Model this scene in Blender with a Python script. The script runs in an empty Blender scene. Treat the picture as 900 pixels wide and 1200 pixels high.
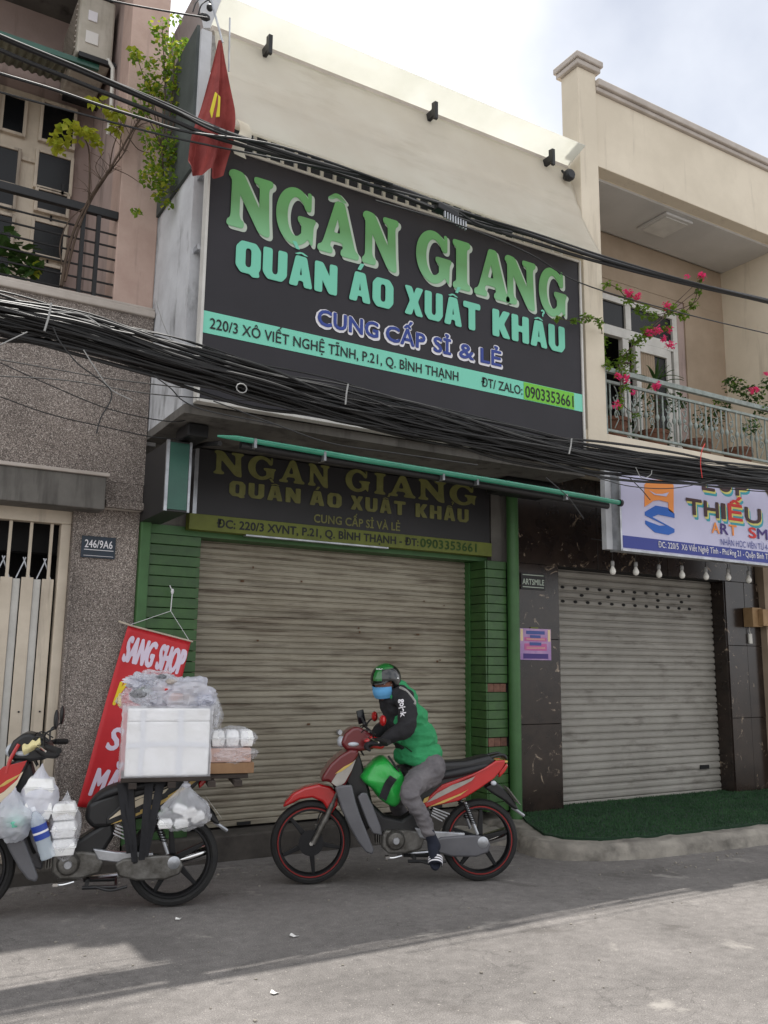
import bpy, bmesh, math, random
from mathutils import Vector, Matrix, noise
random.seed(7)
S = bpy.context.scene
COL = S.collection
PI = math.pi

# ------------------------------------------------------------ camera
cam = bpy.data.cameras.new('camera')
cam.sensor_fit = 'VERTICAL'; cam.sensor_height = 36.0; cam.sensor_width = 27.0
cam.lens = 30.885
cam.clip_start = 0.05; cam.clip_end = 2000
cam_o = bpy.data.objects.new('camera', cam); COL.objects.link(cam_o)
cam_o.matrix_world = Matrix([[0.857106, -0.098249, -0.505684, 0.000000], [-0.515010, -0.141383, -0.845444, 0.000000], [0.011569, 0.985067, -0.171780, 1.550000], [0.000000, 0.000000, 0.000000, 1.000000]])
S.camera = cam_o

# ------------------------------------------------------------ light
S.view_settings.view_transform = 'Standard'
S.view_settings.look = 'None'
S.view_settings.exposure = 0.12
S.view_settings.gamma = 1.0
SUN = Vector((0.06, 0.19, 1.0)).normalized()          # towards the sun
elev = math.asin(SUN.z); rot = math.atan2(SUN.x, SUN.y)
W = bpy.data.worlds.new("World"); S.world = W; W.use_nodes = True
nt = W.node_tree; nt.nodes.clear()
n_out = nt.nodes.new('ShaderNodeOutputWorld'); n_bg = nt.nodes.new('ShaderNodeBackground')
sky = nt.nodes.new('ShaderNodeTexSky'); sky.sky_type = 'NISHITA'; sky.sun_disc = False
sky.sun_elevation = elev; sky.sun_rotation = rot; sky.air_density = 1.0; sky.dust_density = 2.0
tc = nt.nodes.new('ShaderNodeTexCoord')
nz = nt.nodes.new('ShaderNodeTexNoise'); nz.inputs['Scale'].default_value = 1.5; nz.inputs['Detail'].default_value = 5; nz.inputs['Roughness'].default_value = .45
mp = nt.nodes.new('ShaderNodeMapping'); mp.inputs['Location'].default_value = (3.34, 0.4, 1.0)
cr = nt.nodes.new('ShaderNodeValToRGB'); cr.color_ramp.elements[0].position = .30; cr.color_ramp.elements[1].position = .47
mx = nt.nodes.new('ShaderNodeMix'); mx.data_type = 'RGBA'
mul = nt.nodes.new('ShaderNodeMix'); mul.data_type = 'RGBA'; mul.blend_type = 'MULTIPLY'; mul.inputs[0].default_value = 1
nt.links.new(tc.outputs['Generated'], mp.inputs['Vector']); nt.links.new(mp.outputs[0], nz.inputs['Vector'])
nt.links.new(nz.outputs['Fac'], cr.inputs[0])
# a thin bluish opening in the cloud towards the right
vd = nt.nodes.new('ShaderNodeVectorMath'); vd.operation = 'DOT_PRODUCT'; vd.inputs[1].default_value = (0.676, 0.454, 0.580)
nt.links.new(tc.outputs['Generated'], vd.inputs[0])
gm = nt.nodes.new('ShaderNodeMapRange'); gm.interpolation_type = 'SMOOTHSTEP'; gm.inputs[1].default_value = .955; gm.inputs[2].default_value = .995; gm.inputs[3].default_value = 1.0; gm.inputs[4].default_value = .40
nt.links.new(vd.outputs['Value'], gm.inputs[0])
n3 = nt.nodes.new('ShaderNodeTexNoise'); n3.inputs['Scale'].default_value = 5; n3.inputs['Detail'].default_value = 6; nt.links.new(tc.outputs['Generated'], n3.inputs['Vector'])
ga = nt.nodes.new('ShaderNodeMath'); ga.operation = 'MULTIPLY_ADD'; ga.inputs[1].default_value = .7; nt.links.new(n3.outputs['Fac'], ga.inputs[0])
gs = nt.nodes.new('ShaderNodeMath'); gs.operation = 'SUBTRACT'; nt.links.new(gm.outputs[0], gs.inputs[0]); gs.inputs[1].default_value = .35; nt.links.new(gs.outputs[0], ga.inputs[2])
gmin = nt.nodes.new('ShaderNodeMath'); gmin.operation = 'MINIMUM'; gmin.use_clamp = True; nt.links.new(ga.outputs[0], gmin.inputs[0]); nt.links.new(cr.outputs[0], gmin.inputs[1])
nt.links.new(gmin.outputs[0], mx.inputs[0])
nt.links.new(sky.outputs[0], mx.inputs[6])
mx.inputs[7].default_value = (12.6, 12.8, 13.2, 1)       # bright thin cloud
nt.links.new(mx.outputs[2], n_bg.inputs[0]); n_bg.inputs[1].default_value = 0.1
nt.links.new(n_bg.outputs[0], n_out.inputs[0])
sun_d = bpy.data.lights.new('sun', 'SUN'); sun_d.energy = 5.0; sun_d.angle = math.radians(0.6); sun_d.color = (1, .965, .91)
sun_o = bpy.data.objects.new('sun', sun_d); COL.objects.link(sun_o)
sun_o.rotation_euler = SUN.to_track_quat('Z', 'Y').to_euler(); sun_o.location = (0, 0, 30)

# ------------------------------------------------------------ materials
def lin(c):
    return tuple((v/255/12.92) if v/255 <= .04045 else ((v/255+.055)/1.055)**2.4 for v in c)
MATS = {}
def mat(name, rgb, rough=.8, metal=0, var=None, vs=3, bump=0, bs=40, streak=None, alpha=None, transl=0, spec=.5, coat=0,
        rnd=0, vr=(.35, .65), vmap=(1, 1, 1), smap=(6, 6, .6), sr=(.5, .72)):
    """procedural surface: base colour, second colour in noise patches, vertical streaks of dirt, fine relief"""
    if name in MATS: return MATS[name]
    m = bpy.data.materials.new(name); m.use_nodes = True; t = m.node_tree; N = t.nodes; Lk = t.links
    b = N['Principled BSDF']; col = lin(rgb)+(1,)
    b.inputs['Base Color'].default_value = col; b.inputs['Roughness'].default_value = rough; b.inputs['Metallic'].default_value = metal
    b.inputs['Specular IOR Level'].default_value = spec
    b.inputs['Coat Weight'].default_value = coat; b.inputs['Coat Roughness'].default_value = .08
    tcn = N.new('ShaderNodeTexCoord'); tcn.name = 'Texture Coordinate'; oin = N.new('ShaderNodeObjectInfo'); add = N.new('ShaderNodeVectorMath'); add.operation = 'ADD'; add.name = 'Place'
    Lk.new(tcn.outputs['Object'], add.inputs[0]); Lk.new(oin.outputs['Location'], add.inputs[1])
    cur = None; POS = add.outputs[0]
    def nmix(fac, a, bcol):
        x = N.new('ShaderNodeMix'); x.data_type = 'RGBA'
        Lk.new(fac, x.inputs[0])
        if a is None: x.inputs[6].default_value = col
        else: Lk.new(a, x.inputs[6])
        x.inputs[7].default_value = bcol; return x.outputs[2]
    def nzn(scale, vec_scale, lo, hi, detail=6):
        mpn = N.new('ShaderNodeMapping'); mpn.inputs['Scale'].default_value = vec_scale
        Lk.new(POS, mpn.inputs[0])
        n = N.new('ShaderNodeTexNoise'); n.inputs['Scale'].default_value = scale; n.inputs['Detail'].default_value = detail; n.inputs['Roughness'].default_value = .62
        Lk.new(mpn.outputs[0], n.inputs['Vector'])
        r = N.new('ShaderNodeMapRange'); r.inputs[1].default_value = lo; r.inputs[2].default_value = hi
        Lk.new(n.outputs['Fac'], r.inputs[0]); return r.outputs[0], n
    if var is not None:
        f, _ = nzn(vs, vmap, vr[0], vr[1]); cur = nmix(f, cur, lin(var)+(1,))
    if streak is not None:
        f, _ = nzn(1.0, smap, sr[0], sr[1]); cur = nmix(f, cur, lin(streak)+(1,))
    if rnd:
        oi = N.new('ShaderNodeObjectInfo'); mr = N.new('ShaderNodeMapRange'); mr.inputs[3].default_value = 1-rnd; mr.inputs[4].default_value = 1+rnd
        Lk.new(oi.outputs['Random'], mr.inputs[0]); hs = N.new('ShaderNodeHueSaturation')
        if cur is None: hs.inputs['Color'].default_value = col
        else: Lk.new(cur, hs.inputs['Color'])
        Lk.new(mr.outputs[0], hs.inputs['Value']); cur = hs.outputs[0]
    if cur is not None: Lk.new(cur, b.inputs['Base Color'])
    if bump:
        _, n = nzn(bs, (1, 1, 1), 0, 1, 4); bp = N.new('ShaderNodeBump'); bp.inputs['Strength'].default_value = bump; bp.inputs['Distance'].default_value = .01
        Lk.new(n.outputs['Fac'], bp.inputs['Height']); Lk.new(bp.outputs[0], b.inputs['Normal'])
    out = N['Material Output']; sh = b.outputs[0]
    if transl:
        tr = N.new('ShaderNodeBsdfTranslucent'); tr.inputs[0].default_value = col
        if cur is not None: Lk.new(cur, tr.inputs[0])
        ms = N.new('ShaderNodeMixShader'); ms.inputs[0].default_value = transl; Lk.new(sh, ms.inputs[1]); Lk.new(tr.outputs[0], ms.inputs[2]); sh = ms.outputs[0]
    if alpha is not None:
        tp = N.new('ShaderNodeBsdfTransparent'); ms = N.new('ShaderNodeMixShader'); ms.inputs[0].default_value = alpha
        Lk.new(tp.outputs[0], ms.inputs[1]); Lk.new(sh, ms.inputs[2]); sh = ms.outputs[0]
    Lk.new(sh, out.inputs[0])
    MATS[name] = m; return m

def granite_mat():
    m = mat('washed_stone', (150, 138, 130), .9, bump=.5, bs=90)
    t = m.node_tree; N = t.nodes; Lk = t.links; b = N['Principled BSDF']; c = N['Texture Coordinate']
    v = N.new('ShaderNodeTexVoronoi'); v.inputs['Scale'].default_value = 185; Lk.new(c.outputs['Object'], v.inputs['Vector'])
    sp = N.new('ShaderNodeSeparateColor'); Lk.new(v.outputs['Color'], sp.inputs[0])
    r = N.new('ShaderNodeValToRGB'); r.color_ramp.interpolation = 'CONSTANT'
    cols = [(0, (96, 88, 83)), (.22, (134, 124, 117)), (.5, (160, 149, 141)), (.72, (116, 107, 100)), (.88, (196, 187, 178)), (.96, (76, 69, 66))]
    r.color_ramp.elements[0].color = lin(cols[0][1])+(1,); r.color_ramp.elements[1].position = cols[1][0]; r.color_ramp.elements[1].color = lin(cols[1][1])+(1,)
    for p_, c_ in cols[2:]:
        e = r.color_ramp.elements.new(p_); e.color = lin(c_)+(1,)
    Lk.new(sp.outputs[0], r.inputs[0])
    n = N.new('ShaderNodeTexNoise'); n.inputs['Scale'].default_value = 1.3; n.inputs['Detail'].default_value = 7; Lk.new(c.outputs['Object'], n.inputs['Vector'])
    mr = N.new('ShaderNodeMapRange'); mr.inputs[1].default_value = .35; mr.inputs[2].default_value = .7; mr.inputs[3].default_value = 1.08; mr.inputs[4].default_value = .72
    Lk.new(n.outputs['Fac'], mr.inputs[0]); x = N.new('ShaderNodeMix'); x.data_type = 'RGBA'; x.blend_type = 'MULTIPLY'; x.inputs[0].default_value = 1
    Lk.new(r.outputs[0], x.inputs[6]); Lk.new(mr.outputs[0], x.inputs[7]); Lk.new(x.outputs[2], b.inputs['Base Color'])
    return m
def asphalt_mat():
    m = mat('asphalt', (112, 109, 106), .92, bump=.6, bs=120, spec=.25)
    t = m.node_tree; N = t.nodes; Lk = t.links; b = N['Principled BSDF']; c = N['Texture Coordinate']
    def nz_(s, d, lo, hi, a, z, dist=0):
        n = N.new('ShaderNodeTexNoise'); n.inputs['Scale'].default_value = s; n.inputs['Detail'].default_value = d; n.inputs['Roughness'].default_value = .65; n.inputs['Distortion'].default_value = dist
        Lk.new(c.outputs['Object'], n.inputs['Vector']); mr = N.new('ShaderNodeMapRange')
        for i, v_ in zip((1, 2, 3, 4), (lo, hi, a, z)): mr.inputs[i].default_value = v_
        Lk.new(n.outputs['Fac'], mr.inputs[0]); return mr.outputs[0]
    def mulx(a, f):
        x = N.new('ShaderNodeMix'); x.data_type = 'RGBA'; x.blend_type = 'MULTIPLY'; x.inputs[0].default_value = 1
        Lk.new(a, x.inputs[6]); Lk.new(f, x.inputs[7]); return x.outputs[2]
    base = N.new('ShaderNodeRGB'); base.outputs[0].default_value = lin((119, 115, 112))+(1,)
    cur = mulx(base.outputs[0], nz_(.9, 8, .3, .7, .74, 1.22, .6))
    cur = mulx(cur, nz_(150, 3, .28, .72, .5, 1.5))
    cur = mulx(cur, nz_(14, 6, .3, .7, .82, 1.18))
    # pale worn patches
    w = N.new('ShaderNodeMix'); w.data_type = 'RGBA'; Lk.new(nz_(2.1, 9, .62, .70, 0, .6, .3), w.inputs[0]); Lk.new(cur, w.inputs[6]); w.inputs[7].default_value = lin((168, 163, 156))+(1,)
    st = N.new('ShaderNodeMix'); st.data_type = 'RGBA'; Lk.new(nz_(1.3, 7, .60, .68, 0, .5, .8), st.inputs[0]); Lk.new(w.outputs[2], st.inputs[6]); st.inputs[7].default_value = lin((82, 78, 75))+(1,)
    sp2 = N.new('ShaderNodeMix'); sp2.data_type = 'RGBA'; Lk.new(nz_(60, 2, .66, .70, 0, .7), sp2.inputs[0]); Lk.new(st.outputs[2], sp2.inputs[6]); sp2.inputs[7].default_value = lin((176, 170, 162))+(1,)
    w = sp2
    # thin cracks
    v = N.new('ShaderNodeTexVoronoi'); v.feature = 'DISTANCE_TO_EDGE'; v.inputs['Scale'].default_value = .55
    mpn = N.new('ShaderNodeVectorMath'); mpn.operation = 'ADD'; n2 = N.new('ShaderNodeTexNoise'); n2.inputs['Scale'].default_value = 2.3; n2.inputs['Detail'].default_value = 8
    Lk.new(c.outputs['Object'], n2.inputs['Vector']); Lk.new(c.outputs['Object'], mpn.inputs[0]); Lk.new(n2.outputs['Color'], mpn.inputs[1]); Lk.new(mpn.outputs[0], v.inputs['Vector'])
    mr = N.new('ShaderNodeMapRange'); mr.inputs[1].default_value = 0; mr.inputs[2].default_value = .005; mr.inputs[3].default_value = .74; mr.inputs[4].default_value = 1
    Lk.new(v.outputs['Distance'], mr.inputs[0]); cur = mulx(w.outputs[2], mr.outputs[0])
    Lk.new(cur, b.inputs['Base Color']); return m
def marble_mat():
    m = mat('brown_marble', (52, 42, 36), .22, var=(34, 27, 24), vs=4, spec=.5)
    t = m.node_tree; N = t.nodes; Lk = t.links; b = N['Principled BSDF']; c = N['Texture Coordinate']
    n = N.new('ShaderNodeTexNoise'); n.inputs['Scale'].default_value = 5.5; n.inputs['Detail'].default_value = 9; n.inputs['Roughness'].default_value = .7; n.inputs['Distortion'].default_value = 1.2
    Lk.new(c.outputs['Object'], n.inputs['Vector']); mr = N.new('ShaderNodeMapRange'); mr.inputs[1].default_value = .60; mr.inputs[2].default_value = .66
    Lk.new(n.outputs['Fac'], mr.inputs[0]); x = N.new('ShaderNodeMix'); x.data_type = 'RGBA'; src = b.inputs['Base Color'].links[0].from_socket
    Lk.new(mr.outputs[0], x.inputs[0]); Lk.new(src, x.inputs[6]); x.inputs[7].default_value = lin((150, 134, 116))+(1,); Lk.new(x.outputs[2], b.inputs['Base Color']); return m
M = dict(
 stone=granite_mat(), asphalt=asphalt_mat(), marble=marble_mat(),
 pink=mat('pink_plaster', (196, 172, 160), .9, var=(176, 150, 138), vs=2, bump=.25, bs=30, streak=(120, 104, 98), sr=(.56, .8)),
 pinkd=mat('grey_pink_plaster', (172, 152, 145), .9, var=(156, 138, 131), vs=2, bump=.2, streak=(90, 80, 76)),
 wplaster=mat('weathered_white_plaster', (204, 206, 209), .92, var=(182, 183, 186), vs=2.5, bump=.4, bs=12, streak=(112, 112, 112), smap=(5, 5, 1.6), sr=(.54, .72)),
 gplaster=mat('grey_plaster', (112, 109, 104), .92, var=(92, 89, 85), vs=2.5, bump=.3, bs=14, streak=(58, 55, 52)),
 beige=mat('beige_paint', (220, 209, 189), .85, var=(207, 196, 176), vs=1.4, bump=.12, bs=25, streak=(160, 148, 130), sr=(.58, .85)),
 soffit=mat('soffit_paint', (196, 194, 190), .85, var=(184, 182, 178), vs=1.5),
 trim=mat('grey_trim', (190, 181, 172), .8, var=(170, 161, 152), vs=3, bump=.1),
 brown=mat('tan_wall', (166, 148, 128), .85, var=(150, 133, 113), vs=2),
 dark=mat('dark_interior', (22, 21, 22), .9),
 slat=mat('cream_shutter_metal', (156, 149, 133), .55, var=(136, 128, 112), vs=1.4, streak=(78, 64, 50), smap=(1.6, 1, 22), sr=(.50, .74), bump=.12, bs=60, rnd=.09),
 slat2=mat('grey_shutter_metal', (156, 152, 144), .5, var=(142, 138, 130), vs=2.4, streak=(92, 86, 78), smap=(2.5, 2, 8), sr=(.55, .8), bump=.08, bs=60, rnd=.04),
 green=mat('green_tile', (56, 92, 44), .4, var=(44, 76, 36), vs=9, rnd=.12, bump=.1, bs=40, streak=(28, 56, 28), sr=(.58, .8)),
 greenp=mat('green_paint', (62, 104, 56), .5, var=(52, 90, 46), vs=4, bump=.06, bs=30),
 brick=mat('brown_brick', (128, 92, 76), .85, var=(96, 66, 56), vs=14, bump=.4, bs=50, rnd=.12),
 curb=mat('concrete', (150, 144, 134), .92, var=(120, 115, 107), vs=5, bump=.8, bs=18, streak=(92, 88, 82), smap=(3, 3, 3), sr=(.52, .7)),
 turf=mat('turf_backing', (22, 50, 30), .95, var=(20, 48, 27), vs=8),
 grass=mat('turf_blade', (50, 88, 50), .8, var=(38, 70, 42), vs=3, transl=.15),
 frame=mat('white_frame', (208, 206, 200), .5, var=(190, 188, 182), vs=6),
 wood=mat('cream_door_paint', (204, 192, 174), .6, var=(188, 176, 158), vs=4, bump=.1, streak=(120, 108, 96)),
 glass=mat('dark_glass', (12, 14, 18), .25, spec=.3),
 iron=mat('black_iron', (20, 20, 22), .5, bump=.1),
 rail=mat('grey_green_iron', (150, 160, 154), .5, var=(118, 126, 120), vs=14, bump=.15),
 signb=mat('black_vinyl', (44, 41, 46), .55, var=(38, 36, 40), vs=1.5, spec=.35),
 mint=mat('mint_vinyl', (120, 206, 180), .55), mint2=mat('mint_print', (116, 200, 172), .55), lime=mat('lime_print', (112, 190, 52), .55),
 ink=mat('black_print', (22, 24, 24), .6), white=mat('white_print', (224, 222, 226), .55), shadowp=mat('grey_shadow_print', (186, 198, 184), .6),
 navy=mat('navy_print', (40, 62, 140), .55),
 oldb=mat('faded_black_vinyl', (34, 32, 34), .5, var=(26, 25, 26), vs=2), olive=mat('faded_green_vinyl', (104, 112, 38), .6, var=(90, 98, 32), vs=5),
 olived=mat('olive_print', (116, 116, 62), .6, var=(98, 98, 50), vs=9),
 alu=mat('aluminium', (190, 192, 196), .35, metal=.7, var=(150, 152, 156), vs=8),
 mintm=mat('mint_metal', (58, 158, 128), .2, metal=.0, coat=.8, var=(44, 138, 110), vs=3),
 cable=mat('black_cable', (24, 24, 25), .5, var=(34, 34, 35), vs=6), cablew=mat('white_cable', (150, 150, 148), .6),
 cloth=mat('cream_tarpaulin', (246, 242, 232), .7, var=(238, 232, 220), vs=1.2, transl=.66, bump=.15, bs=6, streak=(226, 220, 206), smap=(1.2, 3, 5), sr=(.55, .8)),
 roofp=mat('translucent_roof_sheet', (236, 236, 230), .5, transl=.55, alpha=.86, var=(226, 226, 218), vs=2),
 red=mat('faded_red_cloth', (158, 76, 72), .9, var=(132, 58, 56), vs=7, transl=.2, bump=.3, bs=20),
 yellow=mat('yellow_cloth', (210, 196, 60), .9),
 leaf=mat('green_leaf', (92, 126, 46), .55, var=(128, 156, 54), vs=9, transl=.45, spec=.3),
 leafy=mat('yellow_green_leaf', (146, 162, 52), .55, var=(180, 178, 60), vs=10, transl=.5, spec=.3),
 leafd=mat('dark_leaf', (48, 74, 34), .5, var=(66, 96, 42), vs=8, transl=.3, spec=.3),
 bark=mat('bark', (92, 76, 64), .95, var=(70, 58, 48), vs=12, bump=.4, bs=50),
 pinkf=mat('pink_bract', (236, 56, 132), .7, var=(246, 100, 150), vs=14, transl=.45),
 signw=mat('white_vinyl', (200, 198, 224), .5, var=(192, 190, 216), vs=2), signn=mat('blue_vinyl', (46, 58, 140), .5),
 orange=mat('orange_print', (236, 146, 70), .6), blue=mat('blue_print', (36, 96, 184), .6), teal=mat('teal_print', (60, 160, 176), .6), lyel=mat('pale_yellow_print', (216, 210, 120), .6),
 rprint=mat('red_print', (206, 52, 48), .6), dprint=mat('brown_print', (70, 44, 48), .6), pprint=mat('purple_print', (70, 50, 120), .6),
 bulb=mat('bulb_glass', (226, 224, 216), .25), socket=mat('socket', (150, 150, 148), .5),
 banner=mat('red_vinyl', (204, 36, 44), .5, var=(188, 30, 38), vs=3, bump=.1, bs=6), bwhite=mat('pale_print', (222, 208, 226), .55), byel=mat('yellow_print', (236, 206, 40), .55),
 foam=mat('white_foam', (246, 246, 246), .8, var=(236, 236, 234), vs=9, bump=.5, bs=60, streak=(214, 212, 208), smap=(3, 3, 3), sr=(.56, .7)),
 card=mat('cardboard', (150, 118, 88), .9, var=(130, 100, 74), vs=6, bump=.1), plank=mat('dark_wood', (66, 56, 50), .85, var=(44, 38, 34), vs=6, vmap=(1, 6, 6)),
 bag=mat('clear_plastic', (246, 247, 252), .22, alpha=.30, transl=.25, bump=.5, bs=22, spec=1, coat=.6),
 bagw=mat('milky_plastic', (246, 246, 252), .3, alpha=.80, transl=.45, bump=.5, bs=20, spec=1, coat=.5, var=(228, 230, 240), vs=9),
 tyre=mat('tyre_rubber', (26, 26, 27), .8, var=(36, 35, 34), vs=10, bump=.2, bs=80), alloy=mat('black_alloy', (30, 30, 32), .4, metal=.4),
 redp=mat('red_bike_paint', (186, 24, 26), .25, coat=.8, var=(170, 20, 22), vs=3), stripe=mat('rim_stripe_red', (128, 26, 24), .5), dred=mat('dark_red_paint', (100, 16, 22), .28, coat=.6),
 greyp=mat('grey_bike_plastic', (104, 104, 108), .38, metal=.2, var=(88, 88, 92), vs=3), silver=mat('silver_bike_paint', (176, 172, 166), .3, metal=.4, var=(150, 146, 140), vs=5),
 blackp=mat('black_plastic', (24, 24, 26), .42, var=(32, 32, 33), vs=8), seatm=mat('black_vinyl_seat', (28, 28, 31), .5, bump=.25, bs=90),
 engine=mat('engine_alloy', (120, 118, 114), .42, metal=.6, var=(78, 75, 70), vs=12, bump=.2), chrome=mat('chrome', (215, 215, 215), .14, metal=1),
 gold=mat('gold_stripe', (196, 164, 84), .35, coat=.4), cream=mat('cream_stripe', (218, 204, 178), .4, coat=.4), lamp=mat('lamp_glass', (190, 196, 204), .1, spec=.9), amber=mat('amber_lens', (206, 96, 34), .2), tail=mat('tail_lens', (190, 20, 22), .15, coat=.8),
 skin=mat('skin', (150, 102, 82), .6, var=(138, 92, 74), vs=12), vest=mat('green_vest_cloth', (50, 148, 94), .85, var=(40, 132, 82), vs=8, bump=.4, bs=22),
 foam2=mat('foam_tape', (226, 228, 232), .25), jacket=mat('black_jacket_cloth', (27, 27, 30), .85, var=(34, 34, 38), vs=10, bump=.35, bs=30), trouser=mat('grey_trouser_cloth', (112, 108, 110), .9, var=(92, 89, 92), vs=9, bump=.4, bs=26),
 hivis=mat('grey_reflective', (150, 150, 146), .5), mask=mat('blue_mask_paper', (96, 164, 214), .8, bump=.25, bs=40), sock=mat('navy_sock', (24, 28, 42), .95, bump=.3, bs=90),
 helmet=mat('black_helmet', (18, 20, 20), .2, coat=.7), helmg=mat('green_helmet', (34, 110, 50), .25, coat=.7), bagg=mat('green_bag_vinyl', (46, 176, 74), .3, var=(38, 156, 64), vs=6, bump=.35, bs=9, coat=.3),
 water=mat('clear_bottle', (214, 226, 236), .06, alpha=.45, spec=1), blabel=mat('blue_label', (34, 62, 150), .4), capm=mat('bottle_cap', (225, 228, 235), .4),
 plate=mat('plate_blue', (26, 38, 48), .45, var=(28, 44, 62), vs=12), acm=mat('ac_casing', (192, 186, 174), .55, var=(172, 166, 152), vs=5, streak=(130, 120, 108)),
 poster=mat('poster_lilac', (196, 160, 196), .5, var=(150, 116, 172), vs=4), pmag=mat('poster_magenta', (190, 96, 150), .5), pblue=mat('poster_blue', (64, 84, 150), .5), pyel=mat('poster_cream', (226, 206, 160), .5),
 screen=mat('screen_glass', (16, 18, 22), .1), paper=mat('cream_paper', (226, 214, 160), .85, bump=.2), litter=mat('litter_white', (220, 218, 214), .8),
 corr=mat('corrugated_sheet', (150, 150, 132), .6, transl=.3, var=(120, 122, 108), vs=4), dgreen=mat('dark_green_panel', (44, 92, 76), .3, var=(36, 78, 66), vs=4, spec=.6), dpanel=mat('charcoal_panel', (42, 42, 43), .5),
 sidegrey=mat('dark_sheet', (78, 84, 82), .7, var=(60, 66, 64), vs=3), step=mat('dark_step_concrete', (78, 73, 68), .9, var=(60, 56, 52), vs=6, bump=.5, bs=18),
 pot=mat('clay_pot', (120, 82, 64), .85), lawn=mat('switch_white', (206, 204, 196), .5), plywood=mat('plywood_box', (168, 138, 100), .7, var=(150, 120, 84), vs=8),
)
def gradmat():
    m = mat('green_gradient_print', (104, 186, 104), .55); t = m.node_tree; N = t.nodes; b = N['Principled BSDF']; c = N['Texture Coordinate']
    s = N.new('ShaderNodeSeparateXYZ'); t.links.new(c.outputs['Generated'], s.inputs[0]); r = N.new('ShaderNodeValToRGB'); t.links.new(s.outputs[2], r.inputs[0])
    r.color_ramp.elements[0].color = lin((126, 186, 136))+(1,); r.color_ramp.elements[1].color = lin((104, 172, 98))+(1,)
    e = r.color_ramp.elements.new(.5); e.color = lin((98, 152, 92))+(1,); t.links.new(r.outputs[0], b.inputs['Base Color']); return m
M['grad'] = gradmat()

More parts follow.
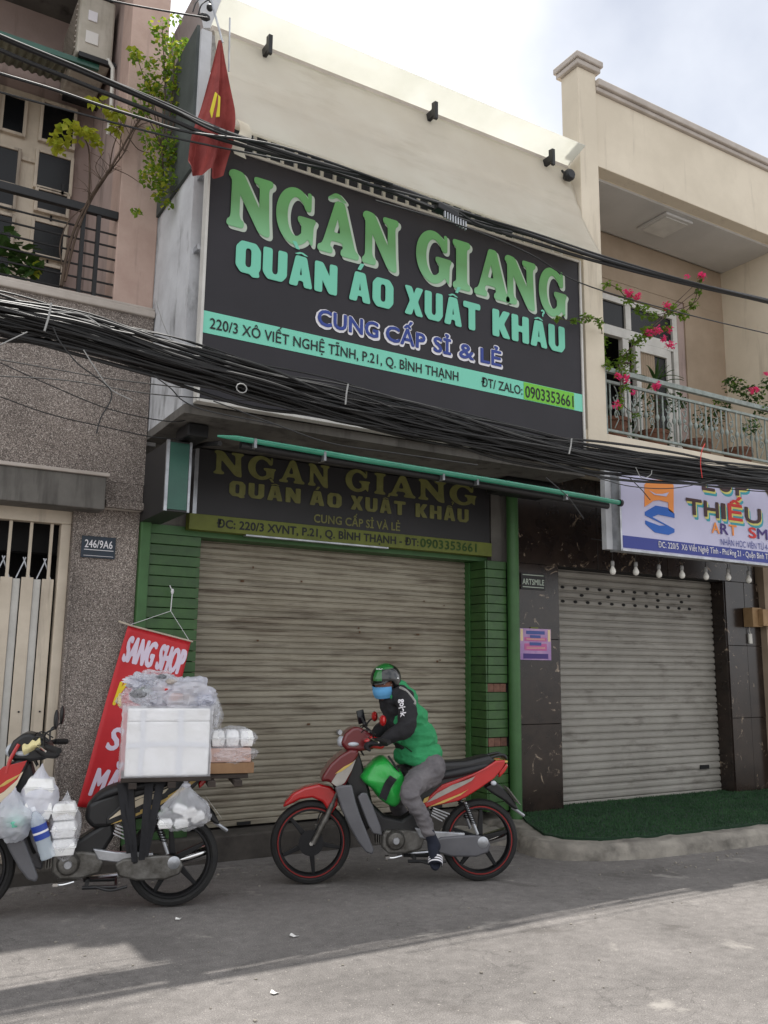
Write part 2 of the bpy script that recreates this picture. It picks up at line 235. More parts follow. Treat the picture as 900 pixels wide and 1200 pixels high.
# ------------------------------------------------------------ helpers
LOCAL = set()
def wloc(o):
    if o is None or o.name in LOCAL: return Vector((0, 0, 0))
    return Vector(o.location) + (wloc(o.parent) if o.parent else Vector((0, 0, 0)))
def inlocal(o):
    while o:
        if o.name in LOCAL: return True
        o = o.parent
    return False
def thing(name, label, cat, loc=(0, 0, 0), group=None, rotz=None):
    o = bpy.data.objects.new(name, None); COL.objects.link(o); o.location = loc; o.empty_display_size = .1
    if rotz is not None: o.rotation_euler = (0, 0, rotz); LOCAL.add(o.name)
    o['label'] = label; o['category'] = cat
    if group: o['group'] = group
    return o
def tag(o, label=None, cat=None, group=None, kind=None):
    if label: o['label'] = label
    if cat: o['category'] = cat
    if group: o['group'] = group
    if kind: o['kind'] = kind
    return o
class MB:
    def __init__(s): s.v = []; s.f = []; s.mi = []; s.cur = 0
    def add(s, v, f):
        n = len(s.v); s.v += [tuple(x) for x in v]; s.f += [tuple(n+i for i in q) for q in f]; s.mi += [s.cur]*len(f); return s
    def box(s, a, b):
        x0, y0, z0 = a; x1, y1, z1 = b
        return s.add([(x0, y0, z0), (x1, y0, z0), (x1, y1, z0), (x0, y1, z0), (x0, y0, z1), (x1, y0, z1), (x1, y1, z1), (x0, y1, z1)],
                     [(0, 3, 2, 1), (4, 5, 6, 7), (0, 1, 5, 4), (1, 2, 6, 5), (2, 3, 7, 6), (3, 0, 4, 7)])
    def obox(s, c, ax, ay, az):
        c, ax, ay, az = map(Vector, (c, ax, ay, az)); v = []
        for k in (-1, 1):
            for i, j in ((-1, -1), (1, -1), (1, 1), (-1, 1)): v.append(c+ax*i+ay*j+az*k)
        return s.add(v, [(0, 3, 2, 1), (4, 5, 6, 7), (0, 1, 5, 4), (1, 2, 6, 5), (2, 3, 7, 6), (3, 0, 4, 7)])
    def prism(s, poly, d0, d1, axis='y'):
        """poly of (a,b); axis is the extruded direction"""
        n = len(poly)
        def P(a, b, d): return {'y': (a, d, b), 'x': (d, a, b), 'z': (a, b, d)}[axis]
        v = [P(a, b, d0) for a, b in poly]+[P(a, b, d1) for a, b in poly]
        return s.add(v, [tuple(range(n)), tuple(range(2*n-1, n-1, -1))]+[(i, i+n, (i+1) % n+n, (i+1) % n) for i in range(n)])
    def tube(s, pts, r, n=6, cap=True):
        pts = [Vector(p) for p in pts]; rs = r if isinstance(r, (list, tuple)) else [r]*len(pts)
        v = []; prev = None
        for i, p in enumerate(pts):
            t = (pts[min(i+1, len(pts)-1)]-pts[max(i-1, 0)]).normalized()
            if prev is None: u = t.orthogonal().normalized()
            else:
                u = (prev-t*prev.dot(t)); u = u.normalized() if u.length > 1e-6 else t.orthogonal().normalized()
            prev = u; w = t.cross(u)
            for k in range(n):
                a = 2*PI*k/n; v.append(p+(u*math.cos(a)+w*math.sin(a))*rs[i])
        f = [(i*n+k, i*n+(k+1) % n, (i+1)*n+(k+1) % n, (i+1)*n+k) for i in range(len(pts)-1) for k in range(n)]
        if cap: f += [tuple(range(n-1, -1, -1)), tuple((len(pts)-1)*n+k for k in range(n))]
        return s.add(v, f)
    def lathe(s, prof, c=(0, 0, 0), axis='z', n=16):
        v = []
        for r, h in prof:
            for k in range(n):
                a = 2*PI*k/n; x, y = r*math.cos(a), r*math.sin(a)
                v.append({'z': (c[0]+x, c[1]+y, c[2]+h), 'y': (c[0]+x, c[1]+h, c[2]+y), 'x': (c[0]+h, c[1]+x, c[2]+y)}[axis])
        f = [(i*n+k, i*n+(k+1) % n, (i+1)*n+(k+1) % n, (i+1)*n+k) for i in range(len(prof)-1) for k in range(n)]
        f += [tuple(range(n-1, -1, -1)), tuple((len(prof)-1)*n+k for k in range(n))]
        return s.add(v, f)
    def ell(s, c, r, n=12, m=8):
        v = [(c[0], c[1], c[2]-r[2])]
        for i in range(1, m):
            a = PI*i/m
            for k in range(n):
                b = 2*PI*k/n; v.append((c[0]+r[0]*math.sin(a)*math.cos(b), c[1]+r[1]*math.sin(a)*math.sin(b), c[2]-r[2]*math.cos(a)))
        v.append((c[0], c[1], c[2]+r[2])); L = len(v)-1
        f = [(0, 1+(k+1) % n, 1+k) for k in range(n)]+[(1+i*n+k, 1+i*n+(k+1) % n, 1+(i+1)*n+(k+1) % n, 1+(i+1)*n+k) for i in range(m-2) for k in range(n)]
        f += [(L, 1+(m-2)*n+k, 1+(m-2)*n+(k+1) % n) for k in range(n)]
        return s.add(v, f)
    def grid(s, fn, nu, nv):
        v = [fn(i/nu, j/nv) for j in range(nv+1) for i in range(nu+1)]
        return s.add(v, [(j*(nu+1)+i, j*(nu+1)+i+1, (j+1)*(nu+1)+i+1, (j+1)*(nu+1)+i) for j in range(nv) for i in range(nu)])
    def mesh(s, name, m, smooth=False):
        me = bpy.data.meshes.new(name); me.from_pydata(s.v, [], s.f)
        for x in (m if isinstance(m, (list, tuple)) else [m]): me.materials.append(x)
        if isinstance(m, (list, tuple)): me.polygons.foreach_set('material_index', s.mi)
        bm = bmesh.new(); bm.from_mesh(me); bmesh.ops.recalc_face_normals(bm, faces=bm.faces); bm.to_mesh(me); bm.free()
        if smooth:
            me.polygons.foreach_set('use_smooth', [True]*len(me.polygons))
        me.update(); return me
    def build(s, name, m, parent=None, bevel=0, smooth=False, seg=2, solid=0, angle=35, sub=0):
        return place(name, s.mesh(name, m, smooth), parent, bevel=bevel, smooth=smooth, seg=seg, solid=solid, angle=angle, sub=sub)
def place(name, me, parent=None, off=(0, 0, 0), bevel=0, smooth=False, seg=2, solid=0, angle=35, sub=0):
    o = bpy.data.objects.new(name, me); COL.objects.link(o)
    if parent is None:                                   # top-level mesh: origin at its base
        xs = [v.co for v in me.vertices]
        c = Vector(((min(v.x for v in xs)+max(v.x for v in xs))/2, (min(v.y for v in xs)+max(v.y for v in xs))/2, min(v.z for v in xs)))
        if me.users <= 1: me.transform(Matrix.Translation(-c)); o.location = c+Vector(off)
        else: o.location = off
    else:
        o.parent = parent
        o.location = Vector(off) if inlocal(parent) else Vector(off)-wloc(parent)
    if smooth and not sub: 
        try:
            me.set_sharp_from_angle(angle=math.radians(angle))
        except Exception: pass
    if solid:
        md = o.modifiers.new('thickness', 'SOLIDIFY'); md.thickness = solid; md.offset = 0
    if bevel:
        md = o.modifiers.new('edge', 'BEVEL'); md.width = bevel; md.segments = seg; md.limit_method = 'ANGLE'; md.angle_limit = math.radians(30)
    if sub:
        md = o.modifiers.new('sub', 'SUBSURF'); md.levels = md.render_levels = sub
    return o
def evalmesh(o):
    dg = bpy.context.evaluated_depsgraph_get(); me = bpy.data.meshes.new_from_object(o.evaluated_get(dg)); return me
def cat_rom(pts, n=6):
    P = [Vector(p) for p in pts]; P = [2*P[0]-P[1]]+P+[2*P[-1]-P[-2]]; out = []
    for i in range(1, len(P)-2):
        a, b, c, d = P[i-1:i+3]
        for k in range(n):
            t = k/n; out.append(.5*((2*b)+(c-a)*t+(2*a-5*b+4*c-d)*t*t+(3*b-a-3*c+d)*t**3))
    out.append(P[-2]); return out
def textmesh(s, x0, x1, z, h, Y, m, name='lettering', parent=None, bold=0.02, d=.004, sy=None, bz=None, shear=0, dz=0, right=None, spacing=1.0):
    """print on a sign plane: fits s between x0 and x1, base at z, capitals h high, facing -Y; thickened by stacked shifted prints"""
    cu = bpy.data.curves.new('t', 'FONT'); cu.body = s; cu.size = 1; cu.resolution_u = 3; cu.shear = shear; cu.space_character = spacing+bold*1.2
    o = bpy.data.objects.new('t', cu); COL.objects.link(o)
    me = evalmesh(o); bpy.data.objects.remove(o)
    xs = [v.co.x for v in me.vertices]
    a, b = min(xs), max(xs); CAP = .727
    V = [tuple(v.co) for v in me.vertices]; F = [tuple(p.vertices) for p in me.polygons]
    bh = bold*h/CAP                                       # stroke growth in metres
    k = 12 if bold > .012 else 4
    mb = MB()
    for j in range(k+1 if bold > 0 else 1):
        ox = oz = 0
        if j < k and bold > 0: ox, oz = bh*math.cos(2*PI*j/k), (bh if bz is None else bz*h/CAP)*math.sin(2*PI*j/k)
        X0, X1 = x0+bh, x1-bh
        mb.add([(X0+(X1-X0)*(v[0]-a)/(b-a)+ox, Y+j*.00012, z+v[1]/CAP*h+oz+dz*(v[0]-a)/(b-a)) for v in V], F)
    me2 = bpy.data.meshes.new(name); me2.from_pydata(mb.v, [], mb.f); me2.materials.append(m); bpy.data.meshes.remove(me)
    return place(name, me2, parent)
def xform(o, fn):
    for v in o.data.vertices: v.co = fn(v.co)
# ============================================================ ground
mb = MB(); mb.add([(-150, -150, 0), (150, -150, 0), (150, 150, 0), (-150, 150, 0)], [(0, 1, 2, 3)])
tag(mb.build('road', M['asphalt']), kind='structure')
# raised concrete step of the right shop with a rounded nose
curb = [(5.30, 7.3), (5.28, 6.55), (5.02, 6.12), (5.02, 5.86), (5.16, 5.66), (5.45, 5.50), (5.86, 5.40), (6.6, 5.34), (7.4, 5.31), (9.6, 5.26), (13, 5.2), (13, 7.3)]
def inset(poly, d):
    c = Vector((sum(p[0] for p in poly)/len(poly), sum(p[1] for p in poly)/len(poly)))
    out = []
    n = len(poly)
    for i in range(n):
        a, b, c_ = Vector(poly[i-1]), Vector(poly[i]), Vector(poly[(i+1) % n])
        t1 = (b-a).normalized(); t2 = (c_-b).normalized(); nn = Vector((-t1.y-t2.y, t1.x+t2.x))
        out.append(tuple(b+nn.normalized()*d/max(.4, nn.length/2)))
    return out
def rough_slab(name, poly, z0, z1, m, sub=.05, amp=.019, kind='structure'):
    bm = bmesh.new()
    r0 = poly; r1 = inset(poly, .02); r2 = inset(poly, .055)
    bot = [bm.verts.new((x, y, z0)) for x, y in r0]
    mid = [bm.verts.new((x, y, z0+(z1-z0)*.7)) for x, y in r1]
    top = [bm.verts.new((x, y, z1)) for x, y in r2]
    n = len(poly)
    for a, b in ((bot, mid), (mid, top)):
        for i in range(n): bm.faces.new((a[i], a[(i+1) % n], b[(i+1) % n], b[i]))
    bm.faces.new(top)
    bmesh.ops.triangulate(bm, faces=bm.faces[:]); 
    for _ in range(4):
        es = [e for e in bm.edges if e.calc_length() > sub*2.2]
        if not es: break
        bmesh.ops.subdivide_edges(bm, edges=es, cuts=1)
        bmesh.ops.triangulate(bm, faces=[f for f in bm.faces if len(f.verts) > 3])
    for v in bm.verts:
        if v.co.z > z0+.005:
            q = noise.noise(Vector(v.co)*7)*amp+noise.noise(Vector(v.co)*23)*amp*.5
            v.co.z += q; v.co.y += q*1.3; v.co.x += noise.noise(Vector(v.co)*9+Vector((5, 5, 5)))*amp
    me = bpy.data.meshes.new(name); bm.to_mesh(me); bm.free(); me.materials.append(m)
    me.polygons.foreach_set('use_smooth', [True]*len(me.polygons))
    o = place(name, me)
    if kind: tag(o, kind=kind)
    return o
rough_slab('kerb', curb, -.01, .125, M['curb'])
rough_slab('kerb_ramp', [(5.33, 7.3), (4.7, 7.3), (4.78, 6.75), (4.9, 6.5), (5.14, 6.36), (5.31, 6.5)], -.01, .09, M['curb'], amp=.02)
# low doorstep of the middle shop and of the left house
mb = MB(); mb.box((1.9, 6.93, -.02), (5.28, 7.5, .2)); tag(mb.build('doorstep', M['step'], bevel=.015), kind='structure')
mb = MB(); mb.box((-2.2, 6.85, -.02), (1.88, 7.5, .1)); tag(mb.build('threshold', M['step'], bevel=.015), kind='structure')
# gutter strip of broken mortar along the wall
mb = MB()
for i in range(420):
    x = random.uniform(-.5, 12); y = 6.66-abs(random.gauss(0, .25)) if x < 4.7 else 5.22-abs(random.gauss(0, .1)); r = random.uniform(.004, .014)
    if random.random() < .45: x = random.uniform(-1, 9); y = random.uniform(3.2, 6.4); r *= .8
    mb.ell((x, y, r*.4), (r, r*random.uniform(.6, 1), r*.6), 5, 3)
tag(mb.build('gravel', M['curb']), 'loose grit and crumbs of mortar scattered over the street and along the kerb', 'gravel', kind='stuff')
for (x, y, a, l, w_) in (([(1.896, 4.132)][0]+(.3, .018, .014)), ([(1.885, 5.547)][0]+(1.0, .02, .014)), ([(2.360, 4.897)][0]+(.2, .02, .02))):
    mb = MB(); c, s_ = math.cos(a), math.sin(a)
    mb.grid(lambda u, v: (x+(u-.5)*l*2*c-(v-.5)*w_*2*s_, y+(u-.5)*l*2*s_+(v-.5)*w_*2*c, .008+.012*math.sin(u*5)*v), 4, 3)
    tag(mb.build('paper_scrap', M['litter'], solid=.001), {3: 'white paper scrap lying in the sunlit foreground of the street', 10: 'white paper scrap on the shaded asphalt behind the left bike rear wheel', 2: 'tiny white scrap on the asphalt below the front wheel of the red bike'}[int(a*10)], 'litter', 'paper scraps on the street')

# artificial turf on the step
turf = [(5.80, 7.18), (5.78, 7.0), (5.50, 6.56), (5.26, 6.05), (5.30, 5.86), (5.52, 5.68), (5.95, 5.58), (6.7, 5.54), (7.43, 5.53), (9.6, 5.50), (9.6, 7.18)]
t = thing('turf_mat', 'dark green artificial turf mat on the concrete step before the grey shutter', 'turf mat', (7.4, 6.3, .135))
mb = MB(); mb.prism(turf, .122, .143, 'z'); mb.build('backing', M['turf'], t)
def inpoly(x, y, P):
    c = False
    for i in range(len(P)):
        (x1, y1), (x2, y2) = P[i-1], P[i]
        if (y1 > y) != (y2 > y) and x < (x2-x1)*(y-y1)/(y2-y1)+x1: c = not c
    return c
mb = MB()
for i in range(26000):
    x = random.uniform(5.2, 9.6); y = random.uniform(5.48, 7.18)
    if not inpoly(x, y, turf): continue
    a = random.uniform(0, PI); h = random.uniform(.012, .022); dx, dy = .005*math.cos(a), .005*math.sin(a)
    lx, ly = random.uniform(-.008, .008), random.uniform(-.008, .008)
    mb.add([(x-dx, y-dy, .142), (x+dx, y+dy, .142), (x+lx, y+ly, .142+h)], [(0, 1, 2)])
tag(mb.build('pile', M['grass'], t), kind='stuff')

# ============================================================ left house
LH = thing('stone_house', 'leftmost house with speckled stone wall below and pinkish plaster column above', 'house', (0, 7.0, 0))
mb = MB()          # granite lower wall with the gate opening
mb.box((1.385, 7.0, 0.1), (1.895, 7.35, 2.74)); mb.box((1.385, 6.985, .1), (1.405, 6.999, 2.74))
mb.box((-2.2, 6.85+.15, 2.96), (1.895, 7.35, 4.36)); mb.box((1.6, 6.9, 2.742), (1.895, 6.999, 2.80))
mb.box((1.57, 6.93, 2.95), (1.895, 6.999, 4.36)); mb.box((-2.2, 6.93, 2.972), (1.569, 6.999, 4.36))
mb.box((-2.2, 7.12, 2.742), (1.895, 7.35, 2.958))
mb.build('wall', M['stone'], LH)
mb = MB(); mb.box((1.575, 6.932, 2.80), (1.893, 6.998, 2.948)); mb.build('wall', M['stone'], LH)
mb = MB(); mb.box((1.36, 6.945, 2.735), (1.893, 6.997, 2.775)); mb.build('ledge', M['trim'], LH, bevel=.005)
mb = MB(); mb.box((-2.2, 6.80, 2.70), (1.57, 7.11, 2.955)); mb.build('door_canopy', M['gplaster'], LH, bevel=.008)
mb = MB(); mb.box((-2.2, 6.78, 2.957), (1.59, 6.93, 2.985)); mb.build('canopy_edge', M['trim'], LH, bevel=.006)
mb = MB(); mb.box((-2.2, 6.90, 4.362), (1.9, 7.02, 4.42)); mb.box((-2.2, 6.93, 4.421), (1.9, 7.02, 4.455)); mb.build('balcony_ledge', M['trim'], LH, bevel=.01)
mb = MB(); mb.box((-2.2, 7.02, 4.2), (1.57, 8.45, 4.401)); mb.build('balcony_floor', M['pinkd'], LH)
mb = MB(); mb.box((1.57, 7.0, 4.456), (1.9, 7.34, 8.6)); mb.build('column', M['pink'], LH, bevel=.008)
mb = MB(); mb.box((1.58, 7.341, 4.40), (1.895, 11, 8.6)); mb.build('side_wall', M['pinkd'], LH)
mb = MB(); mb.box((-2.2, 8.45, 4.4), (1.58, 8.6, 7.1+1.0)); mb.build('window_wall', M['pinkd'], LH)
mb = MB(); mb.box((-2.2, 7.02, 7.9), (1.569, 11, 8.6)); mb.build('ceiling_slab', M['gplaster'], LH)
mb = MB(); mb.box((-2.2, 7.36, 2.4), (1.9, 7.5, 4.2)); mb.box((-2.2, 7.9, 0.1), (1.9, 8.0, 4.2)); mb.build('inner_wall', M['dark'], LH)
# balcony door: leaves, mullions, panes
DY = 8.36
def fr(x0, x1, z0, z1, y=DY, d=.06, m=M['frame'], name='rail_piece', par=None):
    mb = MB(); mb.box((x0, y, z0), (x1, y+d, z1)); return mb.build(name, m, par or LH, bevel=.004)
WX0, WX1, WZ0, WZ1 = -.75, 1.42, 4.41, 6.98
wd = fr(-2.0, WX1, WZ0, WZ1, DY+.05, .03, M['wood'], 'balcony_door')
PANES = [(1.102, 6.671), (1.383, 6.770), (1.227, 6.913), (1.255, 6.528), (0.750, 6.658), (0.927, 6.722), (0.824, 6.865), (0.851, 6.515), (1.093, 6.164), (1.386, 6.257), (1.226, 6.382), (1.251, 6.039), (1.116, 5.865), (1.376, 5.943), (1.230, 5.997), (1.244, 5.806), (1.107, 5.474), (1.373, 5.546), (1.223, 5.668), (1.246, 5.351), (1.107, 5.070), (1.371, 5.135), (1.224, 5.241), (1.244, 4.962), (0.645, 6.112), (0.907, 6.197), (0.761, 6.325), (0.788, 5.984), (0.655, 5.813), (0.901, 5.888), (0.777, 5.945), (0.792, 5.759), (0.657, 5.447), (0.907, 5.518), (0.764, 5.648), (0.791, 5.315), (0.660, 5.063), (0.909, 5.126), (0.775, 5.243), (0.799, 4.948)]
for i in range(0, len(PANES), 4):
    xl, xr, b, a = PANES[i][0], PANES[i+1][0], PANES[i+2][1], PANES[i+3][1]
    mb = MB(); mb.box((xl, DY+.015, a), (xr, DY+.045, b)); mb.build('pane', M['glass'], wd)
    for q in ((xl-.03, xl, a-.03, b+.03), (xr, xr+.03, a-.03, b+.03)): fr(*q, y=DY, d=.049, m=M['wood'], name='glazing_bar', par=wd)
    for q in ((xl+.001, xr-.001, a-.03, a), (xl+.001, xr-.001, b, b+.03)): fr(*q, y=DY, d=.048, m=M['wood'], name='glazing_bar', par=wd)
for x in (1.25, .56, -.06):
    mb = MB(); mb.box((x-.008, DY+.03, 4.42), (x+.008, DY+.049, 6.28)); mb.build('gap_line', M['dark'], wd)
mb = MB(); mb.box((-2, DY+.02, 6.26), (1.42, DY+.049, 6.30)); mb.build('transom', M['wood'], wd)
for x in (1.33, .62):
    mb = MB(); mb.box((x-.012, DY+.0, 6.0), (x+.012, DY+.03, 6.12)); mb.build('hinge', M['iron'], wd)
# corrugated sun shade over the balcony door
mb = MB()
def corr(u, v):
    x = -2.0+u*3.42; return (x, 8.34-v*.75, 7.16-v*.22+.012*math.sin(x*90))
mb.grid(corr, 260, 3); mb.build('sun_shade', M['corr'], LH, solid=.004)
mb = MB(); mb.box((-2.0, 7.56, 6.88), (1.43, 7.60, 6.93)); mb.build('shade_rail', M['dgreen'], LH)
# folding gate
G = thing('folding_gate', 'cream folding metal gate with dark open bars along its top', 'gate', (0.6, 7.1, .1))
mb = MB(); mb.box((-2.0, 7.16, .1), (1.384, 7.2, .16)); mb.box((-2.0, 7.05, 2.60), (1.384, 7.15, 2.735)); mb.box((1.31, 7.05, .16), (1.384, 7.15, 2.599)); mb.build('gate_frame', M['wood'], G, bevel=.006)
x = 1.29; k = 0
while x > -.2:
    w_ = .085 if k % 2 == 0 else .055; y = 7.08 if k % 2 == 0 else 7.11
    mb = MB(); mb.box((x-w_, y, .16), (x, y+.02, 2.17+random.uniform(-.006, .006))); mb.build('slat', M['wood'] if k % 2 == 0 else M['frame'], G, bevel=.004)
    if k % 2 == 0:
        mb = MB(); mb.box((x-w_*.62, 7.085, 2.16), (x-w_*.62+.022, 7.105, 2.598)); mb.build('bar', M['wood'], G)
        mb = MB(); mb.tube([(x-.02, 7.12, 2.17), (x-.08, 7.12, 2.33)], .006, 4); mb.tube([(x-.12, 7.125, 2.17), (x-.06, 7.125, 2.33)], .006, 4); mb.build('lattice', M['alu'], G)
        mb = MB(); mb.lathe([(.007, 0), (.007, -.008), (.003, -.011)], (x-.03, y, 1.18), 'y', 8); mb.build('rivet', M['iron'], G)
    x -= w_+.004; k += 1
# balcony railing
R = thing('balcony_railing', 'black iron railing of thin horizontal bars on the left balcony', 'railing', (.6, 7.05, 4.45))
mb = MB(); mb.box((-2.0, 7.0, 5.19), (1.569, 7.05, 5.26)); mb.build('top_rail', M['iron'], R, bevel=.006)
for z in (5.06, 4.95, 4.84, 4.73, 4.62, 4.51):
    mb = MB(); mb.tube([(-2, 7.03, z), (.9, 7.031, z-.004), (1.569, 7.03, z)], .0085, 6); mb.build('bar', M['iron'], R)
for x in (1.28, 1.40, .35, -.3, -1.0):
    mb = MB(); mb.box((x, 7.008, 4.456), (x+.032, 7.04, 5.188)); mb.build('post', M['iron'], R)
# house number plate
P = thing('house_number_plate', 'small dark enamel plate reading 246/9A6 on the stone wall', 'number plate', (1.58, 6.99, 2.3))
mb = MB(); mb.box((1.455, 6.982, 2.345), (1.715, 6.992, 2.515)); mb.build('plate', M['plate'], P, bevel=.003)
textmesh('246/9A6', 1.478, 1.69, 2.425, .062, 6.977, M['white'], 'number', P, bold=.01)
mb = MB(); mb.box((1.475, 6.978, 2.405), (1.70, 6.981, 2.410)); mb.box((1.475, 6.978, 2.36), (1.70, 6.981, 2.363)); mb.build('line', M['white'], P)
# air conditioner hung from the side wall
A_ = thing('air_conditioner', 'beige outdoor air conditioner unit high on the left house', 'air conditioner', (1.35, 7.9, 7.1))
acp = [(1.304, 8.000, 7.234), (1.606, 8.000, 7.281), (1.561, 8.000, 7.976), (1.277, 8.000, 7.849)]
mb = MB(); mb.box((1.22, 7.55, 6.98), (1.54, 8.3, 7.6)); mb.build('casing', M['acm'], A_, bevel=.02)
mb = MB(); mb.box((1.30, 7.538, 7.33), (1.38, 7.548, 7.43)); mb.build('sticker', M['white'], A_)
mb = MB(); mb.box((1.29, 7.538, 7.10), (1.40, 7.548, 7.22)); mb.build('energy_label', M['litter'], A_)
for k in range(9):
    mb = MB(); mb.box((1.207, 7.62, 7.06+k*.055), (1.219, 8.2, 7.075+k*.055)); mb.build('grille_bar', M['trim'], A_)
for y_ in (7.52, 8.24):
    mb = MB(); mb.box((1.24, y_, 6.93), (1.569, y_+.04, 6.975)); mb.build('bracket', M['iron'], A_)
mb = MB(); mb.tube([(1.5, 7.54, 7.0), (1.54, 7.5, 6.9), (1.55, 7.5, 6.5), (1.56, 7.6, 6.3)], .018, 8); mb.build('hose', M['lawn'], A_, smooth=True)

# ============================================================ middle shop house
MH = thing('shop_house', 'middle shop house with weathered side wall over a closed green tiled shopfront', 'house', (3.8, 7, 0))
mb = MB(); mb.box((1.905, 6.08, 3.40), (1.99, 6.999, 6.5)); mb.box((1.9, 7.001, 3.3), (1.99, 11, 6.6)); mb.build('side_wall', M['wplaster'], MH)
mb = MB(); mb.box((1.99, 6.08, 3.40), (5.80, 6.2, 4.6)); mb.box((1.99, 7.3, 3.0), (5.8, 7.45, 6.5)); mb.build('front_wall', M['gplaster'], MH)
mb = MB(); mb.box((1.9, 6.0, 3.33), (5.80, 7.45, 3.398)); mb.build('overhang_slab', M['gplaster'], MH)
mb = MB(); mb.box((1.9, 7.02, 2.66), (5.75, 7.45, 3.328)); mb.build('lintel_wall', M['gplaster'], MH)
mb = MB(); mb.box((1.9, 7.0, 2.585), (5.55, 7.30, 2.658)); mb.build('shutter_beam', M['greenp'], MH)
mb = MB(); mb.box((1.9, 7.0, 6.5), (5.8, 11, 6.62)); mb.build('roof_slab', M['gplaster'], MH)
# roof terrace pieces seen above the awning
mb = MB(); mb.prism([(2.270, 7.420), (2.183, 7.776), (2.282, 7.857), (2.603, 7.822), (2.614, 7.578)], 7.2, 8.6); mb.build('roof_parapet', M['wplaster'], MH)
mb = MB(); mb.box((3.95, 7.9, 8.1), (4.9, 8.0, 8.28)); mb.build('roof_rail', M['trim'], MH)
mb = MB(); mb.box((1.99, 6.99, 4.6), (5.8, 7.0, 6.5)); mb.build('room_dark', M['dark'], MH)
mb = MB(); mb.box((1.88, 6.12, 5.30), (1.904, 7.5, 6.55)); mb.build('side_sheet', M['sidegrey'], MH)
# grille behind the big signboard
gr = MB(); gr.box((1.99, 6.10, 5.92), (5.8, 6.13, 5.95)); gr = gr.build('window_grille', M['white'], MH)
bm_ = MB(); bm_.box((-.012, -.012, 0), (.012, .012, 1.78)); bme = bm_.mesh('bar', M['frame'])
for k in range(31): place('bar', bme, gr, off=(2.05+k*.122, 6.15, 4.62))
# green pilasters: every course of tile is its own piece
pil = MB(); pil.box((1.995, 7.03, .2), (2.40, 7.3, 2.58)); pil.build('pilaster_core', M['dark'], MH)
pil = MB(); pil.box((5.302, 6.9, .2), (5.60, 7.3, 2.58)); pil.build('pilaster_core', M['dark'], MH)
tl = MB(); tl.box((0, 0, 0), (.425, .028, .080)); tlm = tl.mesh('tile', M['green'])
tr_ = MB(); tr_.box((0, 0, 0), (.235, .028, .080)); trm = tr_.mesh('tile', M['green'])
ts = MB(); ts.box((0, 0, 0), (.02, .325, .080)); tsm = ts.mesh('tile', M['green'])
br = MB(); br.box((0, 0, 0), (.07, .02, .078)); brm = br.mesh('brick', M['brick'])
for k in range(28):
    z = .2+k*.0852; j = random.uniform(-.0025, .0025)
    place('tile', tlm, MH, off=(1.992, 7.0+j, z), bevel=.003, seg=1)
    place('tile', tsm, MH, off=(5.28+j, 6.875, z), bevel=.003, seg=1)
    if k in (7, 13):
        for q in range(3):
            place('brick', brm, MH, off=(5.31+q*.074, 6.885+random.uniform(-.003, .004), z))
    else: place('tile', trm, MH, off=(5.302, 6.87+j, z), bevel=.003, seg=1)
mb = MB(); mb.box((1.90, 6.955, .1), (1.985, 7.02, 2.70)); mb.build('edge_strip', M['greenp'], MH, bevel=.01)
mb = MB(); mb.tube([(5.60, 6.84, .0), (5.60, 6.84, 1.5), (5.60, 6.84, 3.325)], .060, 18); mb.build('drain_pipe', M['greenp'], MH, smooth=True)
mb = MB(); mb.box((5.40, 6.93, 2.582), (5.66, 7.01, 3.32)); mb.build('pilaster_top', M['gplaster'], MH)
mb = MB(); mb.box((2.0, 7.305, .0), (5.6, 7.32, 2.65)); mb.build('inner_wall', M['dark'], MH)
mb = MB(); mb.box((1.9, 10.9, 0), (5.75, 11.1, 6.5)); mb.build('rear_wall', M['gplaster'], MH)
# roller shutter
def shutter(x0, x1, z0, z1, y, n, m, par, prof_d=.013):
    rt = MB(); rt.box((x0-.04, y+.03, z0-.0), (x1+.04, y+.05, z1+.05)); rt = rt.build('roller_shutter', m, par)
    h = (z1-z0)/n
    prof = [(0, 0), (-prof_d*.8, h*.10), (-prof_d, h*.3), (-prof_d, h*.62), (-prof_d*.45, h*.80), (.002, h*.90), (.002, h), (.012, h), (.012, 0)]
    s_ = MB(); s_.prism(prof, 0, x1-x0, 'x'); me = s_.mesh('slat', m)
    for k in range(n): place('slat', me, rt, off=(x0, y+random.uniform(-.0022, .0022), z0+k*h+random.uniform(-.0012, .0012)))
    mb = MB(); mb.box((x0, y-.022, z0-.045), (x1, y+.01, z0-.001)); mb.build('bottom_bar', m, rt, bevel=.005)
    return rt
rs = shutter(2.42, 5.27, .265, 2.585, 7.2, 44, M['slat'], MH)
mb = MB(); mb.box((2.40, 7.12, .2), (2.425, 7.26, 2.58)); mb.build('guide_rail', M['greenp'], rs)
mb = MB(); mb.box((5.262, 7.12, .2), (5.279, 7.26, 2.58)); mb.build('guide_rail', M['greenp'], rs)
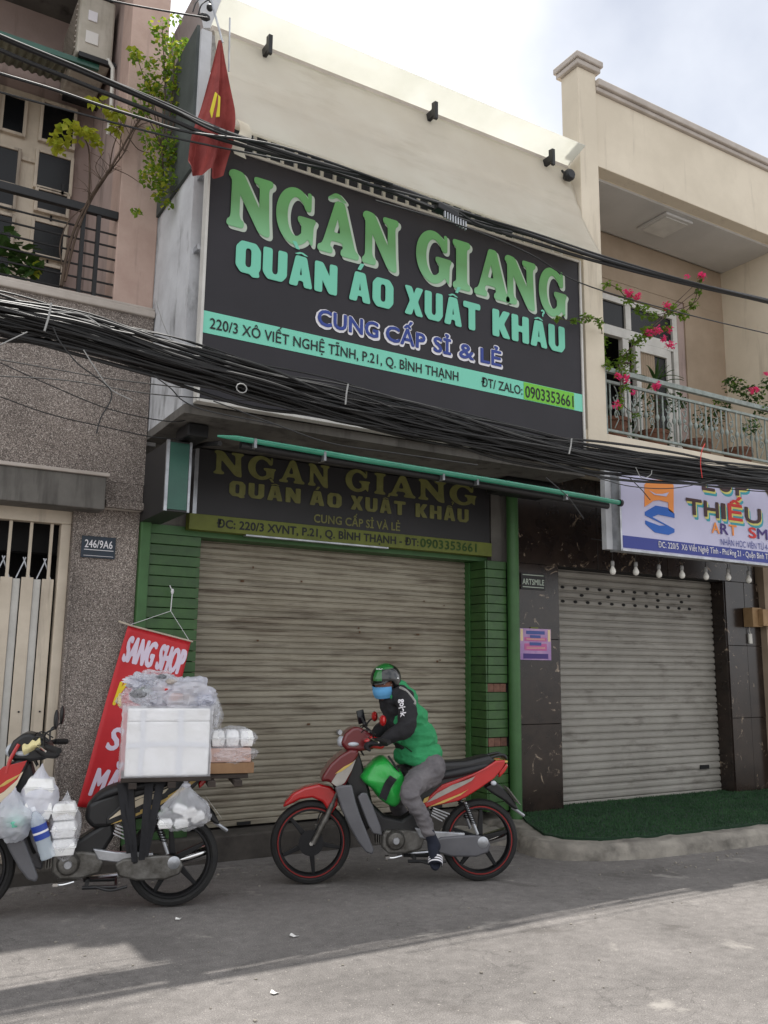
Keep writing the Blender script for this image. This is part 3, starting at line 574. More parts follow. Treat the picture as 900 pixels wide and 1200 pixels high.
# awning: translucent strip, cloth, brackets
AW = thing('awning', 'cream cloth awning stretched above the big black signboard', 'awning', (3.9, 5.9, 5.5))
c_top = [(2.02, 6.12, 6.56), (5.80, 6.12, 6.56)]; c_bot = [(2.03, 5.66, 5.47), (5.80, 5.68, 5.42)]
def clo(u, v):
    a = Vector(c_top[0]).lerp(Vector(c_top[1]), u); b = Vector(c_bot[0]).lerp(Vector(c_bot[1]), u); p = a.lerp(b, v)
    p.y += .05*math.sin(v*PI)*1.0+.012*noise.noise(Vector((u*7, v*2, 1)))*math.sin(v*PI)+.006*math.sin(v*40+u*5)*(v > .35)*(v < .62)
    p.z += .012*noise.noise(Vector((u*6, 3, v)))*v
    return p
mb = MB(); mb.grid(clo, 90, 30); mb.build('canvas', M['cloth'], AW, smooth=True, solid=.003)
mb = MB(); mb.grid(lambda u, v: (2.0+u*3.82, 5.88+v*.28, 6.70-.10*v+.0*u), 60, 4); mb.build('roof_strip', M['roofp'], AW, solid=.006)
mb = MB(); mb.box((2.0, 6.12, 6.55), (5.81, 6.17, 6.60)); mb.build('top_rail', M['trim'], AW, bevel=.005)
mb = MB(); mb.tube([(2.02, 5.66, 5.46), (3.9, 5.67, 5.445), (5.81, 5.68, 5.41)], .014, 8); mb.build('front_bar', M['cloth'], AW, smooth=True)
for x in (2.42, 4.05, 5.45):
    mb = MB(); mb.prism([(6.0, 6.47), (6.16, 6.47), (6.16, 6.55), (6.03, 6.55), (6.03, 6.61), (5.97, 6.60), (5.97, 6.43), (6.0, 6.43)], x+.01, x+.045, 'x'); mb.build('bracket', M['iron'], AW, bevel=.004)
mb = MB(); mb.tube([(2.06, 5.67, 5.47), (2.05, 5.9, 5.40), (2.03, 6.1, 5.2)], .012, 6); mb.build('arm', M['iron'], AW)
mb = MB(); mb.grid(lambda u, v: (2.06+.1*v+.03*math.sin(u*6), 5.62+.02*v, 5.50-u*.28), 6, 3); mb.build('loose_flap', M['cloth'], AW, solid=.003)
L_ = thing('floodlight', 'small round black lamp under the right end of the awning roof', 'lamp', (5.62, 6.0, 6.35))
mb = MB(); mb.lathe([(.045, 0), (.06, .02), (.06, .06), (.03, .1)], (5.70, 5.96, 6.40), 'y', 16); mb.build('lamp_body', M['iron'], L_, smooth=True)
mb = MB(); mb.tube([(5.70, 6.04, 6.42), (5.70, 6.1, 6.5)], .012, 6); mb.build('bracket', M['iron'], L_)
# ============================================================ right house
RH = thing('balcony_house', 'beige right house with open balcony above a brown marble shopfront', 'house', (7.5, 7, 0))
mb = MB(); mb.box((5.84, 5.98, 3.45), (6.09, 6.23, 7.66)); mb.build('corner_pillar', M['beige'], RH, bevel=.006)
mb = MB(); mb.box((5.80, 5.94, 7.661), (6.13, 6.27, 7.72)); mb.box((5.78, 5.92, 7.721), (6.15, 6.29, 7.79)); mb.build('pillar_cap', M['trim'], RH, bevel=.012)
mb = MB(); mb.box((6.091, 6.0, 6.63), (12.5, 6.16, 7.47)); mb.build('parapet', M['beige'], RH, bevel=.006)
mb = MB(); mb.box((6.092, 5.965, 7.471), (12.5, 6.17, 7.52)); mb.box((6.092, 5.935, 7.521), (12.5, 6.19, 7.60)); mb.build('cornice', M['trim'], RH, bevel=.012)
mb = MB(); mb.box((5.84, 6.231, 6.632), (12.5, 11, 6.9)); mb.build('roof_slab', M['beige'], RH)
mb = MB(); mb.box((6.09, 6.161, 6.60), (9.2, 6.93, 6.63)); mb.build('balcony_ceiling', M['soffit'], RH)
mb = MB(); mb.box((9.2, 6.165, 3.8), (9.4, 7.2, 6.628)); mb.box((9.2, 6.0, 3.8), (12.5, 6.164, 6.628)); mb.build('right_wall', M['beige'], RH)
mb = MB(); mb.box((5.85, 6.232, 3.8), (6.02, 11, 6.63)); mb.build('party_wall', M['beige'], RH)
mb = MB(); mb.box((6.02, 6.95, 6.03), (9.2, 7.1, 6.6)); mb.box((8.47, 6.95, 3.8), (9.2, 7.1, 6.029)); mb.box((6.02, 6.955, 5.86), (8.34, 7.1, 6.028)); mb.build('back_wall', M['brown'], RH)
mb = MB(); mb.box((8.345, 6.97, 3.8), (8.469, 7.3, 6.029)); mb.build('reveal', M['pinkd'], RH)
mb = MB(); mb.box((5.8, 6.0, 3.60), (12.5, 7.3, 3.795)); mb.build('balcony_slab', M['beige'], RH, bevel=.006)
mb = MB(); mb.box((5.76, 7.02, 2.60), (12.5, 7.3, 3.60)); mb.build('shop_lintel', M['dark'], RH)
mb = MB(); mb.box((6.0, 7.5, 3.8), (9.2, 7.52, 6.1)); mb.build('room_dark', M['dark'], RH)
# balcony door
bd = MB(); 
def Rb(x0, x1, z0, z1, y=6.97, d=.07):
    bd.box((x0, y, z0), (x1, y+d, z1))
Rb(6.30, 8.34, 5.78, 5.855); Rb(6.30, 8.34, 5.36, 5.48, 6.972); Rb(6.22, 6.30, 3.8, 5.855); Rb(8.26, 8.342, 3.8, 5.854, 6.968); Rb(7.46, 7.55, 5.481, 5.779, 6.971)
Rb(6.301, 6.36, 3.8, 5.359); Rb(6.62, 6.69, 3.8, 5.359, 6.973); Rb(7.40, 7.50, 3.8, 5.359, 6.974); Rb(7.60, 7.68, 3.8, 5.359, 6.965); Rb(8.14, 8.22, 3.8, 5.359, 6.975); Rb(7.681, 8.139, 5.25, 5.358, 6.966)
bd = bd.build('balcony_door', M['frame'], RH, bevel=.004)
for q in ((6.36, 6.62, 3.85, 5.36), (6.30, 7.46, 5.48, 5.78), (7.55, 8.26, 5.48, 5.78), (7.68, 8.14, 3.85, 5.25)):
    mb = MB(); mb.box((q[0], 7.0, q[2]), (q[1], 7.01, q[3])); mb.build('pane', M['glass'], bd)
mb = MB(); mb.grid(lambda u, v: (7.69+u*.26, 6.992+.006*math.sin(u*40), 3.85+v*1.4), 40, 1); mb.build('curtain', M['brown'], bd)
# square ceiling light
CL = thing('ceiling_light', 'flat square light on the balcony ceiling of the beige house', 'light', (7.6, 6.4, 6.58))
q = [(7.434, 6.274), (7.714, 6.305), (7.744, 6.585), (7.414, 6.565)]
cx_ = sum(p[0] for p in q)/4; cy_ = sum(p[1] for p in q)/4
mb = MB(); mb.box((cx_-.22, cy_-.22, 6.565), (cx_+.22, cy_+.22, 6.599)); mb.build('light_frame', M['soffit'], CL, bevel=.01)
mb = MB(); mb.box((cx_-.18, cy_-.18, 6.555), (cx_+.18, cy_+.18, 6.566)); mb.build('diffuser', M['frame'], CL, bevel=.008)
# balcony railing with scrolls
BR = thing('iron_railing', 'grey green wrought iron railing with scrolls on the right balcony', 'railing', (7.6, 6.03, 3.8))
for z, h in ((4.435, .05), (4.325, .03), (3.83, .025)):
    mb = MB(); mb.box((6.095, 6.005 if h > .04 else 6.012, z), (9.25, 6.055 if h > .04 else 6.042, z+h)); mb.build('rail', M['rail'], BR, bevel=.004)
for x in (6.10, 9.17):
    mb = MB(); mb.box((x, 6.01, 3.80), (x+.035, 6.045, 4.434)); mb.build('post', M['rail'], BR)
bl_ = MB(); bl_.lathe([(.0095, 0), (.0095, .19), (.016, .20), (.022, .225), (.016, .25), (.0095, .26), (.0095, .475)], (0, 0, 0), 'z', 8); blm = bl_.mesh('baluster', M['rail'], True)
def scroll():
    s_ = MB()
    for sg, zc in ((1, .16), (-1, .34)):
        pts = []
        for i in range(22):
            a = i/21*3.6*PI/2; r = .042*(1-i/30)
            pts.append((sg*r*math.cos(a)*.9, 0, zc+sg*r*math.sin(a)*1.3))
        s_.tube(pts, .0065, 5)
    s_.tube([(-.03, 0, .02), (.028, 0, .12), (-.028, 0, .25), (.028, 0, .37), (-.02, 0, .46)], .006, 5)
    s_.ell((0, 0, .25), (.02, .012, .02), 8, 5)
    return s_.mesh('scroll', M['rail'], True)
scm = scroll(); k = 0; x = 6.19
while x < 9.14:
    if k % 3 == 1: place('scroll', scm, BR, off=(x, 6.027, 3.855))
    else: place('baluster', blm, BR, off=(x, 6.027, 3.855))
    x += .083 if k % 3 else .083; k += 1
# marble slabs
MS = thing('marble_cladding', 'dark brown marble slabs with pale flecks framing the grey roller shutter', 'cladding', (6.0, 7, .13))
for (x0, x1, z0, z1) in ((5.78, 6.325, .13, .98), (5.78, 6.325, .985, 1.83), (5.78, 6.325, 1.835, 2.60), (5.78, 6.9, 2.605, 3.59), (6.905, 8.0, 2.605, 3.59), (8.005, 9.1, 2.605, 3.59), (9.105, 9.55, 2.605, 3.59),
                         (9.0, 9.34, .13, .98), (9.0, 9.34, .985, 1.83), (9.0, 9.34, 1.835, 2.60), (9.345, 9.62, .13, .98), (9.345, 9.62, .985, 1.83), (9.345, 9.62, 1.835, 2.60)):
    mb = MB(); mb.box((x0, 6.985+random.uniform(-.002, .002), z0), (x1, 7.02, z1)); mb.build('slab', M['marble'], MS, bevel=.002, seg=1)
for xa in (6.326, 8.98):
    mb = MB(); mb.box((xa, 7.0, .13), (xa+.018, 7.18, 2.60)); mb.build('jamb', M['marble'], MS)
for xa, xb in ((5.78, 6.325), (9.0, 9.615)):
    mb = MB(); mb.box((xa, 7.025, .13), (xb, 7.3, 2.599)); mb.build('backing_wall', M['dark'], RH)
mb = MB(); mb.box((6.2, 7.27, .0), (9.1, 7.29, 2.65)); mb.build('inner_wall', M['dark'], RH)
mb = MB(); mb.box((5.76, 10.9, 0), (12.5, 11.1, 6.6)); mb.build('rear_wall', M['beige'], RH)
mb = MB(); mb.box((9.62, 6.9, .13), (12.5, 7.3, 3.59)); mb.build('side_wall', M['brown'], RH)
rs2 = shutter(6.345, 8.985, .17, 2.60, 7.2, 32, M['slat2'], RH, .02)
hole = MB(); hole.lathe([(.0, -.003), (.03, -.002), (.03, .004)], (0, 0, 0), 'y', 10); hm = hole.mesh('vent_hole', M['dark'])
for v in hm.vertices: v.co.z *= .55
hh = 2.43/32
for r_, kk in ((29, 12), (28, 6), (27, 12)):
    for i in range(kk):
        x = 6.56+i*(.183 if kk == 12 else .40)-(0 if kk == 12 else .12)
        place('vent_hole', hm, rs2, off=(x, 7.179, .17+hh*r_+.035))
mb = MB(); mb.box((8.62, 7.165, .40), (8.77, 7.18, .445)); mb.build('lock_plate', M['dark'], rs2)
# plywood meter box, light switch, name plates, poster
E_ = thing('meter_box', 'small plywood meter box on the marble pillar at the right edge', 'box', (9.4, 6.93, 2.1))
mb = MB(); mb.box((9.30, 6.85, 2.06), (9.48, 6.982, 2.29)); mb.build('case', M['plywood'], E_, bevel=.004)
mb = MB(); mb.box((9.40, 6.78, 2.07), (9.75, 6.848, 2.27)); mb.build('lid', M['plywood'], E_, bevel=.004)
mb = MB(); mb.box((9.36, 6.96, 1.86), (9.42, 6.982, 1.98)); tag(mb.build('wall_switch', M['lawn'], bevel=.004), 'small white switch on the marble pillar beneath the plywood box', 'switch')
mb = MB(); mb.tube([(9.39, 6.97, 2.06), (9.38, 6.965, 2.02), (9.39, 6.965, 1.98)], .004, 5); tag(mb.build('switch_wire', M['lawn']), 'short wire between the plywood box and the white switch', 'wire')
PS = thing('event_poster', 'lilac and magenta poster pasted on the left marble pillar', 'poster', (6.05, 6.97, 1.55))
a = [(5.750, 1.935), (6.192, 1.949), (6.183, 1.626), (5.745, 1.620)]
x0, x1, z0, z1 = a[0][0]+.03, a[1][0], a[3][1], a[0][1]
mb = MB(); mb.box((x0, 6.966, z0), (x1, 6.972, z1)); mb.build('sheet', M['poster'], PS)
def pq(u0, u1, v0, v1, m, nm='printed_block', y=6.964):
    mb = MB(); mb.box((x0+(x1-x0)*u0, y, z0+(z1-z0)*v0), (x0+(x1-x0)*u1, y+.0018, z0+(z1-z0)*v1)); mb.build(nm, m, PS, bevel=.001, seg=1)
pq(.14, .86, .60, .72, M['pmag']); pq(.14, .86, .30, .52, M['pmag']); pq(.2, .8, .82, .93, M['pblue']); pq(.32, .66, .70, .79, M['pblue'], y=6.962); pq(.3, .68, .46, .56, M['pblue'], y=6.962); pq(.02, .1, .6, .98, M['pyel']); pq(.9, .98, .6, .98, M['pyel']); pq(.1, .9, .04, .2, M['pprint'])
for v in (.36, .40, .64, .67): pq(.2, .8, v, v+.012, M['pyel'], 'text_line', 6.9615)
mb = MB(); mb.box((5.93, 6.97, 1.86), (6.03, 6.98, 1.95)); mb.build('tape_mark', M['olive'], PS)
N_ = thing('name_plate', 'black name plate reading ARTSMILE above the lilac poster', 'sign', (6.02, 6.97, 2.4))
a = [(5.810, 2.501), (6.130, 2.521), (6.126, 2.352), (5.807, 2.334)]
mb = MB(); mb.box((a[0][0], 6.968, a[3][1]), (a[1][0], 6.978, a[0][1])); mb.build('plate', M['dpanel'], N_, bevel=.002)
textmesh('ARTSMILE', a[0][0]+.015, a[1][0]-.015, a[3][1]+.05, .06, 6.965, M['shadowp'], 'lettering', N_, bold=.015)
mb = MB(); mb.box((a[0][0]+.02, 6.966, a[3][1]+.02), (a[1][0]-.02, 6.9675, a[3][1]+.028)); mb.box((a[0][0]+.02, 6.966, a[0][1]-.022), (a[1][0]-.02, 6.9675, a[0][1]-.014)); mb.build('line', M['shadowp'], N_)

# ============================================================ big signboard
SG = thing('big_signboard', 'big black signboard reading NGÂN GIANG with green letters, mint band', 'signboard', (3.87, 5.95, 3.4))
SX0, SX1, SZ0, SZ1 = 1.955, 5.735, 3.405, 5.455
mb = MB(); mb.box((SX0+.02, 5.92, SZ0+.02), (SX1-.02, 5.97, SZ1-.02)); mb.build('panel', M['signb'], SG)
for b in (((SX0, 5.905, SZ0), (SX0+.022, 5.99, SZ1)), ((SX1-.022, 5.905, SZ0), (SX1, 5.99, SZ1)), ((SX0+.0225, 5.906, SZ0), (SX1-.0225, 5.99, SZ0+.022)), ((SX0+.0225, 5.906, SZ1-.022), (SX1-.0225, 5.99, SZ1))):
    mb = MB(); mb.box(*b); mb.build('edge_trim', M['frame'], SG, bevel=.003)
for z in (3.6, 4.6, 5.2):
    mb = MB(); mb.box((1.93, 5.99, z), (1.955, 6.08, z+.04)); mb.box((2.2, 5.99, z), (5.6, 6.075, z+.03)); mb.build('mount_bar', M['alu'], SG)
bt = [(1.956, 4.085), (1.964, 3.922), (5.714, 4.112), (5.707, 3.935)]
zb1 = (bt[0][1]+bt[2][1])/2; zb0 = (bt[1][1]+bt[3][1])/2
mb = MB(); mb.box((SX0+.0225, 5.916, zb0), (SX1-.0225, 5.9195, zb1)); mb.build('address_band', M['mint'], SG)
q = [(4.996, 4.059), (5.606, 3.942)]
mb = MB(); mb.box((q[0][0], 5.9135, zb0+.004), (q[1][0], 5.9155, zb1-.004)); mb.build('phone_panel', M['lime'], SG)
hb = (zb1-zb0)*.5; zt = zb0+(zb1-zb0)*.24
q1 = [(2.028, 4.040), (4.269, 4.021)]
textmesh('220/3 XÔ VIẾT NGHỆ TĨNH, P.21, Q. BÌNH THẠNH', q1[0][0], q1[1][0], zt, hb, 5.911, M['ink'], 'address_lettering', SG, bold=.012)
q1 = [(4.517, 4.004), (4.979, 4.007)]
textmesh('ĐT/ ZALO:', q1[0][0], q1[1][0], zt, hb, 5.911, M['ink'], 'phone_lettering', SG, bold=.012)
textmesh('0903353661', q[0][0]+.015, q[1][0]-.01, zt-.015, hb*1.35, 5.9105, M['ink'], 'phone_number', SG, bold=.01)
# hand drawn display letters
def arc(cx, cy, rx, ry, a0, a1, n=18): return [(cx+rx*math.cos(math.radians(a0+(a1-a0)*i/n)), cy+ry*math.sin(math.radians(a0+(a1-a0)*i/n))) for i in range(n+1)]
GL = {
 'N': [[(.02, .98), (.10, 1.02), (.30, 1.0), (.70, .40), (.70, .80), (.66, .88), (.57, .90), (.56, 1.0), (.97, 1.0), (.97, .91), (.90, .87), (.88, .80), (.90, .30), (.93, -.02), (.86, -.04), (.70, .0), (.24, .64), (.24, .22), (.28, .13), (.35, .11), (.34, 0), (0, 0), (0, .09), (.06, .13), (.08, .20), (.08, .80), (.06, .88), (0, .90)]],
 'I': [[(0, 1.0), (1, 1.0), (1, .90), (.82, .86), (.80, .78), (.80, .22), (.82, .14), (1, .10), (1, 0), (0, 0), (0, .10), (.18, .14), (.20, .22), (.20, .78), (.18, .86), (0, .90)]],
 'A': [[(0, 0), (.34, 0), (.34, .10), (.27, .13), (.31, .25), (.60, .25), (.63, .13), (.57, .10), (.57, 0), (1, 0), (1, .10), (.92, .14), (.88, .22), (.62, 1.02), (.42, 1.02), (.14, .22), (.09, .13), (0, .10)], [(.36, .40), (.47, .74), (.56, .40)]],
 'G': [arc(.47, .5, .47, .53, 38, 318, 26)+[(.86, .10), (.93, .02), (.95, .40), (1.0, .47), (1.0, .52), (.56, .52), (.56, .43), (.66, .38), (.66, .20)]+arc(.50, .5, .24, .38, 308, 60, 20)+[(.70, .78), (.76, .66), (.88, .66), (.88, 1.0), (.80, 1.0)]],
 '^': [[(.08, .0), (.40, .36), (.60, .36), (.92, .0), (.72, -.04), (.5, .16), (.28, -.04)]],
}
GL.update({
 'U': [[(0, 1), (.36, 1), (.36, .26), (.43, .17), (.57, .17), (.64, .26), (.64, 1), (1, 1), (1, .2), (.8, 0), (.2, 0), (0, .2)]],
 'O': [[(.2, 0), (.8, 0), (1, .2), (1, .8), (.8, 1), (.2, 1), (0, .8), (0, .2)], [(.43, .18), (.36, .26), (.36, .74), (.43, .82), (.57, .82), (.64, .74), (.64, .26), (.57, .18)]],
 'Q': [[(.2, 0), (.58, 0), (.70, -.09), (.98, -.05), (.92, .10), (1, .2), (1, .8), (.8, 1), (.2, 1), (0, .8), (0, .2)], [(.43, .18), (.36, .26), (.36, .74), (.43, .82), (.57, .82), (.64, .74), (.64, .26), (.57, .18)]],
 'a': [[(0, 0), (.34, 0), (.38, .2), (.62, .2), (.66, 0), (1, 0), (.73, 1), (.27, 1)], [(.43, .36), (.5, .76), (.57, .36)]],
 'n': [[(0, 0), (.32, 0), (.32, .46), (.66, 0), (1, 0), (1, 1), (.68, 1), (.68, .54), (.34, 1), (0, 1)]],
 'X': [[(0, 0), (.36, 0), (.5, .28), (.64, 0), (1, 0), (.70, .5), (1, 1), (.64, 1), (.5, .72), (.36, 1), (0, 1), (.30, .5)]],
 'T': [[(.32, 0), (.68, 0), (.68, .8), (1, .8), (1, 1), (0, 1), (0, .8), (.32, .8)]],
 'K': [[(0, 0), (.36, 0), (.36, .36), (.62, 0), (1, 0), (.64, .52), (1, 1), (.62, 1), (.36, .64), (.36, 1), (0, 1)]],
 'H': [[(0, 0), (.36, 0), (.36, .4), (.64, .4), (.64, 0), (1, 0), (1, 1), (.64, 1), (.64, .6), (.36, .6), (.36, 1), (0, 1)]],
 "'": [[(0, 0), (.5, 0), (1, 1), (.45, 1)]], '`': [[(.5, 0), (1, 0), (.55, 1), (0, 1)]],
 '?': [[(.35, 0), (.62, 0), (.62, .28), (.95, .55), (.85, .9), (.5, 1), (.15, .85), (.15, .66), (.5, .74), (.62, .6), (.35, .42)]],
})
from mathutils.geometry import tessellate_polygon
def glyph(ch, x0, x1, z0, h, Y, m, name, par, off=0, dx=0, dz=0, d=.004, rnd_=.012):
    """one printed letter: rounded polygon outline, thickened by stacked shifted copies"""
    loops = []
    for poly in GL[ch]:
        P = [Vector((x0+(x1-x0)*a, z0+h*b, 0)) for a, b in poly]
        for _ in range(2):
            Q = []
            for i in range(len(P)):
                a, b = P[i], P[(i+1) % len(P)]; L = (b-a).length; k_ = min(.25, rnd_/max(L, 1e-5)); Q += [a.lerp(b, k_), a.lerp(b, 1-k_)]
            P = Q
        loops.append(P)
    tri = tessellate_polygon(loops); V = [p for l_ in loops for p in l_]; mb = MB(); k = 10 if off else 0
    for j in range(k+1):
        ox, oz = (off*math.cos(2*PI*j/k), off*math.sin(2*PI*j/k)) if j < k else (0, 0)
        mb.add([(p.x+dx+ox, Y+j*.00015, p.y+dz+oz) for p in V], tri)
    me2 = bpy.data.meshes.new(name); me2.from_pydata(mb.v, [], mb.f); me2.materials.append(m); return place(name, me2, par)
ACC = {'Ầ': ('a', '^`'), 'Á': ('a', "'"), 'Ấ': ('a', "^'"), 'Ẩ': ('a', '^?')}
def blockword(word, x0, x1, z, h, Y, m, par, off=.004, gap=.13):
    n = len(word); w = (x1-x0)/(n+gap*(n-1)); x = x0
    for c in word:
        g_, ac = ACC.get(c, ('n' if c == 'N' else c, ''))
        glyph(g_, x, x+w, z, h, Y, m, 'letter', par, off=off, rnd_=h*.035)
        if '^' in ac: glyph('^', x+w*.14, x+w*.86, z+h*1.06, h*.24, Y, m, 'accent', par, rnd_=h*.01)
        zz_ = z+h*(1.20 if '^' in ac else 1.07); xx_ = x+w*(.62 if '^' in ac else .36)
        if "'" in ac: glyph("'", xx_, xx_+w*.34, zz_+h*.02, h*.24, Y-.0004, m, 'accent', par, rnd_=h*.01)
        if '`' in ac: glyph('`', x+w*.08, x+w*.42, zz_+h*.02, h*.24, Y-.0004, m, 'accent', par, rnd_=h*.01)
        if '?' in ac: glyph('?', xx_, xx_+w*.30, zz_+h*.02, h*.28, Y-.0004, m, 'accent', par, rnd_=h*.01)
        x += w*(1+gap)
gz = [(2.114, 5.241), (2.126, 4.817), (5.371, 5.344), (5.356, 4.800)]
zt_ = (gz[0][1]+gz[2][1])/2; zb_ = (gz[1][1]+gz[3][1])/2
wx = [(2.117, 5.030), (2.503, 5.039), (2.518, 5.021), (2.868, 5.035), (2.883, 5.039), (3.268, 5.050), (3.293, 5.057), (3.659, 5.041), (3.823, 5.007), (4.198, 5.026), (4.208, 5.012), (4.403, 5.013), (4.440, 5.006), (4.848, 5.026), (4.788, 5.011), (5.173, 4.995), (5.193, 4.983), (5.543, 4.979)]
for i, ch in enumerate('NGANGIANG'):
    a, b = wx[2*i][0]+.008, wx[2*i+1][0]-.008
    glyph(ch, a, b, zb_+.01, (zt_-zb_)*.93, 5.9145, M['shadowp'], 'letter_shadow', SG, off=.012, dx=.022, dz=-.016, d=.002)
    glyph(ch, a, b, zb_+.01, (zt_-zb_)*.93, 5.910, M['grad'], 'letter', SG, off=.006)
a, b = wx[4][0]+.06, wx[5][0]-.10
glyph('^', a, b, zt_-.005, .17, 5.9145, M['shadowp'], 'letter_shadow', SG, off=.01, dx=.014, dz=-.010, d=.002)
glyph('^', a, b, zt_-.005, .17, 5.910, M['grad'], 'letter', SG, d=.003)
q = [(2.208, 4.652), (2.212, 4.399), (5.506, 4.816), (5.484, 4.464)]
h_ = ((q[0][1]-q[1][1])+(q[2][1]-q[3][1]))/2*.98; zq = (q[1][1]+q[3][1])/2
qx = [(2.208, 4.514), (3.066, 4.515), (3.183, 4.506), (3.597, 4.529), (3.715, 4.518), (4.503, 4.538), (4.645, 4.529), (5.499, 4.585)]
for wd_, i in (('QUẦN', 0), ('ÁO', 1), ('XUẤT', 2), ('KHẨU', 3)):
    blockword(wd_, qx[2*i][0], qx[2*i+1][0], zq+.035, h_*.84, 5.9075, M['mint2'], SG)
q = [(2.904, 4.290), (2.900, 4.168), (4.749, 4.350), (4.747, 4.189)]
h_ = ((q[0][1]-q[1][1])+(q[2][1]-q[3][1]))/2; zq = (q[1][1]+q[3][1])/2
qx = [(2.898, 4.225), (3.469, 4.225), (3.526, 4.237), (3.932, 4.223), (4.001, 4.237), (4.197, 4.239), (4.269, 4.238), (4.444, 4.241), (4.500, 4.236), (4.748, 4.229)]
for wd_, i in (('CUNG', 0), ('CẤP', 1), ('SỈ', 2), ('&', 3), ('LẺ', 4)):
    textmesh(wd_, qx[2*i][0]-.012, qx[2*i+1][0]+.012, zq+.0, h_*1.02, 5.9145, M['white'], 'lettering_outline', SG, bold=.075, d=.002)
    textmesh(wd_, qx[2*i][0]+.006, qx[2*i+1][0]-.006, zq+.012, h_*.95, 5.910, M['navy'], 'lettering', SG, bold=.03, d=.003)

# ============================================================ old signboard under the overhang
OS = thing('old_signboard', 'faded older signboard in shade above the wide roller shutter, olive letters on black', 'signboard', (3.8, 6.9, 2.6))
b_ = [(2.272, 2.753), (2.278, 2.633), (5.381, 2.766), (5.379, 2.620)]
ox0, ox1, oz0 = b_[0][0], b_[2][0], (b_[1][1]+b_[3][1])/2; ozb = (b_[0][1]+b_[2][1])/2; oz1 = 3.31
mb = MB(); mb.box((ox0+.06, 6.905, oz0+.02), (ox1-.02, 6.98, oz1)); mb.build('panel', M['oldb'], OS)
mb = MB(); mb.box((ox0, 6.895, oz0), (ox1, 6.985, ozb)); mb.build('address_band', M['olive'], OS, bevel=.003)
mb = MB(); mb.box((ox0+.5, 6.90, oz0-.014), (ox1-1.2, 6.96, oz0-.001)); mb.build('bottom_trim', M['alu'], OS)
mb = MB(); mb.box((ox0+.025, 6.90, ozb), (ox0+.058, 6.98, oz1)); mb.build('side_trim', M['alu'], OS)
def ot(s, p, hh_, m, bold=.03, y=6.898):
    textmesh(s, p[0][0], p[1][0], (p[0][1]+p[1][1])/2, hh_, y, m, 'lettering', OS, bold=bold)
q = [(2.450, 3.169), (3.245, 3.201), (3.345, 3.197), (5.236, 3.210)]
for ch, (u0, u1) in zip('NGANGIANG', ((0, .105), (.11, .21), (.215, .31), (.315, .40), (.45, .55), (.56, .61), (.615, .73), (.735, .86), (.865, .99))):
    X0, X1 = q[0][0], q[3][0]
    glyph(ch, X0+(X1-X0)*u0+.01, X0+(X1-X0)*u1-.01, 3.115, .20, 6.900, M['olived'], 'letter', OS, d=.003)
zz = [(2.604, 3.093), (2.611, 2.939), (5.099, 3.109), (5.098, 2.946)]
z_ = (zz[1][1]+zz[3][1])/2; h_ = (zz[0][1]-zz[1][1]+zz[2][1]-zz[3][1])/2*.70
qx = [(2.607, 3.019), (3.267, 3.019), (3.360, 2.990), (3.677, 2.985), (3.773, 2.995), (4.361, 2.975), (4.476, 2.987), (5.098, 3.006)]
for i, w_ in enumerate(('QUẦN', 'ÁO', 'XUẤT', 'KHẨU')): blockword(w_, qx[2*i][0], qx[2*i+1][0], z_, h_*1.15, 6.898, M['olived'], OS, off=.0015, gap=.22)
zz = [(3.405, 2.865), (3.408, 2.781), (4.306, 2.872), (4.306, 2.799)]
textmesh('CUNG CẤP SỈ VÀ LẺ', zz[0][0], zz[2][0], (zz[1][1]+zz[3][1])/2, (zz[0][1]-zz[1][1])*.9, 6.900, M['olived'], 'lettering', OS, bold=.02)
zz = [(2.507, 2.740), (2.510, 2.676), (4.507, 2.695), (4.508, 2.646), (4.526, 2.713), (5.190, 2.691)]
textmesh('ĐC: 220/3 XVNT, P.21, Q. BÌNH THẠNH - ĐT:', zz[0][0], zz[2][0], oz0+.035, .072, 6.891, M['ink'], 'lettering', OS, bold=.025)
textmesh('0903353661', zz[4][0], zz[5][0], oz0+.03, .085, 6.891, M['leafd'], 'lettering', OS, bold=.02)

# projecting light box at the corner
BX = thing('projecting_light_box', 'boxy projecting sign with charcoal side and plain green front at the left corner', 'sign', (1.97, 6.65, 2.6))
mb = MB(); mb.box((1.895, 6.34, 2.66), (2.075, 7.0, 3.20)); mb.build('box', M['dpanel'], BX, bevel=.003)
mb = MB(); mb.box((1.91, 6.33, 2.675), (2.06, 6.339, 3.185)); mb.build('front_panel', M['dgreen'], BX)
for b in (((1.885, 6.325, 2.66), (1.908, 6.345, 3.20)), ((2.062, 6.325, 2.66), (2.08, 6.345, 3.20))):
    mb = MB(); mb.box(*b); mb.build('edge_trim', M['alu'], BX)
# rolled awning with mint front bar
AB = thing('rolled_awning', 'rolled up awning with a long glossy mint green front bar under the big signboard', 'awning', (4.1, 5.85, 3.1))
bar = [(2.12, 5.90, 3.165), (2.25, 5.86, 3.16), (3.3, 5.85, 3.135), (4.6, 5.85, 3.118), (5.8, 5.85, 3.095), (6.08, 5.85, 3.085)]
mb = MB(); mb.tube(bar, [.008, .020, .024, .024, .024, .024], 14); mb.build('front_bar', M['mintm'], AB, smooth=True)
mb = MB(); mb.tube([(6.081, 5.85, 3.085), (6.11, 5.85, 3.084)], .034, 14); mb.build('end_cap', M['blackp'], AB, smooth=True)
mb = MB(); mb.tube([(2.3, 5.90, 3.12), (4, 5.9, 3.09), (5.98, 5.9, 3.05)], .030, 12); mb.build('rolled_cloth', M['oldb'], AB, smooth=True)
for x, z in ((2.38, 3.14), (2.95, 3.12), (4.05, 3.10), (4.4, 3.10), (5.4, 3.08)):
    mb = MB(); mb.box((x, 5.83, z-.04), (x+.02, 5.93, z+.03)); mb.build('clip', M['alu'], AB)
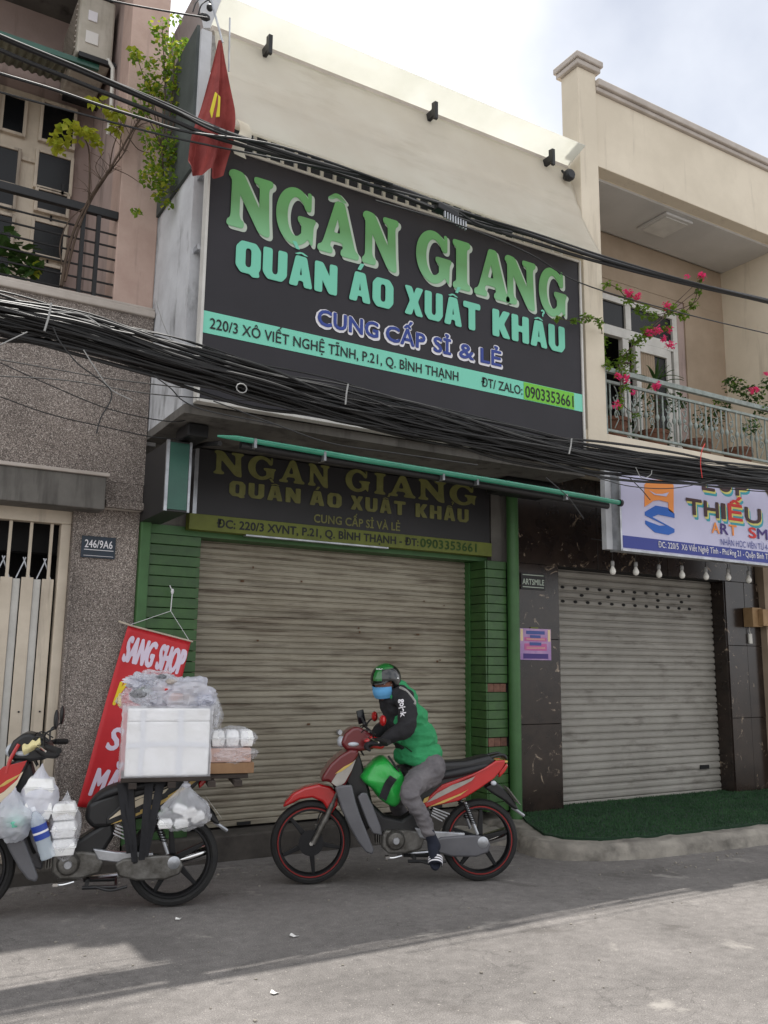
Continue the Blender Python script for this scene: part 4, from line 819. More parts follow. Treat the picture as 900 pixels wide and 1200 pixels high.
for x in (2.15, 5.5):
    mb = MB(); mb.tube([(x, 5.92, 3.12), (x+.05, 6.4, 3.22), (x+.02, 6.98, 3.28)], .018, 8); mb.build('arm', M['iron'], AB)
mb = MB(); mb.box((2.0, 6.2, 3.22), (2.16, 6.5, 3.32)); mb.build('gearbox', M['iron'], AB, bevel=.01)
# dusty rolled sheet and bracket at the right under the slab
mb = MB(); mb.box((5.15, 6.35, 3.20), (5.8, 6.7, 3.325)); tag(mb.build('cable_box', M['iron'], bevel=.03), 'dusty dark box tucked under the slab behind the cables', 'box')

# ============================================================ art school signboard
AS = thing('art_school_signboard', 'white and blue art class signboard with orange and blue logo at the right edge', 'signboard', (7.8, 6.0, 2.65))
a = [(6.162, 3.343), (6.139, 2.642), (8.313, 2.634)]
ax0, az0, az1 = 6.155, 2.66, 3.55
mb = MB(); mb.box((ax0, 5.90, az0), (9.9, 6.0, az1)); mb.build('panel', M['signw'], AS)
mb = MB(); mb.box((ax0-.006, 5.89, az0-.02), (9.9, 6.01, az0-.001)); mb.box((ax0-.02, 5.895, az0-.02), (ax0-.001, 6.04, az1)); mb.build('edge_trim', M['alu'], AS)
mb = MB(); mb.box((ax0-.10, 6.0, az0), (ax0-.021, 6.06, 3.59)); mb.build('side_return', M['wplaster'], AS)
bz = [(6.168, 2.782), (8.329, 2.794)]
bzt = (bz[0][1]+bz[1][1])/2
mb = MB(); mb.box((ax0+.01, 5.895, az0+.012), (9.89, 5.8995, bzt)); mb.build('blue_band', M['signn'], AS)
t1 = [(6.635, 2.730), (8.324, 2.745)]
def asx(s, x0, x1, z, h, m, y=5.891, **k): textmesh(s, x0, x1, z, h, y, m, 'lettering', AS, **k)
asx('ĐC: 220/5  Xô Viết Nghệ Tĩnh - Phường 21 - Quận Bình Thạnh', t1[0][0], t1[1][0]+.12, az0+.05, .062, M['white'], bold=.005)
t1 = [(7.560, 2.821), (8.333, 2.838), (7.428, 3.031), (7.418, 2.907), (7.835, 2.907), (8.013, 3.040), (8.002, 2.921), (8.645, 2.881)]
asx('NHẬN HỌC VIÊN TỪ 4-', t1[0][0], t1[1][0], bzt+.02, .068, M['signn'], bold=0)
za = bzt+.135
for s_, x0_, x1_, m_ in (('A', 0, .33, 'orange'), ('R', .34, .66, 'pprint'), ('T', .67, 1, 'orange')):
    w_ = t1[4][0]-t1[2][0]; asx(s_, t1[2][0]+w_*x0_, t1[2][0]+w_*x1_-.01, za, .115, M[m_], bold=.02)
asx('S', t1[5][0], t1[5][0]+.13, za, .115, M['rprint'], bold=.03); asx('MILE', t1[5][0]+.145, t1[5][0]+.66, za, .115, M['pprint'], bold=.02)
tw = [(7.063, 3.241), (8.245, 3.108)]
for s_, u0, u1, m_ in (('T', 0, .2, 'dprint'), ('H', .225, .42, 'dprint'), ('I', .45, .51, 'dprint'), ('Ế', .54, .74, 'rprint'), ('U', .77, 1, 'dprint')):
    x0_ = tw[0][0]+(tw[1][0]-tw[0][0])*u0; x1_ = tw[0][0]+(tw[1][0]-tw[0][0])*u1
    zq = bzt+.30
    asx(s_, x0_+.035, x1_+.035, zq-.04, .165, M['teal'], 5.898, bold=.05, d=.0015); asx(s_, x0_+.014, x1_+.014, zq-.016, .165, M['lyel'], 5.8955, bold=.05, d=.0015); asx(s_, x0_, x1_, zq, .165, M['dprint'] if s_ != 'Ế' else M['rprint'], 5.893, bold=.03, d=.0015)
for s_, px0, px1 in (('L', [(7.316, 3.393)][0][0], [(7.515, 3.416)][0][0]), ('Ớ', [(7.542, 3.419)][0][0], [(7.814, 3.450)][0][0]), ('P', [(7.842, 3.454)][0][0], [(8.053, 3.478)][0][0]), ('VẼ', [(8.298, 3.506)][0][0], [(8.856, 3.570)][0][0])):
    zq = bzt+.575
    asx(s_, px0+.035, px1+.035, zq-.04, .165, M['teal'], 5.898, bold=.05, d=.0015); asx(s_, px0+.014, px1+.014, zq-.016, .165, M['lyel'], 5.8955, bold=.05, d=.0015); asx(s_, px0, px1, zq, .165, M['dprint'], 5.893, bold=.03, d=.0015)
def poly(pts, m, nm='logo', y=5.894, d=.004):
    mb = MB(); mb.prism(pts, y, y+d); return mb.build(nm, m, AS)
poly([(6.471, 3.093), (6.483, 3.314), (6.546, 3.372), (6.739, 3.387), (6.837, 3.398), (6.896, 3.353), (6.877, 3.066), (6.805, 3.093), (6.810, 3.171), (6.678, 3.182), (6.593, 3.165), (6.544, 3.134)], M['orange'])
poly([(6.539, 3.261), (6.633, 3.237), (6.730, 3.248), (6.817, 3.275), (6.777, 3.227), (6.609, 3.226)], M['signw'], y=5.890, d=.002)
poly([(6.474, 3.043), (6.626, 3.121), (6.795, 3.117), (6.889, 3.067), (6.887, 3.023), (6.657, 3.035), (6.572, 3.002), (6.879, 2.911), (6.877, 2.877), (6.790, 2.844), (6.599, 2.853), (6.473, 2.925), (6.475, 2.959), (6.662, 2.926), (6.759, 2.935), (6.472, 3.009)], M['blue'])
# hanging bulbs
BW = MB(); BW.tube([(6.05, 6.2, 2.78), (7.0, 6.2, 2.765), (8.1, 6.2, 2.77)], .006, 5); tag(BW.build('bulb_wire', M['cable']), 'thin black wire from which the white bulbs hang', 'wire')
proto = None
for i, px_ in enumerate([(6.275, 6.150, 2.545), (6.592, 6.150, 2.558), (6.919, 6.150, 2.554), (7.259, 6.150, 2.568), (7.626, 6.150, 2.574), (7.981, 6.150, 2.588), (8.319, 6.150, 2.582)]):
    if proto is None:
        proto = thing('light_bulb', '', 'bulb', px_, 'bulbs hanging under the art sign'); 
        ch = [(MB().tube([(0, 0, .03), (0, 0, .16)], .004, 5), 'cord', M['cable']), (MB().lathe([(.014, .03), (.019, .02), (.019, -.012), (.014, -.02)], n=12), 'socket', M['socket']),
              (MB().lathe([(.013, -.02), (.017, -.035), (.028, -.056), (.031, -.075), (.024, -.095), (.008, -.106)], n=14), 'glass', M['bulb'])]
        for b_, nm, m_ in ch: 
            o = bpy.data.objects.new(nm, b_.mesh(nm, m_, True)); COL.objects.link(o); o.parent = proto
        root = proto
    else:
        root = proto.copy(); COL.objects.link(root); root.location = px_
        for c_ in list(proto.children):
            d_ = c_.copy(); COL.objects.link(d_); d_.parent = root
    nth = ('leftmost', 'second from left', 'third from left', 'middle', 'fifth from left', 'sixth from left', 'rightmost')[i]
    root['label'] = '%s of the seven small white bulbs hanging under the art signboard' % nth

# red banner hanging askew
BN = thing('red_banner', 'red vinyl banner SANG SHOP hung askew on string beside the left bike', 'banner', (1.9, 6.9, .8))
def rot2(o, c, a):
    ca, sa = math.cos(a), math.sin(a)
    w = Vector(wloc(o)) if False else None
    for v in o.data.vertices:
        x, z = v.co.x-c[0], v.co.z-c[1]; v.co.x = c[0]+x*ca-z*sa; v.co.z = c[1]+x*sa+z*ca
tl_ = [(1.836, 1.831)][0]; bw, bh_ = .53, 1.36
ang_ = math.radians(-12.5)
mb = MB(); mb.grid(lambda u, v: (tl_[0]+u*bw, 6.93+.02*math.sin(v*5+u*2)+.008*math.sin(u*9), tl_[1]-v*bh_), 14, 30); o = mb.build('sheet', M['banner'], BN, solid=.002, smooth=True); rot2(o, tl_, ang_)
def bt_(s, u0, u1, v0, h, m):
    o = textmesh(s, tl_[0]+u0*bw, tl_[0]+u1*bw, tl_[1]-v0*bh_, h, 6.93, m, 'lettering', BN, bold=.03, shear=.18)
    for v in o.data.vertices:
        u = (v.co.x-tl_[0])/bw; w = (tl_[1]-v.co.z)/bh_; v.co.y += .02*math.sin(w*5+u*2)+.008*math.sin(u*9)-.006
    rot2(o, tl_, ang_)
bt_('SANG', .05, .52, .195, .20, M['bwhite']); bt_('SHOP', .55, .99, .195, .20, M['bwhite']); bt_('K', .10, .24, .44, .18, M['byel']); bt_('S', .16, .36, .68, .17, M['bwhite']); bt_('MẶT', .10, .66, .93, .20, M['bwhite'])
hk = [(2.168, 6.930, 1.957), (2.174, 6.930, 2.114), (2.150, 6.930, 2.161), (1.836, 6.930, 1.831), (2.335, 6.930, 1.725)]
mb = MB(); mb.tube([hk[3], hk[0]], .0022, 5); mb.tube([hk[4], hk[0]], .0022, 5); mb.tube([hk[0], hk[1], hk[2]], .004, 5); mb.lathe([(.008, -.02), (.014, 0), (.008, .02)], (hk[1][0], 6.93, hk[1][2]), 'z', 8); mb.build('string', M['white'], BN)
mb = MB(); mb.tube([(1.759, 6.920, 1.861), (1.853, 6.920, 1.832), (2.360, 6.920, 1.719)], .007, 6); mb.build('rod', M['wood'], BN)

# furled red flag
FL = thing('red_flag', 'furled red flag with yellow star cloth hanging at the left end of the awning', 'flag', (1.95, 5.6, 5.3))
left = [(1.890, 5.620, 6.082), (1.844, 5.620, 5.797), (1.800, 5.620, 5.506), (1.737, 5.620, 5.248), (1.697, 5.620, 5.036), (1.732, 5.620, 4.962)]
rgt = [(1.916, 5.620, 6.092), (1.968, 5.620, 5.811), (2.007, 5.620, 5.547), (2.026, 5.620, 5.416), (2.033, 5.620, 5.248), (1.977, 5.620, 5.027)]
def fl_(u, v):
    f = v*5; i = min(int(f), 4); t_ = f-i
    a = Vector(left[i]).lerp(Vector(left[i+1]), t_); b = Vector(rgt[i]).lerp(Vector(rgt[i+1]), t_)
    p = a.lerp(b, u); p.y += (.050*math.sin(u*10+.8*math.sin(v*4))+.02*math.sin(u*21+v*5))*min(1, v*2.5); p.x += .012*math.sin(v*9+u*4)*v; p.z += .03*math.sin(u*13)*max(0, v-.6); return p
mb = MB(); mb.grid(fl_, 36, 24); mb.build('cloth', M['red'], FL, smooth=True)
mb = MB(); mb.prism([(1.867, 5.617), (1.907, 5.591), (1.908, 5.435), (1.851, 5.408), (1.836, 5.456)], 5.565, 5.575); mb.build('star', M['yellow'], FL)
mb = MB(); mb.tube([(1.814, 5.620, 6.425), (1.839, 5.620, 6.322), (1.893, 5.620, 6.168), (1.923, 5.620, 6.074)], .008, 6); mb.build('pole', M['alu'], FL)
mb = MB(); mb.tube([(1.98, 5.62, 5.86), (1.97, 5.62, 6.3)], .006, 6); mb.build('cord', M['alu'], FL)

# ============================================================ cables
def cable(pts, r, label, m=None, group=None, n=6, steps=6, name='cable'):
    mb = MB(); mb.tube(cat_rom(pts, steps), r, n)
    return tag(mb.build(name, m or M['cable'], smooth=True), label, 'cable', group)
main = [(-0.044, 5.350, 3.496), (0.292, 5.350, 3.533), (0.563, 5.350, 3.531), (1.049, 5.350, 3.523), (1.587, 5.350, 3.463), (2.179, 5.350, 3.421), (2.835, 5.350, 3.380), (3.566, 5.350, 3.347), (4.389, 5.350, 3.325), (5.321, 5.350, 3.315), (6.388, 5.350, 3.345), (7.625, 5.350, 3.404), (9.731, 5.350, 3.539)]
N1 = 84
for i in range(N1):
    a0 = random.uniform(0, 2*PI); ph = random.uniform(0, 6); pts = []; rr = math.sqrt(random.random())
    flat = random.uniform(-1, 1)
    for j, p in enumerate(main):
        sp = .115 if 1 < j < 11 else .10
        a = a0+.35*math.sin(j*.7+ph)+j*.12
        w = rr*(1+.18*math.sin(j*1.9+ph*2))
        pts.append((p[0], p[1]+.13*w*math.cos(a), p[2]+sp*w*math.sin(a)*1.05-(.03*math.sin(j*1.7+ph))-(.05*(i % 9 == 0)*(.5+.5*math.sin(j*1.1+ph)))))
    cable(pts, random.choice((.004, .005, .006, .008, .011)), 'one of the many black cables in the thick sagging bundle across the shopfront', group='cables of the lower bundle')
for k, (dz, dy, r) in enumerate(((.0, 0, .018), (-.062, .03, .015), (.035, .05, .010), (-.03, -.03, .009))):
    up = [(-0.145, 5.500, 5.513), (0.430, 5.500, 5.427), (0.956, 5.500, 5.381), (1.533, 5.500, 5.325), (1.844, 5.500, 5.285), (2.511, 5.500, 5.274), (3.254, 5.500, 5.291), (4.000, 5.500, 5.269), (4.735, 5.500, 5.282), (5.549, 5.500, 5.288), (6.700, 5.500, 5.338), (8.037, 5.500, 5.435), (9.949, 5.500, 5.561)]
    cable([(p[0], p[1]+dy+.02*math.sin(j*.9+k), p[2]+dz*(1 if j < 5 else .45)+.008*math.sin(j*1.1+k*2)) for j, p in enumerate(up)], r,
          ('thickest black cable of the upper bundle above the big signboard', 'second thick cable just under the thickest upper one', 'thin cable running along the top of the upper bundle', 'thin cable between the two thick upper cables')[k], group='cables of the upper bundle', n=8)
cable([(0.068, 5.450, 5.139), (0.447, 5.450, 5.139), (0.749, 5.450, 5.148), (1.015, 5.450, 5.144), (1.351, 5.450, 5.147), (1.659, 5.450, 5.160), (2.349, 5.450, 5.283), (3.303, 5.450, 5.281)], .010, 'single black cable crossing the left balcony under the upper bundle')
cable([(0.080, 5.450, 5.002), (0.457, 5.450, 5.014), (0.758, 5.450, 5.031), (1.242, 5.450, 5.058), (1.650, 5.450, 5.092), (2.285, 5.450, 5.173), (2.995, 5.450, 5.264)], .007, 'lowest thin cable crossing the yellow leaved branch')
cable([(0.973, 5.500, 5.949), (1.199, 5.500, 5.990), (1.493, 5.500, 6.059), (1.759, 5.500, 6.126)], .007, 'short thin cable at the very top left against the sky')
cable([(3.063, 5.300, 5.000), (3.897, 5.300, 5.020), (4.559, 5.300, 4.968), (5.122, 5.300, 4.847), (6.200, 5.300, 4.850), (7.708, 5.300, 4.926), (9.205, 5.300, 5.033)], .006, 'thin lone cable passing over the big sign and the balcony flowers')
cable([(3.071, 5.450, 5.216), (3.793, 5.450, 5.253), (4.139, 5.450, 5.186), (4.503, 5.450, 5.211)], .010, 'short loose cable end looped by the splice box')
for k, (pp, m_, lb) in enumerate((
    ([(0.506, 5.500, 3.325), (0.892, 5.500, 3.324), (1.254, 5.500, 3.324), (1.803, 5.500, 3.353)], 'cable', 'thin wire sagging just under the bundle on the stone wall'),
    ([(0.677, 6.200, 3.530), (1.014, 6.200, 3.428), (1.428, 6.200, 3.324), (1.864, 6.200, 3.304), (2.070, 6.200, 3.375)], 'cable', 'thin wire curving across the speckled stone wall to the shop corner'),
    ([(0.708, 6.300, 3.322), (1.046, 6.300, 3.250), (1.460, 6.300, 3.214), (1.760, 6.300, 3.194), (1.999, 6.300, 3.209)], 'cable', 'lowest thin wire across the speckled stone wall'),
    ([(0.571, 5.600, 3.249), (1.015, 5.600, 3.297), (1.559, 5.600, 3.302), (2.286, 5.600, 3.377)], 'cable', 'straight thin wire below the cable bundle at left'),
    ([(0.818, 5.100, 3.444), (0.861, 5.100, 3.366), (0.964, 5.100, 3.257), (1.064, 5.100, 3.198), (1.157, 5.100, 3.136), (1.171, 5.100, 3.071), (1.120, 5.100, 2.949), (1.102, 5.100, 2.854)], 'cable', 'loose black wire dangling from the bundle over the stone wall'),
    ([(0.996, 5.100, 3.341), (1.071, 5.100, 3.241), (1.167, 5.100, 3.133), (1.295, 5.100, 3.087)], 'cablew', 'short white wire end sticking out below the bundle'),
    ([(0.795, 5.050, 3.510), (0.864, 5.050, 3.525), (0.958, 5.050, 3.536), (1.032, 5.050, 3.510), (1.068, 5.050, 3.487)], 'cablew', 'pale wire arching on top of the bundle at left'),
    ([(0.544, 5.050, 3.264), (0.606, 5.050, 3.312), (0.677, 5.050, 3.367)], 'cablew', 'pale wire at the left edge under the bundle'),
    ([(1.539, 5.600, 3.956), (1.587, 5.600, 3.827), (1.634, 5.600, 3.734), (1.671, 5.600, 3.693)], 'cablew', 'thin pale wire hanging beside the big signboard at left'),
    ([(1.413, 5.100, 3.262), (1.522, 5.100, 3.201), (1.606, 5.100, 3.134), (1.772, 5.100, 3.096), (2.206, 5.100, 3.080)], 'cable', 'black wire drooping in front of the shop corner'),
    ([(1.797, 5.100, 3.166), (2.266, 5.100, 3.072), (2.644, 5.100, 3.011), (3.185, 5.100, 3.014), (3.857, 5.100, 3.020)], 'cable', 'loose black wire sagging under the bundle before the old sign'),
    ([(4.519, 5.100, 3.003), (4.736, 5.100, 2.877), (4.903, 5.100, 2.716)], 'cable', 'short bent wire hanging over the mint bar end'),
    ([(5.435, 5.100, 3.113), (5.571, 5.100, 3.027), (5.669, 5.100, 2.950)], 'cable', 'short dark wire hanging over the art sign logo'),
    ([(5.510, 5.100, 3.210), (5.577, 5.100, 3.130), (5.681, 5.100, 3.165), (5.704, 5.100, 3.212)], 'cablew', 'white wire curl on the bundle at right'),
    ([(6.341, 5.100, 3.222), (6.328, 5.100, 3.337), (6.348, 5.100, 3.457), (6.400, 5.100, 3.543)], 'rprint', 'thin red wire tied round the bundle at right'),
    ([(5.065, 5.100, 3.069), (5.452, 5.100, 3.042), (5.970, 5.100, 3.087), (6.536, 5.100, 3.230)], 'cable', 'loose black wire looping over the top of the art sign'))):
    cable(pp, .0035 if m_ != 'cable' else .0042, lb, M[m_], 'loose wires around the lower bundle', n=5, name='wire')
c_ = [(1.941, 5.000, 3.248)][0]
mb = MB(); mb.tube([(c_[0]+.035*math.cos(a/10*2*PI), c_[1], c_[2]+.03*math.sin(a/10*2*PI)) for a in range(11)], .004, 5); tag(mb.build('wire_coil', M['cablew']), 'small pale coil of wire on the bundle in front of the big sign', 'wire')
for (pa, lb) in (([(2.698, 5.000, 3.411), (2.686, 5.000, 3.337), (2.681, 5.000, 3.265)], 'white tie around the cable bundle below the middle of the big sign'), ([(4.703, 5.000, 3.323), (4.692, 5.000, 3.259), (4.672, 5.000, 3.194)], 'white tie around the cable bundle at the big sign right corner'), ([(0.783, 5.000, 3.545), (0.775, 5.000, 3.457), (0.759, 5.000, 3.373)], 'pale tie around the cable bundle at left')):
    mb = MB(); mb.tube(pa, .006, 5); tag(mb.build('cable_tie', M['cablew']), lb, 'cable tie', 'ties on the lower bundle')
sb = thing('splice_box', 'black cable splice box with comb like fins above the big sign', 'splice box', (3.5, 5.1, 5))
c_ = Vector([(3.832, 5.470, 5.214)][0])
mb = MB(); mb.obox(c_, (.10, 0, -.02), (0, .04, 0), (.006, 0, .03)); mb.build('case', M['iron'], sb, bevel=.01)
for k in range(9):
    mb = MB(); mb.box((c_.x-.05+k*.026, c_.y-.05, c_.z-.085-k*.006), (c_.x-.04+k*.026, c_.y-.03, c_.z-.03-k*.004)); mb.build('fin', M['alu'], sb)
aw = thing('wire_hooks', 'bent wire hooks on the roof corner above the furled red flag', 'wire', (1.9, 6, 6.8))
mb = MB(); mb.tube(cat_rom([(1.861, 6.200, 6.710), (1.885, 6.200, 6.806), (1.938, 6.200, 6.885), (1.997, 6.200, 6.864), (2.008, 6.200, 6.790)]), .006, 5); mb.tube(cat_rom([(1.905, 6.200, 6.698), (1.928, 6.200, 6.802), (1.982, 6.200, 6.873)]), .006, 5); mb.build('hook', M['iron'], aw)
mb = MB(); mb.ell([(1.961, 6.200, 6.707)][0], (.05, .03, .03), 8, 5); mb.ell([(2.000, 6.200, 6.810)][0], (.03, .03, .03), 8, 5); mb.build('insulator', M['iron'], aw)

# ============================================================ plants
def leaves(mb, c, r, n, size=.045, droop=.3, seed=0, fill=1.0):
    c = Vector(c)
    for i in range(n):
        while True:
            d = Vector((random.uniform(-1, 1), random.uniform(-1, 1), random.uniform(-1, 1)))
            if d.length <= 1: break
        p = c+Vector((d.x*r[0], d.y*r[1], d.z*r[2]))
        a = random.uniform(0, 2*PI); el = random.uniform(-1.1, .5); f = Vector((math.cos(a)*math.cos(el), math.sin(a)*math.cos(el), math.sin(el)-droop)).normalized()
        s_ = f.cross(Vector((random.uniform(-.4, .4), random.uniform(-.4, .4), 1))).normalized(); nn = s_.cross(f); L = size*random.uniform(.6, 1.25); w = L*.36
        mb.add([p, p+f*L*.45+s_*w+nn*L*.06, p+f*L, p+f*L*.45-s_*w+nn*L*.06, p+f*L*.5-nn*L*.05], [(0, 1, 4), (1, 2, 4), (2, 3, 4), (3, 0, 4)])
T1 = thing('balcony_shrub', 'leaning bare stemmed shrub with yellow green leaves on the left balcony', 'shrub', (.95, 7.15, 4.45))
st = MB()
for pa, r0, r1 in (([(1.162, 7.000, 4.503), (1.183, 7.000, 4.764), (1.242, 7.000, 5.061), (1.345, 7.000, 5.348), (1.468, 6.950, 5.608), (1.592, 6.900, 5.919), (1.694, 6.850, 6.149), (1.757, 6.800, 6.319)], .014, .006), ([(1.185, 7.000, 4.545), (1.238, 7.000, 4.926), (1.324, 7.000, 5.251), (1.456, 7.000, 5.560), (1.559, 6.900, 5.752), (1.619, 6.850, 5.948)], .011, .004), ([(1.324, 7.000, 5.251), (1.313, 7.000, 5.515), (1.291, 7.000, 5.739), (1.243, 7.000, 5.839)], .009, .004), ([(1.467, 7.000, 5.602), (1.482, 7.000, 5.803), (1.526, 7.000, 6.016), (1.535, 7.000, 6.219)], .006, .003), ([(1.479, 7.000, 5.637), (1.623, 7.000, 5.613), (1.734, 7.000, 5.569)], .004, .002),
                   ([(1.418, 7.000, 5.494), (1.355, 7.000, 5.605), (1.415, 7.000, 5.757)], .004, .002), ([(1.601, 7.000, 5.962), (1.694, 7.000, 5.874), (1.812, 7.000, 5.873)], .005, .003), ([(1.173, 7.000, 4.629), (1.126, 7.000, 4.822), (1.175, 7.000, 5.057), (1.310, 7.000, 5.247)], .006, .004), ([(1.664, 7.000, 6.129), (1.726, 7.000, 6.330), (1.905, 7.000, 6.645)], .005, .003), ([(1.543, 7.000, 5.745), (1.545, 7.000, 5.943), (1.578, 7.000, 6.114)], .004, .002), ([(1.581, 7.000, 5.828), (1.668, 7.000, 6.066), (1.780, 7.000, 6.170)], .004, .002)):
    pp = cat_rom(pa, 4); st.tube(pp, [r0+(r1-r0)*i/(len(pp)-1) for i in range(len(pp))], 6)
for i in range(46):
    b0 = Vector(random.choice([(1.335, 6.950, 5.321), (1.468, 6.950, 5.608), (1.603, 6.950, 5.951), (1.445, 6.950, 5.531), (1.571, 6.950, 5.782), (1.515, 6.950, 5.984), (1.408, 6.950, 5.466), (1.656, 6.950, 6.033)]))
    d = Vector((random.uniform(-.18, .14), random.uniform(-.1, .1), random.uniform(-.02, .24))); st.tube([b0, b0+d*.5+Vector((0, 0, .02)), b0+d], [.003, .002, .001], 4)
st.build('branches', M['bark'], T1, smooth=True)
CY = [((1.037, 6.950, 5.740), (0.07, 0.07, 0.06), 16), ((1.114, 6.900, 5.830), (0.08, 0.08, 0.06), 18), ((1.236, 6.900, 5.812), (0.10, 0.10, 0.07), 26), ((1.332, 6.950, 5.780), (0.06, 0.06, 0.05), 10), ((1.056, 6.950, 5.656), (0.06, 0.06, 0.05), 10), ((1.296, 6.900, 6.143), (0.05, 0.05, 0.03), 6), ((1.439, 6.900, 6.086), (0.09, 0.09, 0.05), 20), ((1.486, 6.950, 5.990), (0.05, 0.05, 0.05), 9), ((1.565, 6.800, 6.613), (0.05, 0.05, 0.06), 10), ]
CG = [((1.728, 6.600, 6.788), (0.08, 0.06, 0.10), 16), ((1.831, 6.600, 6.913), (0.05, 0.04, 0.04), 6), ((1.643, 6.600, 6.768), (0.05, 0.04, 0.04), 6), ((1.847, 6.600, 6.613), (0.19, 0.12, 0.15), 72), ((1.965, 6.600, 6.681), (0.11, 0.08, 0.12), 40), ((1.933, 6.600, 6.391), (0.18, 0.12, 0.12), 72), ((1.729, 6.650, 6.399), (0.16, 0.12, 0.12), 48), ((1.558, 6.700, 6.521), (0.08, 0.06, 0.06), 11), ((1.668, 6.650, 6.218), (0.14, 0.10, 0.10), 40), ((1.620, 6.700, 6.074), (0.12, 0.09, 0.09), 27), ((1.833, 6.600, 6.195), (0.16, 0.12, 0.12), 48), ((1.933, 6.550, 6.062), (0.09, 0.07, 0.09), 24), ((1.714, 6.600, 5.780), (0.12, 0.09, 0.11), 40), ((1.780, 6.550, 5.586), (0.16, 0.12, 0.11), 64), ((1.686, 6.550, 5.405), (0.09, 0.07, 0.10), 32), ((1.812, 6.500, 5.368), (0.14, 0.10, 0.11), 48), ((1.750, 6.500, 5.230), (0.07, 0.05, 0.06), 19), ((1.829, 6.500, 5.180), (0.04, 0.03, 0.05), 8), ((1.615, 6.600, 5.104), (0.04, 0.03, 0.04), 6), ((1.864, 6.500, 5.701), (0.09, 0.07, 0.10), 32), ]
BG = [((5.691, 5.800, 4.826), (0.06, 0.06, 0.03), 26), ((5.497, 5.780, 4.742), (0.05, 0.05, 0.03), 16), ((5.325, 5.800, 4.736), (0.05, 0.05, 0.02), 12), ((5.896, 5.850, 4.837), (0.06, 0.06, 0.05), 26), ((6.148, 6.050, 4.762), (0.05, 0.05, 0.10), 44), ((6.163, 6.050, 4.569), (0.04, 0.04, 0.08), 26), ((6.080, 5.900, 5.304), (0.04, 0.04, 0.03), 10), ((6.219, 5.900, 5.284), (0.04, 0.04, 0.02), 8), ((6.346, 5.900, 5.205), (0.07, 0.07, 0.05), 26), ((6.571, 5.920, 5.155), (0.09, 0.09, 0.07), 44), ((6.751, 5.950, 5.132), (0.06, 0.06, 0.05), 26), ((6.967, 5.900, 5.238), (0.08, 0.08, 0.07), 46), ((7.161, 5.900, 5.225), (0.06, 0.06, 0.06), 30), ((7.305, 5.880, 5.365), (0.05, 0.05, 0.06), 26), ((7.361, 5.850, 5.521), (0.04, 0.04, 0.05), 18), ((7.397, 5.850, 5.646), (0.04, 0.04, 0.03), 12), ((6.536, 5.950, 4.828), (0.09, 0.09, 0.07), 50), ((6.634, 5.900, 4.924), (0.07, 0.07, 0.07), 40), ((6.543, 6.100, 4.722), (0.09, 0.09, 0.07), 50), ((6.404, 6.100, 4.604), (0.07, 0.07, 0.05), 30), ((6.863, 5.900, 5.000), (0.05, 0.05, 0.05), 20), ((6.278, 5.950, 4.446), (0.06, 0.06, 0.05), 24), ((6.285, 5.920, 4.263), (0.05, 0.05, 0.05), 20), ((6.231, 5.920, 4.123), (0.04, 0.04, 0.06), 18), ((6.424, 5.920, 4.007), (0.04, 0.04, 0.03), 10), ((6.639, 6.150, 4.618), (0.08, 0.08, 0.08), 30), ((6.093, 5.950, 4.473), (0.04, 0.04, 0.04), 14), ]
BD = [((6.633, 6.350, 4.025), (0.20, 0.12, 0.16), 110), ((7.148, 6.400, 4.353), (0.20, 0.12, 0.14), 90), ((7.498, 6.350, 4.447), (0.22, 0.12, 0.12), 110), ((8.049, 6.350, 4.340), (0.25, 0.12, 0.12), 110), ((7.204, 6.350, 4.017), (0.20, 0.12, 0.14), 90), ((8.331, 6.200, 4.750), (0.16, 0.12, 0.10), 110), ((8.486, 6.100, 4.630), (0.18, 0.12, 0.12), 130), ((8.628, 6.050, 4.459), (0.12, 0.12, 0.10), 70), ((8.087, 6.200, 4.458), (0.14, 0.12, 0.10), 70), ((8.284, 5.980, 4.191), (0.10, 0.10, 0.12), 50), ((8.808, 6.100, 4.808), (0.10, 0.10, 0.08), 40), ]
BP = [((6.308, 5.850, 5.241), (0.04, 0.04, 0.03), 30), ((6.426, 5.850, 5.224), (0.04, 0.04, 0.03), 24), ((6.859, 5.850, 5.233), (0.04, 0.04, 0.03), 22), ((7.391, 5.820, 5.691), (0.04, 0.04, 0.04), 26), ((7.172, 5.820, 5.617), (0.03, 0.03, 0.02), 8), ((6.611, 5.880, 4.894), (0.05, 0.05, 0.04), 30), ((6.714, 5.860, 4.937), (0.05, 0.05, 0.04), 34), ((6.916, 5.880, 4.996), (0.03, 0.03, 0.04), 18), ((6.895, 5.860, 4.819), (0.05, 0.05, 0.03), 28), ((6.810, 5.860, 4.875), (0.03, 0.03, 0.03), 12), ((6.176, 5.900, 4.369), (0.03, 0.03, 0.03), 18), ((6.292, 5.900, 4.355), (0.03, 0.03, 0.04), 20), ((6.712, 5.900, 4.360), (0.05, 0.05, 0.04), 34), ((6.151, 5.900, 4.070), (0.03, 0.03, 0.03), 14), ((8.271, 5.900, 4.589), (0.05, 0.05, 0.04), 32), ((8.502, 5.900, 4.828), (0.03, 0.03, 0.02), 12), ((6.422, 5.950, 4.260), (0.03, 0.03, 0.02), 8), ]
LL = [((0.835, 7.200, 4.829), (0.12, 0.12, 0.06), 12), ((0.789, 7.250, 4.690), (0.14, 0.12, 0.12), 26), ((0.945, 7.250, 4.768), (0.10, 0.10, 0.10), 16), ((0.950, 7.100, 4.635), (0.04, 0.04, 0.05), 10), ((0.749, 7.200, 4.952), (0.10, 0.10, 0.04), 8), ]

